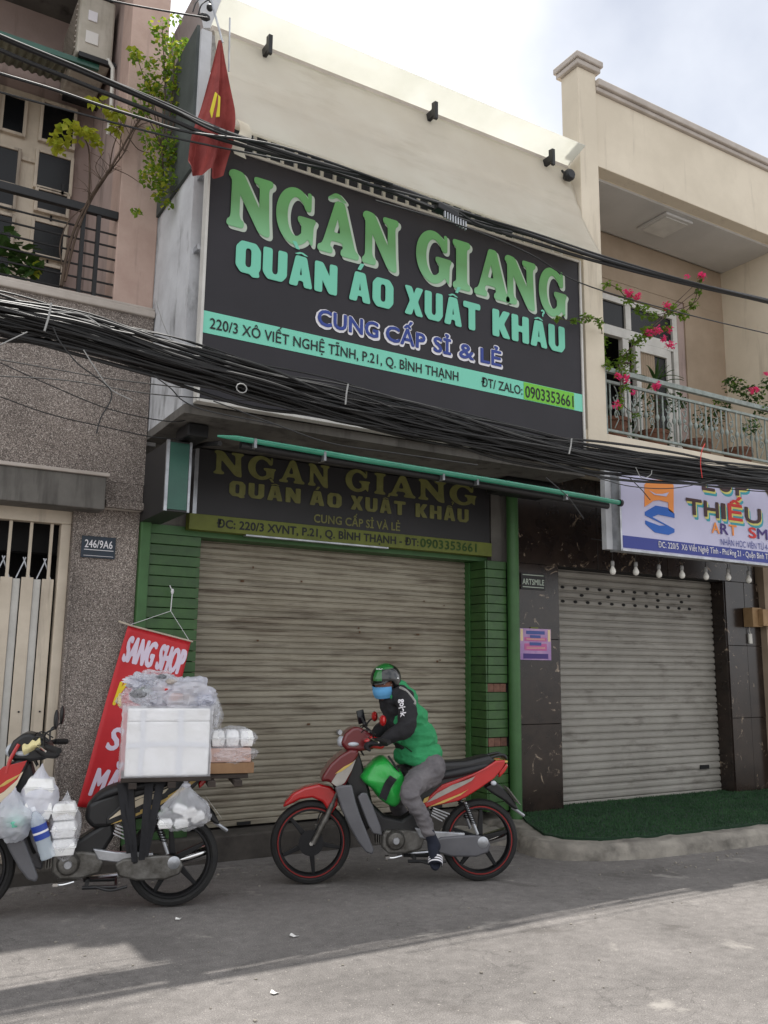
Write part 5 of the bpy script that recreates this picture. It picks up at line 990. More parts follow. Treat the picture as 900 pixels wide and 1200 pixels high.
cr_ = MB()
for c_, r_, n_ in CY: leaves(cr_, c_, r_, int(n_*1.3), .085)
cr_.build('crown', M['leafy'], T1)
for i in range(2):
    pass
T2 = thing('wall_shrub', 'bushy green shrub growing from the wall between the column and the awning', 'shrub', (2.0, 6.6, 5.3))
cr_ = MB(); cy2 = MB()
for c_, r_, n_ in CG:
    leaves(cr_, c_, r_, int(n_*1.7), .046); leaves(cy2, c_, r_, int(n_*.7), .05)
cr_.build('crown', M['leaf'], T2); cy2.build('young_leaves', M['leafy'], T2)
st = MB()
for pa in (CG[16][0], CG[12][0], CG[8][0], CG[5][0], CG[3][0], CG[0][0], CG[7][0], CG[9][0]):
    b = Vector(CG[13][0]); p = Vector(pa); m_ = b.lerp(p, .5)+Vector((.03, .02, .03)); pp = cat_rom([b, m_, p], 4); st.tube(pp, [.009-.006*i/(len(pp)-1) for i in range(len(pp))], 5)
st.build('branches', M['bark'], T2)
T3 = thing('potted_plant', 'low broad leaved potted plant behind the left balcony railing', 'plant', (.2, 7.25, 4.45))
mb = MB(); mb.lathe([(.09, 0), (.12, .16), (.13, .16), (.13, .19), (.11, .19)], (.08, 7.3, 4.41), 'z', 16); mb.build('pot', M['pot'], T3, smooth=True)
mb = MB()
for c_, r_, n_ in LL: leaves(mb, c_, r_, n_, .13, .1)
mb.build('foliage', M['leafd'], T3)
mb = MB()
for c_, r_, n_ in LL[3:4]: leaves(mb, c_, (.05, .05, .06), 12, .07, .0)
mb.build('young_leaves', M['leafy'], T3)
for k in range(5):
    b = Vector((.08+random.uniform(-.05, .3), 7.25, 4.45)); mb = MB(); mb.tube([b, b+Vector((.03, 0, .2)), b+Vector((.0, 0, .36))], .006, 5); mb.build('stem', M['bark'], T3)
T4 = thing('bougainvillea', 'bougainvillea with pink flowers spilling over the grey green railing', 'flowering plant', (7.0, 6.3, 3.8))
mb = MB()
for c_, r_, n_ in BG: leaves(mb, c_, r_, int(n_*1.6), .046, .1)
mb.build('foliage', M['leaf'], T4)
for c_, r_, n_ in BP:
    mb = MB(); leaves(mb, c_, r_, int(n_*1.9), .036, -.1); mb.build('flower_cluster', M['pinkf'], T4)
st = MB()
for ch_ in ([23, 18, 17, 14, 13, 10, 9, 8, 7, 6], [25, 22, 21, 19, 16, 15], [26, 5, 4, 3, 0, 1, 2], [21, 23, 24], [12, 13, 14, 15]):
    pp = cat_rom([BG[min(k, len(BG)-1)][0] for k in ch_], 4); st.tube(pp, .0045, 5)
st.tube(cat_rom([(6.6, 6.4, 3.9), (6.65, 6.35, 4.3), BG[25][0], BG[19][0]], 4), .012, 6)
st.build('branches', M['bark'], T4)
mb = MB(); mb.lathe([(.14, 0), (.18, .26), (.2, .26), (.2, .3), (.17, .3)], (6.6, 6.42, 3.8), 'z', 18); mb.build('pot', M['pot'], T4, smooth=True)
T5 = thing('balcony_bushes', 'dark green bush with pink blossom at the right end of the railing', 'bush', (8.2, 6.3, 3.8))
mb = MB()
for c_, r_, n_ in BD: leaves(mb, c_, r_, n_, .05, .1)
mb.build('foliage', M['leafd'], T5)
mb = MB()
for c_, r_, n_ in BD[5:]: leaves(mb, c_, r_, n_//4, .045, .1)
mb.build('young_leaves', M['leaf'], T5)
for x in (7.2, 7.9, 8.6):
    mb = MB(); mb.lathe([(.12, 0), (.16, .22), (.17, .22), (.17, .26), (.15, .26)], (x, 6.4, 3.8), 'z', 16); mb.build('pot', M['pot'], T5, smooth=True)
T6 = thing('strap_leaved_plant', 'tall plant with long sword shaped leaves behind the pink flowers', 'plant', (7.45, 6.4, 3.8))
mb = MB(); mb.tube([(7.3, 6.45, 3.8), (7.28, 6.4, 4.3), (7.22, 6.35, 4.62)], [.03, .028, .022], 8); mb.build('stem', M['bark'], T6, smooth=True)
for k in range(15):
    a = k*2.399; el = random.uniform(.0, 1.2); L = random.uniform(.34, .52); b = Vector((7.22, 6.35, 4.60+random.uniform(-.05, .03))); d = Vector((math.cos(a)*math.cos(el), math.sin(a)*math.cos(el)*.7, math.sin(el)))
    s_ = d.cross(Vector((0, 0, 1))).normalized(); mb = MB()
    def lf(u, v):
        w = .022*math.sin(min(1, v*1.25+.15)*PI*.8)*(1-v)**.4; p = b+d*L*v+Vector((0, 0, -.22*v*v*(1.2-el*.4)*.8)); return p+s_*(u-.5)*2*w+Vector((0, 0, abs(u-.5)*.012))
    mb.grid(lf, 2, 8); mb.build('leaf', M['leafd'], T6)
# ============================================================ motorcycles
WR = .29; WB = 1.245
def ring_tyre(R, w, n=40):
    mb = MB(); prof = [(R-.055, -w*.62), (R-.035, -w), (R-.012, -w*.8), (R, 0), (R-.012, w*.8), (R-.035, w), (R-.055, w*.62)]
    m_ = len(prof); v = []
    for k in range(n):
        a = 2*PI*k/n
        for r, y in prof: v.append((r*math.cos(a), y, r*math.sin(a)))
    f = [(k*m_+i, k*m_+(i+1) % m_, ((k+1) % n)*m_+(i+1) % m_, ((k+1) % n)*m_+i) for k in range(n) for i in range(m_)]
    mb.add(v, f); return mb
def ringtube(r, rad, y, n=40, k=6):
    mb = MB(); v = []
    for i in range(n):
        a = 2*PI*i/n
        for j in range(k):
            b = 2*PI*j/k; rr = r+rad*math.cos(b); v.append((rr*math.cos(a), y+rad*math.sin(b), rr*math.sin(a)))
    mb.add(v, [(i*k+j, i*k+(j+1) % k, ((i+1) % n)*k+(j+1) % k, ((i+1) % n)*k+j) for i in range(n) for j in range(k)]); return mb
def panel(poly, y0, y1, name, m, par, bevel=.012, bulge=0):
    mb = MB(); mb.prism(poly, y0, y1); o = mb.build(name, m, par, bevel=bevel, smooth=True, seg=3); return o
def sheetpoly(poly, y, name, m, par, t=.004):
    mb = MB(); mb.prism(poly, y, y+t); return mb.build(name, m, par, bevel=.001, seg=1)
def wheel(par, x, name, stripe, disc):
    w = ring_tyre(WR, .042).build(name, M['tyre'], par, smooth=True); w.location = (x, 0, WR)
    for y in (-.028, .028):
        o = ringtube(WR-.062, .012, y).build('rim', M['alloy'], w, smooth=True); o.location = (0, 0, 0)
        if stripe: o = ringtube(WR-.054, .006, y*1.25).build('rim_stripe', M['stripe'], w, smooth=True); o.location = (0, 0, 0)
    a0 = random.uniform(0, 1)
    for k in range(5):
        a = a0+k*2*PI/5; mb = MB(); c, s_ = math.cos(a), math.sin(a)
        for da in (-.0,):
            mb.add([(.03*c-.022*s_, -.018, .03*s_+.022*c), (.03*c+.022*s_, -.018, .03*s_-.022*c), (.225*c+.011*s_, -.014, .225*s_-.011*c), (.225*c-.011*s_, -.014, .225*s_+.011*c),
                    (.03*c-.022*s_, .018, .03*s_+.022*c), (.03*c+.022*s_, .018, .03*s_-.022*c), (.225*c+.011*s_, .014, .225*s_-.011*c), (.225*c-.011*s_, .014, .225*s_+.011*c)],
                   [(0, 1, 2, 3), (7, 6, 5, 4), (0, 4, 5, 1), (1, 5, 6, 2), (2, 6, 7, 3), (3, 7, 4, 0)])
        mb.build('spoke', M['alloy'], w, bevel=.004)
    mb = MB(); mb.lathe([(.035, -.05), (.042, -.03), (.042, .03), (.035, .05)], (0, 0, 0), 'y', 16); mb.build('hub', M['alloy'], w, smooth=True)
    if disc:
        mb = MB(); mb.lathe([(.05, .052), (.09, .052), (.09, .056), (.05, .056)], (0, 0, 0), 'y', 28); mb.build('brake_disc', M['alloy'], w, smooth=True)
    return w
def bike(name, label, loc, rz, pal, stripe):
    B = thing(name, label, 'motorcycle', loc, rotz=rz)
    body, shield, acc, s2 = pal
    wheel(B, WB, 'front_wheel', stripe, True); wheel(B, 0, 'rear_wheel', stripe, False)
    # fork
    for y in (-.075, .075):
        mb = MB(); mb.tube([(WB-.012, y, WR), (WB-.10, y, WR+.17), (WB-.145, y, WR+.27)], [.020, .022, .019], 12); mb.tube([(WB-.145, y, WR+.27), (WB-.21, y*.9, WR+.42)], .013, 10); mb.build('fork_leg', M['engine'], B, smooth=True)
    mb = MB(); mb.tube([(WB, -.085, WR), (WB, .085, WR)], .014, 10); mb.build('front_axle', M['chrome'], B, smooth=True)
    # front fender
    ff = [(1.456, 0.532), (1.439, 0.573), (1.386, 0.632), (1.302, 0.673), (1.198, 0.696), (1.111, 0.678), (1.066, 0.630), (1.058, 0.547), (1.106, 0.482), (1.138, 0.524), (1.170, 0.571), (1.244, 0.601), (1.330, 0.590), (1.402, 0.555)]
    panel(ff, -.062, .062, 'front_fender', M[body], B, .022)
    sheetpoly([(1.415, 0.573), (1.331, 0.626), (1.196, 0.648), (1.122, 0.630), (1.197, 0.666), (1.301, 0.655), (1.374, 0.626)], .0625, 'fender_highlight', M[s2], B, .001) if False else None
    # steering head and inner leg shield
    panel([(1.007, 0.896), (0.913, 0.926), (0.873, 0.805), (0.820, 0.624), (0.780, 0.433), (0.853, 0.356), (0.937, 0.535), (1.009, 0.715)], -.10, .06, 'inner_shield', M['blackp'], B, .02)
    panel([(1.188, 0.719), (1.177, 0.766), (1.123, 0.843), (1.056, 0.903), (0.983, 0.945), (0.920, 0.939), (0.920, 0.903), (0.956, 0.849), (0.967, 0.789), (1.015, 0.682), (1.089, 0.689), (1.139, 0.725)], -.13, .13, 'front_cover', M['dred'] if stripe else M[body], B, .035)
    sheetpoly([(1.116, 0.716), (1.063, 0.799), (0.996, 0.834), (0.941, 0.876), (0.970, 0.799), (1.018, 0.716), (1.067, 0.681)], .131, 'cover_accent', M[acc], B)
    sheetpoly([(1.093, 0.775), (1.033, 0.823), (0.953, 0.864), (0.983, 0.834), (1.044, 0.793)], .1355, 'cover_stripe', M[s2], B)
    for sg in (1, -1):
        q = [(1.093, 0.689), (1.044, 0.701), (0.971, 0.706), (0.938, 0.583), (0.906, 0.495), (0.848, 0.360), (0.804, 0.256), (0.816, 0.227), (0.865, 0.245), (0.921, 0.315), (0.984, 0.420), (1.041, 0.537)]
        y = .15 if sg > 0 else -.18
        panel(q, y, y+.03, 'leg_shield', M[shield], B, .013)
        q = [(0.926, 0.618), (0.896, 0.647), (0.859, 0.647), (0.814, 0.558), (0.757, 0.417), (0.744, 0.353), (0.812, 0.366), (0.849, 0.430), (0.894, 0.536)]
        panel(q, y-.03*sg, y+.0*sg+.004, 'shield_inner_panel', M['greyp'], B, .01)
    # headlight cowl and handlebar
    panel([(1.049, 0.984), (1.019, 1.057), (0.969, 1.099), (0.919, 1.106), (0.855, 1.069), (0.791, 1.027), (0.784, 0.972), (0.815, 0.941), (0.916, 0.929), (1.010, 0.935)], -.11, .11, 'headlight_cowl', M['dred'] if stripe else M['blackp'], B, .035)
    hl = [(1.025, 0.991)][0]
    mb = MB(); mb.ell((hl[0]+.01, 0, hl[1]), (.035, .075, .042), 16, 10); mb.build('headlight', M['lamp'], B, smooth=True)
    ts_ = [(0.958, 0.981)][0]
    for sg in (1, -1):
        mb = MB(); mb.ell((ts_[0], .098*sg, ts_[1]), (.045, .028, .018), 14, 8); mb.build('turn_signal', M['lamp'], B, smooth=True)
    panel([(0.894, 1.009), (0.826, 1.045), (0.763, 1.021), (0.725, 0.979), (0.750, 0.949), (0.825, 0.955)], .09, .17, 'lever_cover', M['redp'] if stripe else M['blackp'], B, .02)
    hb_ = [(0.833, 1.014)][0]
    mb = MB(); mb.tube(cat_rom([(hb_[0]-.10, .33, hb_[1]-.0), (hb_[0]-.02, .22, hb_[1]+.01), (hb_[0]+.03, .08, hb_[1]-.03), (hb_[0]+.03, -.08, hb_[1]-.03), (hb_[0]-.02, -.22, hb_[1]+.01), (hb_[0]-.10, -.33, hb_[1]-.0)], 5), .012, 10); mb.build('handlebar', M['blackp'], B, smooth=True)
    for sg in (1, -1):
        mb = MB(); mb.tube([(hb_[0]-.04, .24*sg, hb_[1]+.008), (hb_[0]-.105, .34*sg, hb_[1])], .019, 12); mb.build('grip', M['tyre'], B, smooth=True)
        mb = MB(); mb.tube([(hb_[0]+.03, .2*sg, hb_[1]+.02), (hb_[0]-.03, .35*sg, hb_[1]-.0)], .006, 6); mb.build('lever', M['chrome'], B, smooth=True)
        mi = mb = MB(); top = (hb_[0]-.07, .25*sg, hb_[1]+(.145 if stripe else .13)); mb.tube(cat_rom([(hb_[0]-.01, .19*sg, hb_[1]+.01), (hb_[0]-.01, .22*sg, hb_[1]+.09), top], 5), .006, 8); mi = mb.build('mirror_stem', M['blackp'], B, smooth=True)
        mb = MB(); mb.ell((top[0], top[1], top[2]+.0), (.026, .062, .040), 14, 8) if stripe else mb.ell((top[0], top[1], top[2]+.05), (.016, .04, .062), 14, 8); mb.build('mirror', M['redp' if stripe else 'blackp'], B, smooth=True)
    # frame tunnel, seat, side and tail panels
    panel([(0.859, 0.597), (0.783, 0.537), (0.720, 0.477), (0.594, 0.446), (0.405, 0.564), (0.367, 0.474), (0.436, 0.355), (0.593, 0.315), (0.731, 0.329), (0.807, 0.401)], -.075, .075, 'frame_cover', M['blackp'], B, .025)
    panel([(0.553, 0.662), (0.478, 0.703), (0.415, 0.721), (0.288, 0.853), (0.121, 0.859), (-0.066, 0.902), (-0.118, 0.859), (-0.007, 0.774), (0.083, 0.725), (0.301, 0.594), (0.414, 0.512), (0.515, 0.513), (0.565, 0.572)], -.092, .092, 'under_seat_cover', M['blackp'], B, .03)
    # seat with saddle curve: cross sections along the bike
    sp_ = [(0.550, 0.673), (0.487, 0.733), (0.397, 0.770), (0.294, 0.788), (0.190, 0.806), (0.086, 0.824), (-0.006, 0.848), (-0.098, 0.873)]
    v = []; 
    ws = [.07, .10, .125, .135, .135, .125, .11, .08]; hs_ = [.04, .07, .075, .075, .08, .075, .06, .03]
    for (x_, z_), w_, h_ in zip(sp_, ws, hs_):
        for k in range(14):
            a = 2*PI*k/14; cy, cz = math.cos(a), math.sin(a); v.append((x_, w_*abs(cy)**.7*(1 if cy > 0 else -1), z_-.03+h_*.5*abs(cz)**.7*(1 if cz > 0 else -1)))
    n = len(sp_); mb = MB(); mb.add(v, [(i*14+k, i*14+(k+1) % 14, (i+1)*14+(k+1) % 14, (i+1)*14+k) for i in range(n-1) for k in range(14)]+[tuple(range(14)), tuple((n-1)*14+k for k in range(14))])
    mb.build('seat', M['seatm'], B, smooth=True, sub=1)
    tailp = [(-0.187, 0.866), (-0.180, 0.829), (-0.147, 0.786), (-0.094, 0.732), (0.022, 0.660), (0.125, 0.600), (0.176, 0.577), (0.290, 0.554), (0.429, 0.531), (0.435, 0.573), (0.366, 0.638), (0.303, 0.692), (0.073, 0.769), (-0.031, 0.817), (-0.109, 0.860)]
    for sg in (1, -1):
        y = .10*sg
        a_ = [(p[0], p[1]) for p in tailp]
        mb = MB(); 
        mb.prism(a_, min(y, y-.03*sg), max(y, y-.03*sg))
        o = mb.build('side_panel', M[body], B, bevel=.010, smooth=True, seg=3)
        for v_ in o.data.vertices:                                     # taper towards the tail
            if v_.co.x < -.02: v_.co.y *= max(.35, 1+.9*(v_.co.x+.02)*1.6)
    def onside(q, nm, m, off=.0015):
        if True:
            for sg in (1, -1):
                mb = MB(); mb.prism(q, .1005*sg if sg > 0 else -.1035, .1035 if sg > 0 else -.1005); o = mb.build(nm, M[m], B)
                for v_ in o.data.vertices:
                    v_.co.y *= 1+off*12
                    if v_.co.x < -.02: v_.co.y *= max(.35, 1+.9*(v_.co.x+.02)*1.6)
    onside([(0.416, 0.567), (0.341, 0.632), (0.226, 0.691), (0.131, 0.721), (0.054, 0.751), (0.079, 0.721), (0.150, 0.685), (0.252, 0.637), (0.341, 0.596)], 'silver_stripe', acc)
    onside([(0.404, 0.537), (0.290, 0.584), (0.163, 0.631), (0.105, 0.660), (0.163, 0.619), (0.290, 0.566)], 'lower_stripe', s2, .0025)
    onside([(0.353, 0.638), (0.296, 0.686), (0.124, 0.739), (0.073, 0.757), (0.060, 0.760), (0.290, 0.668)], 'upper_stripe', 'redp' if stripe else 'cream', .0035)
    if not stripe:
        onside([(0.060, 0.702), (-0.043, 0.763), (-0.147, 0.835), (-0.160, 0.817), (-0.056, 0.744), (0.048, 0.684)], 'tail_stripe', 'gold', .004); onside([(0.226, 0.619), (0.112, 0.667), (-0.004, 0.726), (-0.010, 0.714), (0.112, 0.642), (0.227, 0.601)], 'mid_stripe', 'gold', .005)
    else:
        onside([(0.435, 0.597), (0.397, 0.614), (0.410, 0.579), (0.448, 0.561)], 'front_chip', 'gold', .004)
    panel([(-0.137, 0.774), (-0.203, 0.842), (-0.216, 0.817), (-0.189, 0.774), (-0.143, 0.730)], -.05, .05, 'tail_light', M['tail'], B, .012)
    mb = MB(); g_ = [(0.053, 0.808), (-0.012, 0.851), (-0.091, 0.887), (-0.169, 0.900), (-0.195, 0.875)]
    for sg in (1, -1):
        mb = MB(); mb.tube(cat_rom([(p[0], .085*sg*(1-.07*i), p[1]) for i, p in enumerate(g_)]+[(g_[-1][0]-.0, 0, g_[-1][1])], 4), .011, 8); mb.build('grab_rail', M['gold' if stripe else 'blackp'] if False else M['blackp'], B, smooth=True)
    mb = MB(); mb.prism([(-0.111, 0.863), (-0.203, 0.859), (-0.203, 0.847), (-0.150, 0.844)], -.07, .07); mb.build('tail_trim', M['gold'], B)
    # rear fender, plate
    panel([(-0.031, 0.663), (-0.110, 0.712), (-0.188, 0.650), (-0.252, 0.576), (-0.291, 0.502), (-0.251, 0.508), (-0.187, 0.564), (-0.102, 0.614)], -.055, .055, 'rear_fender', M['blackp'], B, .015)
    pl = [(-0.188, 0.669), (-0.285, 0.545)]
    mb = MB(); mb.obox(((pl[0][0]+pl[1][0])/2-.01, 0, (pl[0][1]+pl[1][1])/2), ((pl[1][0]-pl[0][0])/2, 0, (pl[1][1]-pl[0][1])/2), (0, .085, 0), (.002, 0, .002)); mb.build('licence_plate', M['lawn'], B)
    lt = [(-0.252, 0.515), (-0.343, 0.453)]
    mb = MB(); mb.tube([(lt[0][0], 0, lt[0][1]), (lt[1][0], 0, lt[1][1])], .012, 8); mb.build('mud_flap', M['alu'], B)
    for sg in (1, -1):
        p_ = [(-0.090, 0.700)][0]; mb = MB(); mb.ell((p_[0], .085*sg, p_[1]), (.022, .025, .018), 12, 8); mb.build('rear_turn_signal', M['lamp'], B, smooth=True)
    # engine
    e_ = [(0.641, 0.310), (0.548, 0.379), (0.710, 0.364)]
    mb = MB(); mb.lathe([(.0, .135), (.03, .135), (.055, .128), (.068, .112), (.072, .09), (.072, -.10), (.05, -.12), (0, -.12)], (e_[0][0], 0, e_[0][1]), 'y', 26); mb.build('crankcase', M['engine'], B, smooth=True)
    mb = MB(); mb.lathe([(.0, .142), (.022, .142), (.026, .134)], (e_[0][0], 0, e_[0][1]), 'y', 18); mb.build('crank_cap', M['alu'], B, smooth=True)
    panel([(0.735, 0.358), (0.711, 0.381), (0.561, 0.380), (0.460, 0.367), (0.429, 0.307), (0.447, 0.243), (0.547, 0.215), (0.684, 0.211), (0.740, 0.258)], -.10, .095, 'engine_block', M['engine'], B, .02)
    for k in range(6):
        mb = MB(); mb.box((e_[0][0]+.05+k*.016, -.06, e_[0][1]-.03), (e_[0][0]+.057+k*.016, .06, e_[0][1]+.05)); mb.build('cooling_fin', M['engine'], B)
    panel([(0.502, 0.394), (0.364, 0.369), (0.130, 0.354), (0.130, 0.325), (0.351, 0.304), (0.464, 0.323)], .07, .10, 'swing_arm', M['alu'], B, .008)
    panel([(0.363, 0.298), (0.313, 0.327), (0.193, 0.337), (0.047, 0.342), (-0.035, 0.317), (-0.060, 0.269), (-0.041, 0.216), (0.048, 0.188), (0.225, 0.191), (0.338, 0.222)], .085, .115, 'chain_cover', M['greyp'] if stripe else M['engine'], B, .014)
    mb = MB(); mb.lathe([(.0, .122), (.03, .12), (.04, .115)], (0, 0, WR), 'y', 16); mb.build('axle_cap', M['alu'], B, smooth=True)
    a_ = [(0.414, 0.482), (0.256, 0.540), (0.294, 0.493), (0.383, 0.434), (0.414, 0.446)]
    mb = MB(); 
    for k in range(4): mb.obox((a_[1][0]+.05+k*.012, .108, a_[1][1]-.03-k*.016), (.06-.006*k, 0, .022), (0, .004, 0), (.001, 0, .005))
    mb.build('side_vent', M['alu'], B)
    for sg in (1, -1):
        p0 = [(0.129, 0.569), (0.041, 0.347)]; mb = MB(); mb.tube([(p0[0][0], .11*sg, p0[0][1]), (p0[1][0], .12*sg, p0[1][1])], .011, 8); sh_ = mb.build('shock_absorber', M['alu'], B, smooth=True)
        hel = [(p0[0][0]+(p0[1][0]-p0[0][0])*(t/60*.62+.04)+.02*math.cos(t*.9), .11*sg+.02*math.sin(t*.9), p0[0][1]+(p0[1][1]-p0[0][1])*(t/60*.62+.04)) for t in range(61)]
        mb = MB(); mb.tube(hel, .0045, 5); o = mb.build('spring', M['blackp'], sh_, smooth=True)
    mb = MB(); mb.tube(cat_rom([(e_[0][0]+.02, -.08, e_[0][1]-.06), (e_[0][0]-.1, -.13, .17), (.25, -.15, .18)], 4), .02, 10); mb.tube([(.25, -.15, .18), (-.25, -.17, .30)], [.035, .045], 12); mb.build('exhaust', M['chrome'], B, smooth=True)
    for sg in (1, -1):
        mb = MB(); mb.tube([(.52, .09*sg, .20), (.52, .22*sg, .21)], .013, 8); mb.build('foot_peg', M['tyre'], B, smooth=True)
    mb = MB(); mb.tube([(.55, -.1, .165), (.35, -.1, .16), (.35, .1, .16), (.55, .1, .165)], .012, 8); mb.build('engine_guard', M['blackp'], B, smooth=True)
    mb = MB(); mb.tube(cat_rom([(.47, .12, .17), (.38, .14, .15), (.28, .15, .17)], 4), .009, 8); mb.build('kick_stand', M['blackp'], B, smooth=True)
    mb = MB(); mb.tube(cat_rom([(.60, .13, .21), (.66, .145, .20), (.70, .14, .20)], 3), .007, 6); mb.box((.69, .11, .195), (.72, .165, .212)); mb.build('gear_pedal', M['chrome'], B, smooth=True)
    return B
B1 = bike('motorcycle', 'red and grey underbone motorcycle carrying the seated rider before the wide shutter', (4.129, 5.474, 0), math.radians(156.496), ('redp', 'greyp', 'silver', 'gold'), 1)
B2 = bike('motorcycle', 'black and red delivery motorcycle loaded with white foam boxes at the left edge', (1.939, 5.869, 0), math.radians(165.0), ('blackp', 'greyp', 'cream', 'gold'), 0)
bpy.context.view_layer.update()
MW1 = Matrix.Translation((4.129, 5.474, 0)) @ Matrix.Rotation(math.radians(156.496), 4, 'Z')
MW2 = Matrix.Translation((1.939, 5.869, 0)) @ Matrix.Rotation(math.radians(165.0), 4, 'Z')
def rootat(name, label, cat, MW, group=None):
    return thing(name, label, cat, MW.translation, group, rotz=MW.to_euler().z)
# red tank stripes of the left bike
panel([(1.116, 0.716), (1.179, 0.782), (1.059, 0.906), (0.923, 0.942), (0.971, 0.828), (1.044, 0.757)], .132, .138, 'red_cover_panel', M['redp'], B2, .003)
# phone in holder on the rider's bike
PH = rootat('phone', 'black phone in an upright holder on the handlebar of the red bike', 'phone', MW1)
q = [(0.903, 0.080, 1.174), (0.845, 0.080, 1.071)]
mb = MB(); mb.obox(Vector(q[0]), (.027, .012, -.006), (-.002, .005, 0), (.010, 0, .048)); mb.build('phone_body', M['screen'], PH, bevel=.003)
mb = MB(); mb.tube([q[0], q[1]], .009, 8); mb.ell(tuple((Vector(q[0])+Vector(q[1]))/2), (.018, .02, .02), 8, 6); mb.build('holder', M['blackp'], PH, smooth=True)
# ============================================================ rider
def caps_mesh(name, caps, vox=.009, smooth=6, it=.6):
    """one continuous surface grown round a list of tapered limbs and ellipsoids"""
    mb = MB()
    for c in caps:
        if c[0] == 'e':
            mb2 = MB(); mb2.ell((0, 0, 0), c[2], 20, 14); R_ = c[3] if len(c) > 3 else Matrix.Identity(3)
            mb.add([Vector(c[1])+R_ @ Vector(v) for v in mb2.v], mb2.f)
        else:
            _, pts, rs = c
            P = cat_rom(pts, 5); n = len(pts)-1; rr = []
            for i in range(len(P)):
                t = i/5; k = min(int(t), n-1); f = t-k; rr.append(rs[k]*(1-f)+rs[k+1]*f)
            mb.tube(P, rr, 16)
            mb.ell(P[0], (rr[0],)*3, 14, 10); mb.ell(P[-1], (rr[-1],)*3, 14, 10)
    me = mb.mesh(name, []); o = bpy.data.objects.new('tmp', me); COL.objects.link(o)
    md = o.modifiers.new('r', 'REMESH'); md.mode = 'VOXEL'; md.voxel_size = vox
    s_ = o.modifiers.new('s', 'SMOOTH'); s_.factor = it; s_.iterations = smooth
    m2 = evalmesh(o); bpy.data.objects.remove(o); m2.name = name
    m2.polygons.foreach_set('use_smooth', [True]*len(m2.polygons)); return m2
def cloth_noise(me, amp, sc, seed=0, stretch=(1, 1, 1), amp2=0):
    for v, nrm in [(v, v.normal.copy()) for v in me.vertices]:
        p = Vector((v.co.x*stretch[0], v.co.y*stretch[1], v.co.z*stretch[2]))*sc+Vector((seed, seed, seed))
        v.co += nrm*(amp*(abs(noise.noise(p))*-1.6+.4)+amp2*noise.noise(p*2.7))
def put(name, me, m, par):
    me.materials.clear(); me.materials.append(m); return place(name, me, par)
PR = rootat('person', 'rider in green vest, black jacket, blue mask and helmet seated on the red motorcycle', 'person', MW1)
# joints, bike coordinates (forward, left, up)
neck, hip, = [(0.653, -0.000, 1.384), (0.449, 0.000, 0.862)]
shL = [(0.594, 0.170, 1.315)][0]; elL = [(0.594, 0.260, 1.108)][0]; wrL = [(0.758, 0.240, 1.011)][0]
hd = [(0.716, 0.030, 1.415)][0]
hd = Vector(hd); neck = Vector(neck); hip = Vector(hip)
shL = Vector(shL); elL = Vector(elL); wrL = Vector(wrL)
shR = Vector((shL.x+.03, -.17, shL.z-.01)); elR = Vector((elL.x+.06, -.24, elL.z)); wrR = Vector((wrL.x+.02, -.24, wrL.z))
hiL = Vector([(0.413, 0.090, 0.780)][0]); knL = Vector([(0.573, 0.300, 0.654)][0]); anL = Vector([(0.408, 0.270, 0.348)][0]); toL = Vector([(0.401, 0.330, 0.218)][0])
hiR = Vector((hiL.x, -.09, hiL.z)); knR = Vector((knL.x+.05, -.27, knL.z)); anR = Vector((knR.x-.12, -.22, .33)); 
ch_ = neck.lerp(hip, .35); 
# head direction: turned to his left, looking towards the street
yaw = math.radians(52); HD = Matrix.Rotation(yaw, 3, 'Z') @ Matrix.Rotation(math.radians(12), 3, 'Y')
def H_(x, y, z): return hd+HD @ Vector((x, y, z))          # head coordinates: x forward, y left, z up
body = [('c', [neck.lerp(hip, .08), neck, hd+Vector((-.01, 0, -.07))], [.07, .055, .055]),
        ('e', H_(0, 0, 0), (.092, .076, .112), HD), ('e', H_(.035, 0, -.06), (.055, .052, .06), HD), ('e', H_(.098, 0, -.018), (.018, .014, .024), HD),
        ('e', H_(-.005, .078, -.012), (.016, .009, .03), HD), ('e', H_(-.005, -.078, -.012), (.016, .009, .03), HD),
        ('c', [neck.lerp(hip, .12), ch_, hip], [.09, .10, .10]),
        ('c', [shL, elL, wrL], [.05, .04, .028]), ('c', [shR, elR, wrR], [.05, .04, .028]),
        ('c', [neck.lerp(hip, .1), shL], [.07, .05]), ('c', [neck.lerp(hip, .1), shR], [.07, .05]),
        ('c', [hiL, knL, anL], [.05, .032, .02]), ('c', [hiR, knR, anR], [.05, .032, .02])]
def hand(w, sg):
    """palm over the grip, fingers curled round it and a thumb from the side of the palm"""
    L = []; p = w+Vector((.055, 0, -.012)); L.append(('e', p, (.045, .040, .016)))
    for k in range(4):
        y = (-.03+.02*k)*sg; b = p+Vector((.038, y, .0)); ln = (.030, .036, .034, .026)[k]
        L.append(('c', [b, b+Vector((ln*.8, 0, -.008)), b+Vector((ln*.9, 0, -.032)), b+Vector((ln*.2, 0, -.046))], [.0092, .0088, .0085, .0075]))
    L.append(('c', [p+Vector((-.005, -.036*sg, -.004)), p+Vector((.02, -.052*sg, -.014)), p+Vector((.04, -.046*sg, -.026))], [.012, .0105, .009])); return L
body += hand(wrL, 1)+hand(wrR, -1)
put('body', caps_mesh('body', body, .006, 3, .5), M['skin'], PR)
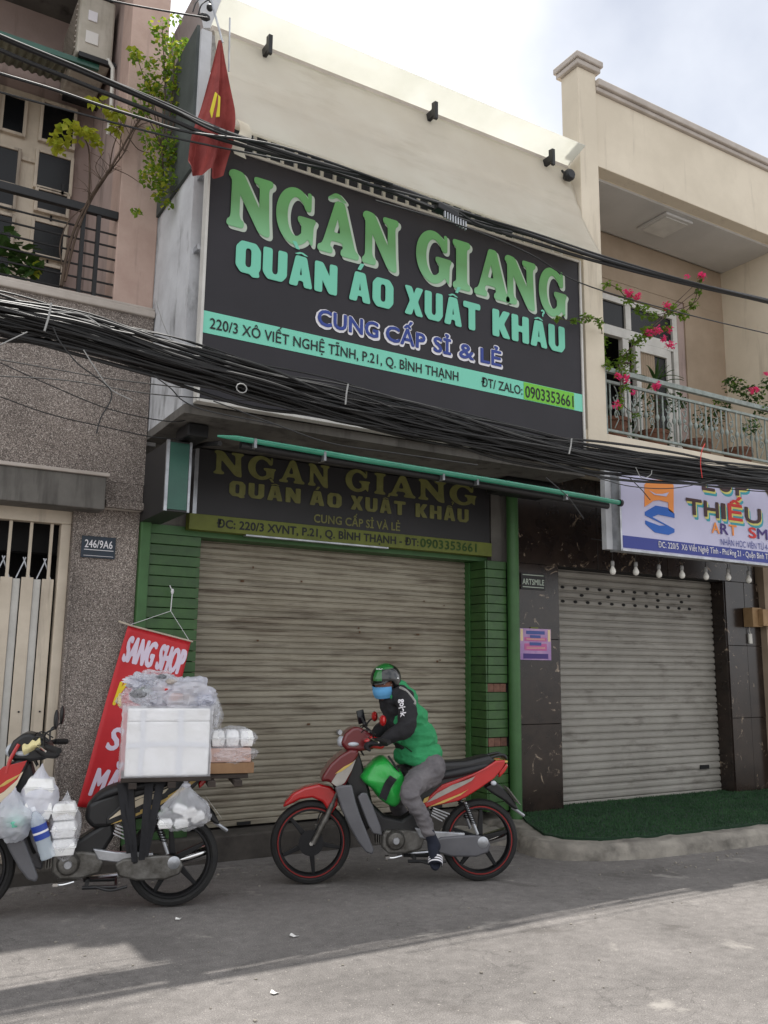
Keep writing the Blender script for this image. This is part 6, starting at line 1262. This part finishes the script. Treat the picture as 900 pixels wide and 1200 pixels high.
# eyes and brow strip between mask and helmet
for sg in (1, -1):
    mb = MB(); mb.ell(H_(.078, .031*sg, .018), (.012, .012, .009), 10, 8); mb.build('eye', M['white'], PR, smooth=True)
    mb = MB(); mb.ell(H_(.086, .031*sg, .018), (.006, .006, .006), 8, 6); mb.build('iris', M['ink'], PR, smooth=True)
    mb = MB(); mb.tube([H_(.080, .048*sg, .036), H_(.088, .03*sg, .042), H_(.090, .014*sg, .038)], .004, 6); mb.build('eyebrow', M['ink'], PR)
# gloves keep five fingers: slightly larger skin round the hand
gl = caps_mesh('glove', [(c[0], c[1], tuple(r_*1.16 for r_ in c[2])) if c[0] == 'e' else (c[0], c[1], [r_+.0022 for r_ in c[2]]) for c in hand(wrL, 1)]+[('c', [elL.lerp(wrL, .8), wrL+Vector((.02, 0, -.006))], [.034, .03])], .0045, 2, .5)
put('glove', gl, M['jacket'], PR)
gl = caps_mesh('glove', [(c[0], c[1], tuple(r_*1.16 for r_ in c[2])) if c[0] == 'e' else (c[0], c[1], [r_+.0022 for r_ in c[2]]) for c in hand(wrR, -1)]+[('c', [elR.lerp(wrR, .8), wrR+Vector((.02, 0, -.006))], [.034, .03])], .0045, 2, .5)
put('glove', gl, M['jacket'], PR)
# jacket: black sleeves and collar
jk = caps_mesh('jacket', [('c', [shL+Vector((0, -.01, .0)), shL.lerp(elL, .5)+Vector((-.012, .015, 0)), elL, elL.lerp(wrL, .5)+Vector((0, 0, .005)), wrL.lerp(elL, .08)], [.076, .074, .066, .054, .040]),
                          ('c', [shR, elR, wrR.lerp(elR, .08)], [.074, .062, .040]), ('c', [shL, neck.lerp(hip, .12), shR], [.07, .10, .07]),
                          ('c', [neck.lerp(hip, .08), neck+Vector((.0, 0, .012)), neck.lerp(hd, .45)], [.085, .074, .066]), ('c', [neck.lerp(hip, .2)+Vector((.03, 0, 0)), hip+Vector((.04, 0, .06))], [.12, .125])], .008, 6)
cloth_noise(jk, .012, 10, 3, (1, 1, 1.4), .003); put('jacket', jk, M['jacket'], PR)
# sleeve print, letters running up the upper arm
txt = bpy.data.curves.new('t', 'FONT'); txt.body = 'gojek'; txt.size = .062; txt.offset = .0016; o = bpy.data.objects.new('t', txt); COL.objects.link(o); tm = evalmesh(o); bpy.data.objects.remove(o)
ax = (elL-shL).normalized(); a_ = shL.lerp(elL, .16)
outv = Vector((.42, .9, .02)); outv = (outv-ax*outv.dot(ax)).normalized(); side = outv.cross(ax).normalized()
bm = bmesh.new(); bm.from_mesh(tm); bmesh.ops.subdivide_edges(bm, edges=bm.edges[:], cuts=1); bm.to_mesh(tm); bm.free()
from mathutils.bvhtree import BVHTree
bv = BVHTree.FromPolygons([v.co.copy() for v in jk.vertices], [tuple(p.vertices) for p in jk.polygons])
for v in tm.vertices:
    p = a_+ax*(v.co.x*.98)-side*(v.co.y-.012)*-1+outv*.2
    h = bv.ray_cast(p, -outv)
    v.co = (h[0]+outv*.007) if h[0] else p-outv*.12
put('sleeve_print', tm, M['white'], PR)
# vest: leaning torso
up = (neck-hip).normalized(); fw = Vector((up.z, 0, -up.x))
vt_pts = [(0.640, -0.000, 1.352), (0.594, -0.000, 1.283), (0.541, -0.000, 1.159), (0.488, 0.000, 1.022), (0.462, 0.000, 0.911), (0.449, 0.000, 0.819)]
vt = caps_mesh('vest', [('c', [Vector(vt_pts[0]), Vector(vt_pts[1]), Vector(vt_pts[2])], [.10, .125, .135]),
                        ('e', Vector(vt_pts[1])+Vector((-.005, .045, .01)), (.125, .115, .10)), ('e', Vector(vt_pts[1])+Vector((-.005, -.045, .01)), (.125, .115, .10)),
                        ('e', Vector(vt_pts[2]), (.145, .165, .15)), ('e', Vector(vt_pts[3]), (.165, .175, .13)), ('e', Vector(vt_pts[4]), (.178, .178, .10)), ('e', Vector(vt_pts[4])+Vector((.0, 0, -.03)), (.175, .185, .075))], .0065, 7)
hz = vt_pts[5][2]
for v in vt.vertices:
    if v.co.z < hz+.02: v.co.z = hz+.02-(hz+.02-v.co.z)*.15
cloth_noise(vt, .020, 6, 1, (.5, .8, 1.5), .004); cloth_noise(vt, .010, 15, 4, (.5, 1, 1.4), .002); put('vest', vt, M['vest'], PR)
sh_ = MB(); 
# grey shoulder yoke strip and pocket slit on the vest
bv2 = BVHTree.FromPolygons([v.co.copy() for v in vt.vertices], [tuple(p.vertices) for p in vt.polygons])
bvj = BVHTree.FromPolygons([v.co.copy() for v in jk.vertices], [tuple(p.vertices) for p in jk.polygons])
CAMD = (MW1.inverted() @ Vector((0, 0, 1.55)))
def onsurf(pts, w, m, name, lift=.004):
    P = []
    for p in pts:
        p = Vector(p); d = (p-CAMD).normalized(); c0 = p-d*.6; hs = [b_.ray_cast(c0, d) for b_ in (bv2, bvj)]; hs = [h for h in hs if h[0]]
        if hs:
            h = min(hs, key=lambda h: h[3]); P.append(h[0]-d*lift)
    if len(P) > 1:
        mb = MB(); PP = cat_rom(P, 3); mb.tube(PP, w, 6); return mb.build(name, m, PR, smooth=True)
onsurf([(0.624, 0.150, 1.388), (0.585, 0.150, 1.370), (0.547, 0.150, 1.333), (0.515, 0.150, 1.290), (0.515, 0.150, 1.266)], .011, M['hivis'], 'reflective_yoke', -.004)
onsurf([(0.614, 0.150, 0.998), (0.576, 0.150, 0.962), (0.532, 0.150, 0.931)], .004, M['ink'], 'pocket_slit', .0)
mb = MB(); mb.tube(cat_rom([neck+Vector((.055, .05, .02)), neck+Vector((-.02, .075, .03)), neck+Vector((-.075, .0, .03)), neck+Vector((-.02, -.075, .03)), neck+Vector((.055, -.05, .02))], 5), .016, 8); mb.build('vest_collar', M['vest'], PR, smooth=True)
# trousers
tr = caps_mesh('trousers', [('c', [hiL+Vector((-.02, .0, .0)), hiL.lerp(knL, .5)+Vector((0, .0, .02)), knL, knL.lerp(anL, .5)+Vector((-.01, 0, 0)), anL.lerp(knL, .16)], [.105, .092, .068, .054, .046]),
                            ('c', [hiR, knR, anR], [.105, .068, .046]), ('c', [hiL+Vector((-.02, 0, .03)), hiR+Vector((-.02, 0, .03))], [.12, .12])], .008, 6)
cloth_noise(tr, .013, 10, 5, (.7, 1, 1.3), .004); cloth_noise(tr, .006, 24, 2, (.6, 1, 1.2), .001); put('trousers', tr, M['trouser'], PR)
for kn_, an_, sg in ((knL, anL, 1), (knR, anR, -1)):
    to_ = toL if sg > 0 else anR+Vector((.03, -.02, -.13))
    if sg < 0: to_ = anR+Vector((.10, -.02, -.07))
    d = (to_-an_).normalized(); toe = to_
    side = Vector((0, 0, 1)).cross(d); 
    sk = caps_mesh('sock', [('c', [an_.lerp(kn_, .22), an_, an_+d*.03+Vector((-.02, 0, -.02))], [.042, .040, .042]), ('c', [an_+Vector((-.01, -.01, -.035)), an_.lerp(toe, .55), toe], [.042, .038, .030])], .007, 5)
    put('sock', sk, M['sock'], PR)
    # slide sandal: sole under the foot and a banded strap over the instep
    f0 = an_+Vector((-.03, -.03*sg, -.065)); f1 = toe+(toe-an_).normalized()*.045+Vector((0, 0, -.02))
    ax = (f1-f0).normalized(); sd = Vector((1, .25, 0)); sd = (sd-ax*sd.dot(ax)).normalized(); nn = ax.cross(sd); nn = nn if nn.dot(an_-f0) > 0 else -nn
    L = (f1-f0).length; outl = []
    for k in range(20):
        a = 2*PI*k/20; outl.append((L/2+math.cos(a)*L/2*1.02, math.sin(a)*(.042+.006*math.cos(a))))
    mb = MB(); n = 20; v = [f0+ax*a+sd*b-nn*.012 for a, b in outl]+[f0+ax*a+sd*b+nn*.012 for a, b in outl]
    mb.add(v, [tuple(range(n)), tuple(range(2*n-1, n-1, -1))]+[(i, i+n, (i+1) % n+n, (i+1) % n) for i in range(n)]); mb.build('slide_sole', M['sock'], PR, bevel=.004)
    def strap(u0, u1, r, m, nm):
        mb = MB()
        def g_(u, v):
            a = PI*(v*1.0); t_ = u0+(u1-u0)*u; h = .062-.012*t_
            return f0+ax*L*t_+sd*math.cos(a)*(.047+r)+nn*(.0+math.sin(a)*(h+r))
        mb.grid(g_, 4, 14); mb.build(nm, m, PR, solid=.004, smooth=True)
    strap(.46, .82, 0, M['sock'], 'slide_strap')
    for k in range(3): strap(.50+k*.105, .555+k*.105, .004, M['white'], 'strap_stripe')
# mask
def mk(u, v):
    a = (u-.5)*2.15; z = -.014-.080*v; r = .112+.014*math.sin(v*PI)*math.cos(a)-.012*v
    return H_(.0+r*math.cos(a)*1.02, r*.82*math.sin(a), z+.012*math.cos(a)*(1-v)*1.0+.0022*math.sin(v*26))
mb = MB(); mb.grid(mk, 20, 16); mb.build('face_mask', M['mask'], PR, solid=.002, smooth=True)
for sg in (1, -1):
    mb = MB(); mb.tube([H_(.045, .07*sg, .0), H_(.0, .082*sg, .012), H_(-.014, .084*sg, -.02)], .0015, 4); mb.tube([H_(.04, .068*sg, -.07), H_(.0, .080*sg, -.035)], .0015, 4); mb.build('mask_loop', M['white'], PR)
# open-face helmet: shell with face opening, peak, chin strap
def shell(u, v):
    a = u*2*PI; el = v*PI/2*1.0
    r = 1.0; x = .128*math.cos(a)*math.sin(el); y = .108*math.sin(a)*math.sin(el); z = .025+.118*math.cos(el)
    return x, y, z
mb = MB(); n, m_ = 36, 14; v = []; 
for j in range(m_+1):
    for i in range(n):
        a = 2*PI*i/n; t_ = j/m_; front = max(0, math.cos(a)); low = .025-(.085*(1-front)**.8 if math.cos(a) < .75 else .02*(1-front)); low = low if math.cos(a) < .6 else .022
        low = .040 if math.cos(a) > .45 else -.07+.05*max(0, math.cos(a)+.1)
        if t_ <= .6:
            el = t_/.6*PI/2; x, y, z = .124*math.cos(a)*math.sin(el), .106*math.sin(a)*math.sin(el), .036+.108*math.cos(el)
        else:
            k = (t_-.6)/.4; z = .036+(low-.036)*k; s_ = 1-.10*k*k; x, y = .124*math.cos(a)*s_, .106*math.sin(a)*s_
        v.append(H_(x-.008, y, z))
mb.add(v, [(j*n+i, j*n+(i+1) % n, (j+1)*n+(i+1) % n, (j+1)*n+i) for j in range(m_) for i in range(n)])
mb.cur = 0; me = mb.mesh('helmet', [M['helmet'], M['helmg']], True)
for p_ in me.polygons:
    c = HD.inverted() @ (p_.center-hd)
    p_.material_index = 1 if (c.z > .118 and c.x > -.02) or (c.z > .05 and abs(c.y-.0) < .028) else 0
HM = place('helmet', me, PR, solid=.010)
mb = MB(); mb.grid(lambda u, v: H_(.105+.05*v-.03*(2*u-1)**2*1.6, (u-.5)*.17*(1-.25*v), .046-.02*v), 12, 4); mb.build('helmet_peak', M['helmet'], HM, solid=.005, smooth=True)
mb = MB(); mb.tube(cat_rom([H_(.0, .1, .0), H_(.02, .075, -.08), H_(.04, 0, -.125), H_(.02, -.075, -.08), H_(.0, -.1, .0)], 5), .005, 6); mb.build('chin_strap', M['helmet'], HM)
mb = MB(); mb.ell(H_(-.0, .108, .04), (.01, .01, .01), 8, 6); mb.build('rivet', M['chrome'], HM, smooth=True)
lg = MB(); 
for (a0_, rr) in ((.3, .012), (1.0, .014)):
    c0 = H_(.075, .0+.035*(a0_-.6), .128); lg.tube([c0+HD @ Vector((rr*math.cos(t*.6)*.8, rr*math.sin(t*.6), .0-abs(rr*math.cos(t*.6))*.3)) for t in range(12)], .0022, 5)
lg.build('helmet_print', M['white'], HM)
# green delivery bag between the knees and the shield
BG_ = rootat('green_bag', 'shiny green delivery bag wedged between the rider and the leg shield', 'bag', MW1)
q = [(0.905, 0.160, 0.749), (0.801, 0.160, 0.867), (0.727, 0.160, 0.891), (0.664, 0.160, 0.831), (0.601, 0.160, 0.789), (0.569, 0.160, 0.670), (0.612, 0.160, 0.582), (0.655, 0.160, 0.535), (0.736, 0.160, 0.583), (0.817, 0.160, 0.660)]
def bagm():
    mb = MB(); n = len(q); c = Vector((sum(p[0] for p in q)/n, 0, sum(p[2] for p in q)/n)); rings = []
    P = cat_rom(list(q)+[q[0]], 4)[:-1]; n = len(P)
    for y, s_ in ((-.12, .72), (-.10, .9), (-.04, 1.0), (.05, 1.03), (.12, 1.0), (.165, .9), (.185, .6), (.19, .2)):
        rings.append([Vector((c.x+(p[0]-c.x)*s_, y, c.z+(p[2]-c.z)*s_)) for p in P])
    v = [p for r_ in rings for p in r_]; f = [(j*n+i, j*n+(i+1) % n, (j+1)*n+(i+1) % n, (j+1)*n+i) for j in range(len(rings)-1) for i in range(n)]+[tuple(range(n)), tuple((len(rings)-1)*n+i for i in range(n))]
    mb.add(v, f); me = mb.mesh('bag', M['bagg'], True)
    for v_ in me.vertices: v_.co += v_.normal*(.016*noise.noise(v_.co*13)+.007*noise.noise(v_.co*31))
    return me
place('bag_body', bagm(), BG_, sub=1)
q = [(0.675, 0.195, 0.758), (0.704, 0.195, 0.658), (0.753, 0.195, 0.611)]
mb = MB(); mb.grid(lambda u, v: Vector(q[0]).lerp(Vector(q[2]), v)+Vector(((u-.5)*.05, .008+.004*math.sin(v*9), (u-.5)*.03+.02*math.sin(v*PI))), 3, 8); mb.build('black_strap', M['jacket'], BG_, solid=.004)
q = [(0.707, 0.150, 0.902), (0.675, 0.150, 0.860), (0.637, 0.150, 0.800), (0.625, 0.150, 0.764)]
mb = MB(); mb.tube(cat_rom(q, 4), .008, 8); mb.build('zip_flap', M['ink'], BG_, smooth=True)

# ============================================================ cargo of the left bike
def W2(x, y, z): return MW2 @ Vector((x, y, z))
def softbox(name, m, par, x0, x1, y0, y1, z0, z1, amp=.004, bev=.012, seed=0):
    mb = MB(); mb.box((x0, y0, z0), (x1, y1, z1)); o = mb.build(name, m, par, bevel=bev, smooth=True, seg=3); return o
q = [(0.339, 0.200, 1.260), (-0.182, 0.200, 1.254), (-0.189, 0.200, 0.854), (0.315, 0.200, 0.844)]
bx0, bx1 = q[1][0], q[0][0]; bz1 = (q[0][2]+q[1][2])/2; bz0 = (q[2][2]+q[3][2])/2
RK = rootat('rear_rack', 'dark wooden rack with black strapped legs fixed over the seat of the left bike', 'rack', MW2)
for k in range(5):
    mb = MB(); y = -.24+k*.095; mb.box((bx0-.27 if k in (1, 3) else bx0-.02, y, bz0-.045), (bx1+.02, y+.085, bz0-.018)); mb.build('plank', M['plank'], RK, bevel=.004)
for x in (bx0-.22, bx0-.05, bx0+.2, bx1-.08):
    mb = MB(); mb.box((x, -.24, bz0-.085), (x+.05, .23, bz0-.047)); mb.build('cross_beam', M['plank'], RK, bevel=.004)
lq = [(0.312, 0.170, 0.794), (0.243, 0.170, 0.318), (0.181, 0.170, 0.790), (0.202, 0.170, 0.326), (0.112, 0.170, 0.789), (0.182, 0.170, 0.346), (0.353, 0.170, 0.795), (0.277, 0.170, 0.370)]
for i in range(0, 8, 2):
    a, b = Vector(lq[i]), Vector(lq[i+1])
    mb = MB(); m_ = a.lerp(b, .5)+Vector((.0, .02, 0)); mb.grid(lambda u, v: a.lerp(b, v)+Vector(((u-.5)*.055*(1-.3*v), .02*math.sin(v*PI)+.005*math.sin(v*9+u*5+i), 0)), 5, 24); mb.build('strap_leg', M['jacket'], RK, smooth=True)
mb = MB(); mb.tube([(bx1-.05, .16, bz0-.05), (bx1-.10, .12, .30)], .014, 8); mb.build('strut', M['iron'], RK, smooth=True)
mb = MB(); mb.tube([(bx0+.1, -.16, bz0-.05), (.1, -.13, .45)], .014, 8); mb.build('strut', M['iron'], RK, smooth=True)
FB = rootat('foam_cooler', 'large white foam box wrapped in clear plastic on the left bike', 'box', MW2)
softbox('tub', M['foam'], FB, bx0, bx1, -.20, .20, bz0-.015, bz0+(bz1-bz0)*.80)
softbox('lid', M['foam'], FB, bx0+.001, bx1-.001, -.199, .1985, bz0+(bz1-bz0)*.803, bz1)
mb = MB()
def wrap(u, v):
    P = [(bx0-.012, -.21), (bx0-.012, .212), (bx1+.035, .212), (bx1+.035, -.21), (bx0-.012, -.21)]; t_ = u*4; k = min(3, int(t_)); f = t_-k
    x = P[k][0]+(P[k+1][0]-P[k][0])*f; y = P[k][1]+(P[k+1][1]-P[k][1])*f; z = bz0-.04+(bz1-bz0+.06)*v
    nn = noise.noise(Vector((x*9, y*9, z*9)))*.012-.012*abs(noise.noise(Vector((x*5+z*9, y*5, z*16-x*7)))); return (x+nn, y+abs(nn)*.6, z)
mb.grid(wrap, 64, 18); mb.build('plastic_wrap', M['bag'], FB, smooth=True)
def bagblob(c, r, m, root, name='bag', seed=0, amp=.25, knot=None, n=56, k=34):
    mb = MB(); mb.ell((0, 0, 0), (1, 1, 1), n, k); v = []
    for p in mb.v:
        p = Vector(p); q_ = p*(1+amp*(noise.noise(p*1.7+Vector((seed, 0, 0)))+.55*noise.noise(p*4.1+Vector((0, seed, 0)))+-.5*abs(noise.noise(p*6+Vector((0, 0, seed))))-.3*abs(noise.noise(p*13+Vector((seed, 0, 2))))))
        if knot and p.z > .35: t_ = (p.z-.35)/.65; q_ = Vector((q_.x*(1-t_*.85), q_.y*(1-t_*.85), q_.z+t_*knot))
        v.append(Vector(c)+Vector((q_.x*r[0], q_.y*r[1], q_.z*r[2])))
    m2 = MB(); m2.add(v, mb.f); return m2.build(name, m, root, smooth=True)
zt2 = bz1
HP = rootat('plastic_bag_heap', 'heap of milky and clear plastic bags on top of the large foam box', 'bags', MW2)
cx2 = (bx0+bx1)/2
bagblob((cx2-.10, .03, zt2+.09), (.20, .18, .12), M['bagw'], HP, seed=2); bagblob((cx2+.08, .0, zt2+.10), (.17, .16, .12), M['bagw'], HP, seed=5)
bagblob((cx2+.20, .05, zt2+.06), (.12, .14, .08), M['bag'], HP, seed=7, amp=.4); bagblob((cx2+.10, .06, zt2+.19), (.15, .10, .05), M['bag'], HP, seed=8, amp=.5); bagblob((cx2-.2, .05, zt2+.05), (.10, .14, .07), M['bagw'], HP, seed=9, amp=.4)
bagblob((cx2+.18, .04, zt2+.17), (.11, .10, .05), M['bagw'], HP, seed=11, amp=.5, name='bag')
for (x, y, z, c_, s_) in ((.17, .12, .105, 'leafd', .045), (.20, .14, .09, 'ink', .04), (-.05, .16, .07, 'orange', .04), (-.10, .17, .06, 'card', .045), (.03, .15, .12, 'rprint', .02), (-.18, .14, .10, 'plate', .02), (.0, .14, .17, 'trim', .03), (.06, .12, .20, 'plate', .025)):
    bagblob((cx2+x, y*.8, zt2+z), (s_*1.4, .03, s_*.7), M[c_], HP, name='bag_content', seed=x*9, n=12, k=8)
bagblob((bx0-.035, .10, bz1-.04), (.035, .08, .09), M['bag'], HP, seed=14, amp=.5)
bpy.context.view_layer.update()
# boxes behind the cooler
q = [(-0.194, 0.120, 1.134), (-0.482, 0.120, 0.988), (-0.201, 0.120, 0.997), (-0.513, 0.120, 0.904), (-0.204, 0.120, 0.910), (-0.487, 0.120, 0.839)]
CB = rootat('cardboard_box', 'brown cardboard box lid at the rear end of the left rack', 'box', MW2)
softbox('box', M['card'], CB, q[5][0], bx0-.012, -.16, .14, bz0-.013, bz0+.055, bev=.004)
CP = rootat('wrapped_carton', 'pinkish carton in clear plastic between the brown box and foam pack', 'box', MW2)
softbox('box', mat('pinkish_carton', (190, 160, 150), .8), CP, q[5][0]+.02, bx0-.016, -.15, .13, bz0+.057, bz0+.145, bev=.006)
bagblob(((q[5][0]+bx0)/2-.01, 0, bz0+.10), (.20, .19, .07), M['bag'], CP, 'plastic_wrap', 3, .25)
GRP = 'white foam food boxes'
def fbox(c, s, MW, ang=0, par=None, name='foam_food_box', label=None, tilt=0):
    """clamshell foam box: base tray, lid, rim"""
    t_ = rootat(name, label, 'box', MW, GRP); R_ = Matrix.Translation(c) @ Matrix.Rotation(ang, 4, 'Z') @ Matrix.Rotation(tilt, 4, 'Y')
    x, y, z = s
    def fr_(z0, z1, a, b):
        return [R_ @ Vector((sx*x*k, sy*y*k, zz)) for zz, k in ((z0, a), (z1, b)) for sx, sy in ((-1, -1), (1, -1), (1, 1), (-1, 1))]
    F = [(0, 3, 2, 1), (4, 5, 6, 7), (0, 1, 5, 4), (1, 2, 6, 5), (2, 3, 7, 6), (3, 0, 4, 7)]
    MB().add(fr_(-z, -.003, .84, 1), F).build('tray', M['foam'], t_, bevel=.006, smooth=True, seg=3)
    MB().add(fr_(.003, z, 1, .80), F).build('lid', M['foam'], t_, bevel=.009, smooth=True, seg=3)
    MB().add(fr_(-.0028, .0028, 1.05, 1.05), F).build('rim', M['foam'], t_, bevel=.001, seg=1)
    return t_
for k, lb in enumerate(('foam food box next to the cooler behind the left bike seat', 'middle foam food box of the row behind the cooler', 'rearmost foam food box of the row behind the cooler')):
    fbox((bx0-.07-k*.095, .0, bz0+.205), (.044, .09, .052), MW2, label=lb)
FP = rootat('clear_bag', 'clear plastic sleeve around the row of foam boxes behind the cooler', 'bag', MW2)
bagblob((bx0-.17, 0, bz0+.205), (.165, .12, .078), M['bag'], FP, 'sleeve', 4, .12)
# hanging bag of small foam boxes
hb = [(-0.070, 0.200, 0.751), (-0.049, 0.200, 0.631)]
HB = rootat('hanging_bag', 'knotted clear bag of small foam boxes hanging under the rack above the rear wheel', 'bag', MW2)
c_ = Vector(hb[1]); c_.y = .19
bagblob((c_.x, c_.y, c_.z-.02), (.17, .085, .12), M['bag'], HB, 'bag', 6, .16, knot=.55)
mb = MB(); mb.ell((c_.x, c_.y, c_.z+.145), (.03, .02, .018), 10, 8); mb.tube([(c_.x, c_.y, c_.z+.15), (c_.x+.01, c_.y, c_.z+.2)], [.012, .02], 8); mb.build('knot', M['bagw'], HB, smooth=True)
for k, (dx, dz, an, lb) in enumerate(((.12, -.085, 0, 'front bottom small foam box in the hanging bag'), (.02, -.085, .15, 'middle bottom small foam box in the hanging bag'), (-.08, -.05, .5, 'tilted small foam box at the rear of the hanging bag'), (.03, .0, -.35, 'topmost small foam box in the hanging bag'), (-.03, -.025, .3, 'small foam box in the heart of the hanging bag'))):
    fbox((c_.x+dx, c_.y, c_.z+dz), (.045, .045, .028), MW2, label=lb, tilt=an)
# foam boxes and bags hanging at the front
q = [(0.672, 0.160, 0.740), (0.652, 0.160, 0.460), (0.833, 0.160, 0.835), (0.821, 0.160, 0.668), (0.953, 0.160, 0.607)]
for k, lb in enumerate(('lowest foam box of the stack of three beside the left bike seat', 'middle foam box of the stack of three beside the left bike seat', 'topmost foam box of the stack of three beside the left bike seat')):
    z = q[1][2]-.03+.0+k*.105; fbox((q[0][0]+k*.004, .16, z+.0), (.072, .08, .048), MW2, label=lb, tilt=.04)
SB = rootat('clear_bag', 'clear bag around the stack of three foam boxes beside the left seat', 'bag', MW2)
bagblob((q[0][0], .16, q[1][2]+.085), (.095, .10, .20), M['bag'], SB, 'bag', 13, .10, knot=.05)
for k, lb in enumerate(('lower foam box in the bag hung at the left handlebar', 'upper foam box in the bag hung at the left handlebar')):
    fbox((q[2][0], .15, q[3][2]-.01+k*.125), (.085, .09, .056), MW2, label=lb, tilt=-.08)
SB = rootat('clear_bag', 'clear bag with two foam boxes hanging from the left handlebar', 'bag', MW2)
bagblob((q[2][0], .15, q[3][2]+.05), (.115, .11, .15), M['bagw'], SB, 'bag', 21, .10, knot=.35)
CBG = rootat('carrier_bag', 'white carrier bag with green print in front of the left leg shield', 'bag', MW2)
bagblob((q[4][0]+.02, .19, q[4][2]+.0), (.15, .10, .13), M['bagw'], CBG, 'bag', 31, .2, knot=.35)
gp = bagblob((q[4][0]+.0, .225, q[4][2]-.01), (.06, .07, .04), M['mint'], CBG, 'print', 33, .2, n=14, k=8)
# water bottle
WBt = rootat('water_bottle', 'clear water bottle with blue label and white cap in the left bike front hook', 'bottle', MW2)
q = [(0.858, 0.240, 0.676), (0.749, 0.240, 0.376)]
a, b = Vector(q[1]), Vector(q[0]); ax = (b-a).normalized(); L = (b-a).length
def along(prof, nm, m, n=18):
    u = ax.orthogonal().normalized(); w = ax.cross(u); v = []
    for r_, h in prof:
        for k in range(n): v.append(a+ax*h*L+(u*math.cos(2*PI*k/n)+w*math.sin(2*PI*k/n))*r_)
    mb = MB(); mb.add(v, [(i*n+k, i*n+(k+1) % n, (i+1)*n+(k+1) % n, (i+1)*n+k) for i in range(len(prof)-1) for k in range(n)]+[tuple(range(n)), tuple((len(prof)-1)*n+k for k in range(n))]); mb.build(nm, m, WBt, smooth=True)
along([(.02, 0), (.042, .01), (.045, .05), (.042, .12), (.045, .18), (.043, .3), (.045, .38), (.045, .66), (.04, .76), (.022, .88), (.014, .93), (.014, .97)], 'bottle', M['water'])
along([(.0462, .39), (.0462, .66)], 'label', M['blabel']); along([(.017, .93), (.018, 1.0), (.016, 1.01)], 'cap', M['capm'])
along([(.0468, .50), (.0468, .54)], 'label_stripe', M['white'])
# folded paper on the cowl
PP_ = rootat('folded_paper', 'folded cream paper tucked above the dark cowl of the left bike', 'paper', MW2)
q = [(0.961, 0.120, 1.029), (0.859, 0.120, 1.074), (0.846, 0.120, 1.027), (0.946, 0.120, 0.972)]
mb = MB(); mb.grid(lambda u, v: Vector(q[0]).lerp(Vector(q[1]), u).lerp(Vector(q[3]).lerp(Vector(q[2]), u), v)+Vector((0, .03*math.sin(v*PI)+.01*math.sin(u*9), .008*math.sin(u*14)*(1-v))), 14, 6); mb.build('sheet', M['paper'], PP_, solid=.002)
q = [(0.980, 0.130, 1.040), (1.022, 0.130, 0.948), (1.036, 0.130, 0.867)]
mb = MB(); mb.tube(cat_rom(q, 4), .012, 8); mb.build('red_trim', M['redp'], B2, smooth=True)
# control cables and hoses of both bikes
for Bk in (B1, B2):
    h = [(0.822, 1.034)][0]
    for k, (y0, y1) in enumerate(((.16, .06), (-.16, -.05), (.10, -.08))):
        mb = MB(); mb.tube(cat_rom([(h[0]-.02, y0, h[1]+.02), (h[0]+.06, y0*.8, h[1]+.05+.01*k), (h[0]+.10, y1, h[1]-.04), (h[0]+.05, y1*.6, h[1]-.14)], 5), .0045, 6); mb.build('control_cable', M['blackp'], Bk, smooth=True)
    mb = MB(); mb.tube(cat_rom([(WB-.15, -.09, WR+.25), (WB-.07, -.10, WR+.18), (WB-.04, -.085, WR+.08)], 5), .005, 6); mb.build('brake_hose', M['blackp'], Bk, smooth=True)
    mb = MB(); mb.box((WB-.09, -.095, WR+.03), (WB-.03, -.06, WR+.11)); mb.build('brake_caliper', M['engine'], Bk, bevel=.008)
# scattered rags of plastic behind the cooler
mb = MB(); mb.grid(lambda u, v: (bx0-.03-u*.06+.01*math.sin(v*9), .1+.05*math.sin(u*4+v*3), bz1+.05-v*.22+.02*math.sin(u*7)), 8, 16); mb.build('torn_sheet', M['bag'], HP, smooth=True)
# folded gully dirt along the wall foot

# small things that make the street lived in
mb = MB()
for k in range(16):
    x = random.uniform(2.6, 5.1); z = random.uniform(.9, 2.5); mb.box((x, 7.176, z), (x+random.uniform(.01, .035), 7.179, z+random.uniform(.008, .02)))
tag(mb.build('rust_marks', mat('rust', (92, 66, 46), .9), rs), kind='stuff')
for x in (2.9, 4.85):
    mb = MB(); mb.box((x, 7.165, .225), (x+.12, 7.176, .25)); mb.build('handle', M['iron'], rs)
mb = MB(); mb.lathe([(.0, -.012), (.022, -.012), (.026, 0), (.026, .01)], (3.85, 7.172, .95), 'y', 14); mb.build('lock', M['alu'], rs, smooth=True)

# tape, dents and scuffs on the cooler; a second set of decals on both bikes
for (u, w_) in ((.32, .035), (.78, .03)):
    mb = MB(); x = bx0+(bx1-bx0)*u; mb.grid(lambda a_, b_: (x+w_*a_+.003*math.sin(b_*9), .2025+.001*math.sin(b_*20), bz0-.01+(bz1-bz0)*b_), 2, 12); mb.build('tape', M['foam2'], FB, smooth=True)
mb = MB(); mb.grid(lambda a_, b_: (bx0+(bx1-bx0)*a_, .2035+.001*math.sin(a_*20), bz0+.16+.012*math.sin(a_*3)+.03*b_), 14, 2); mb.build('tape', M['foam2'], FB, smooth=True)
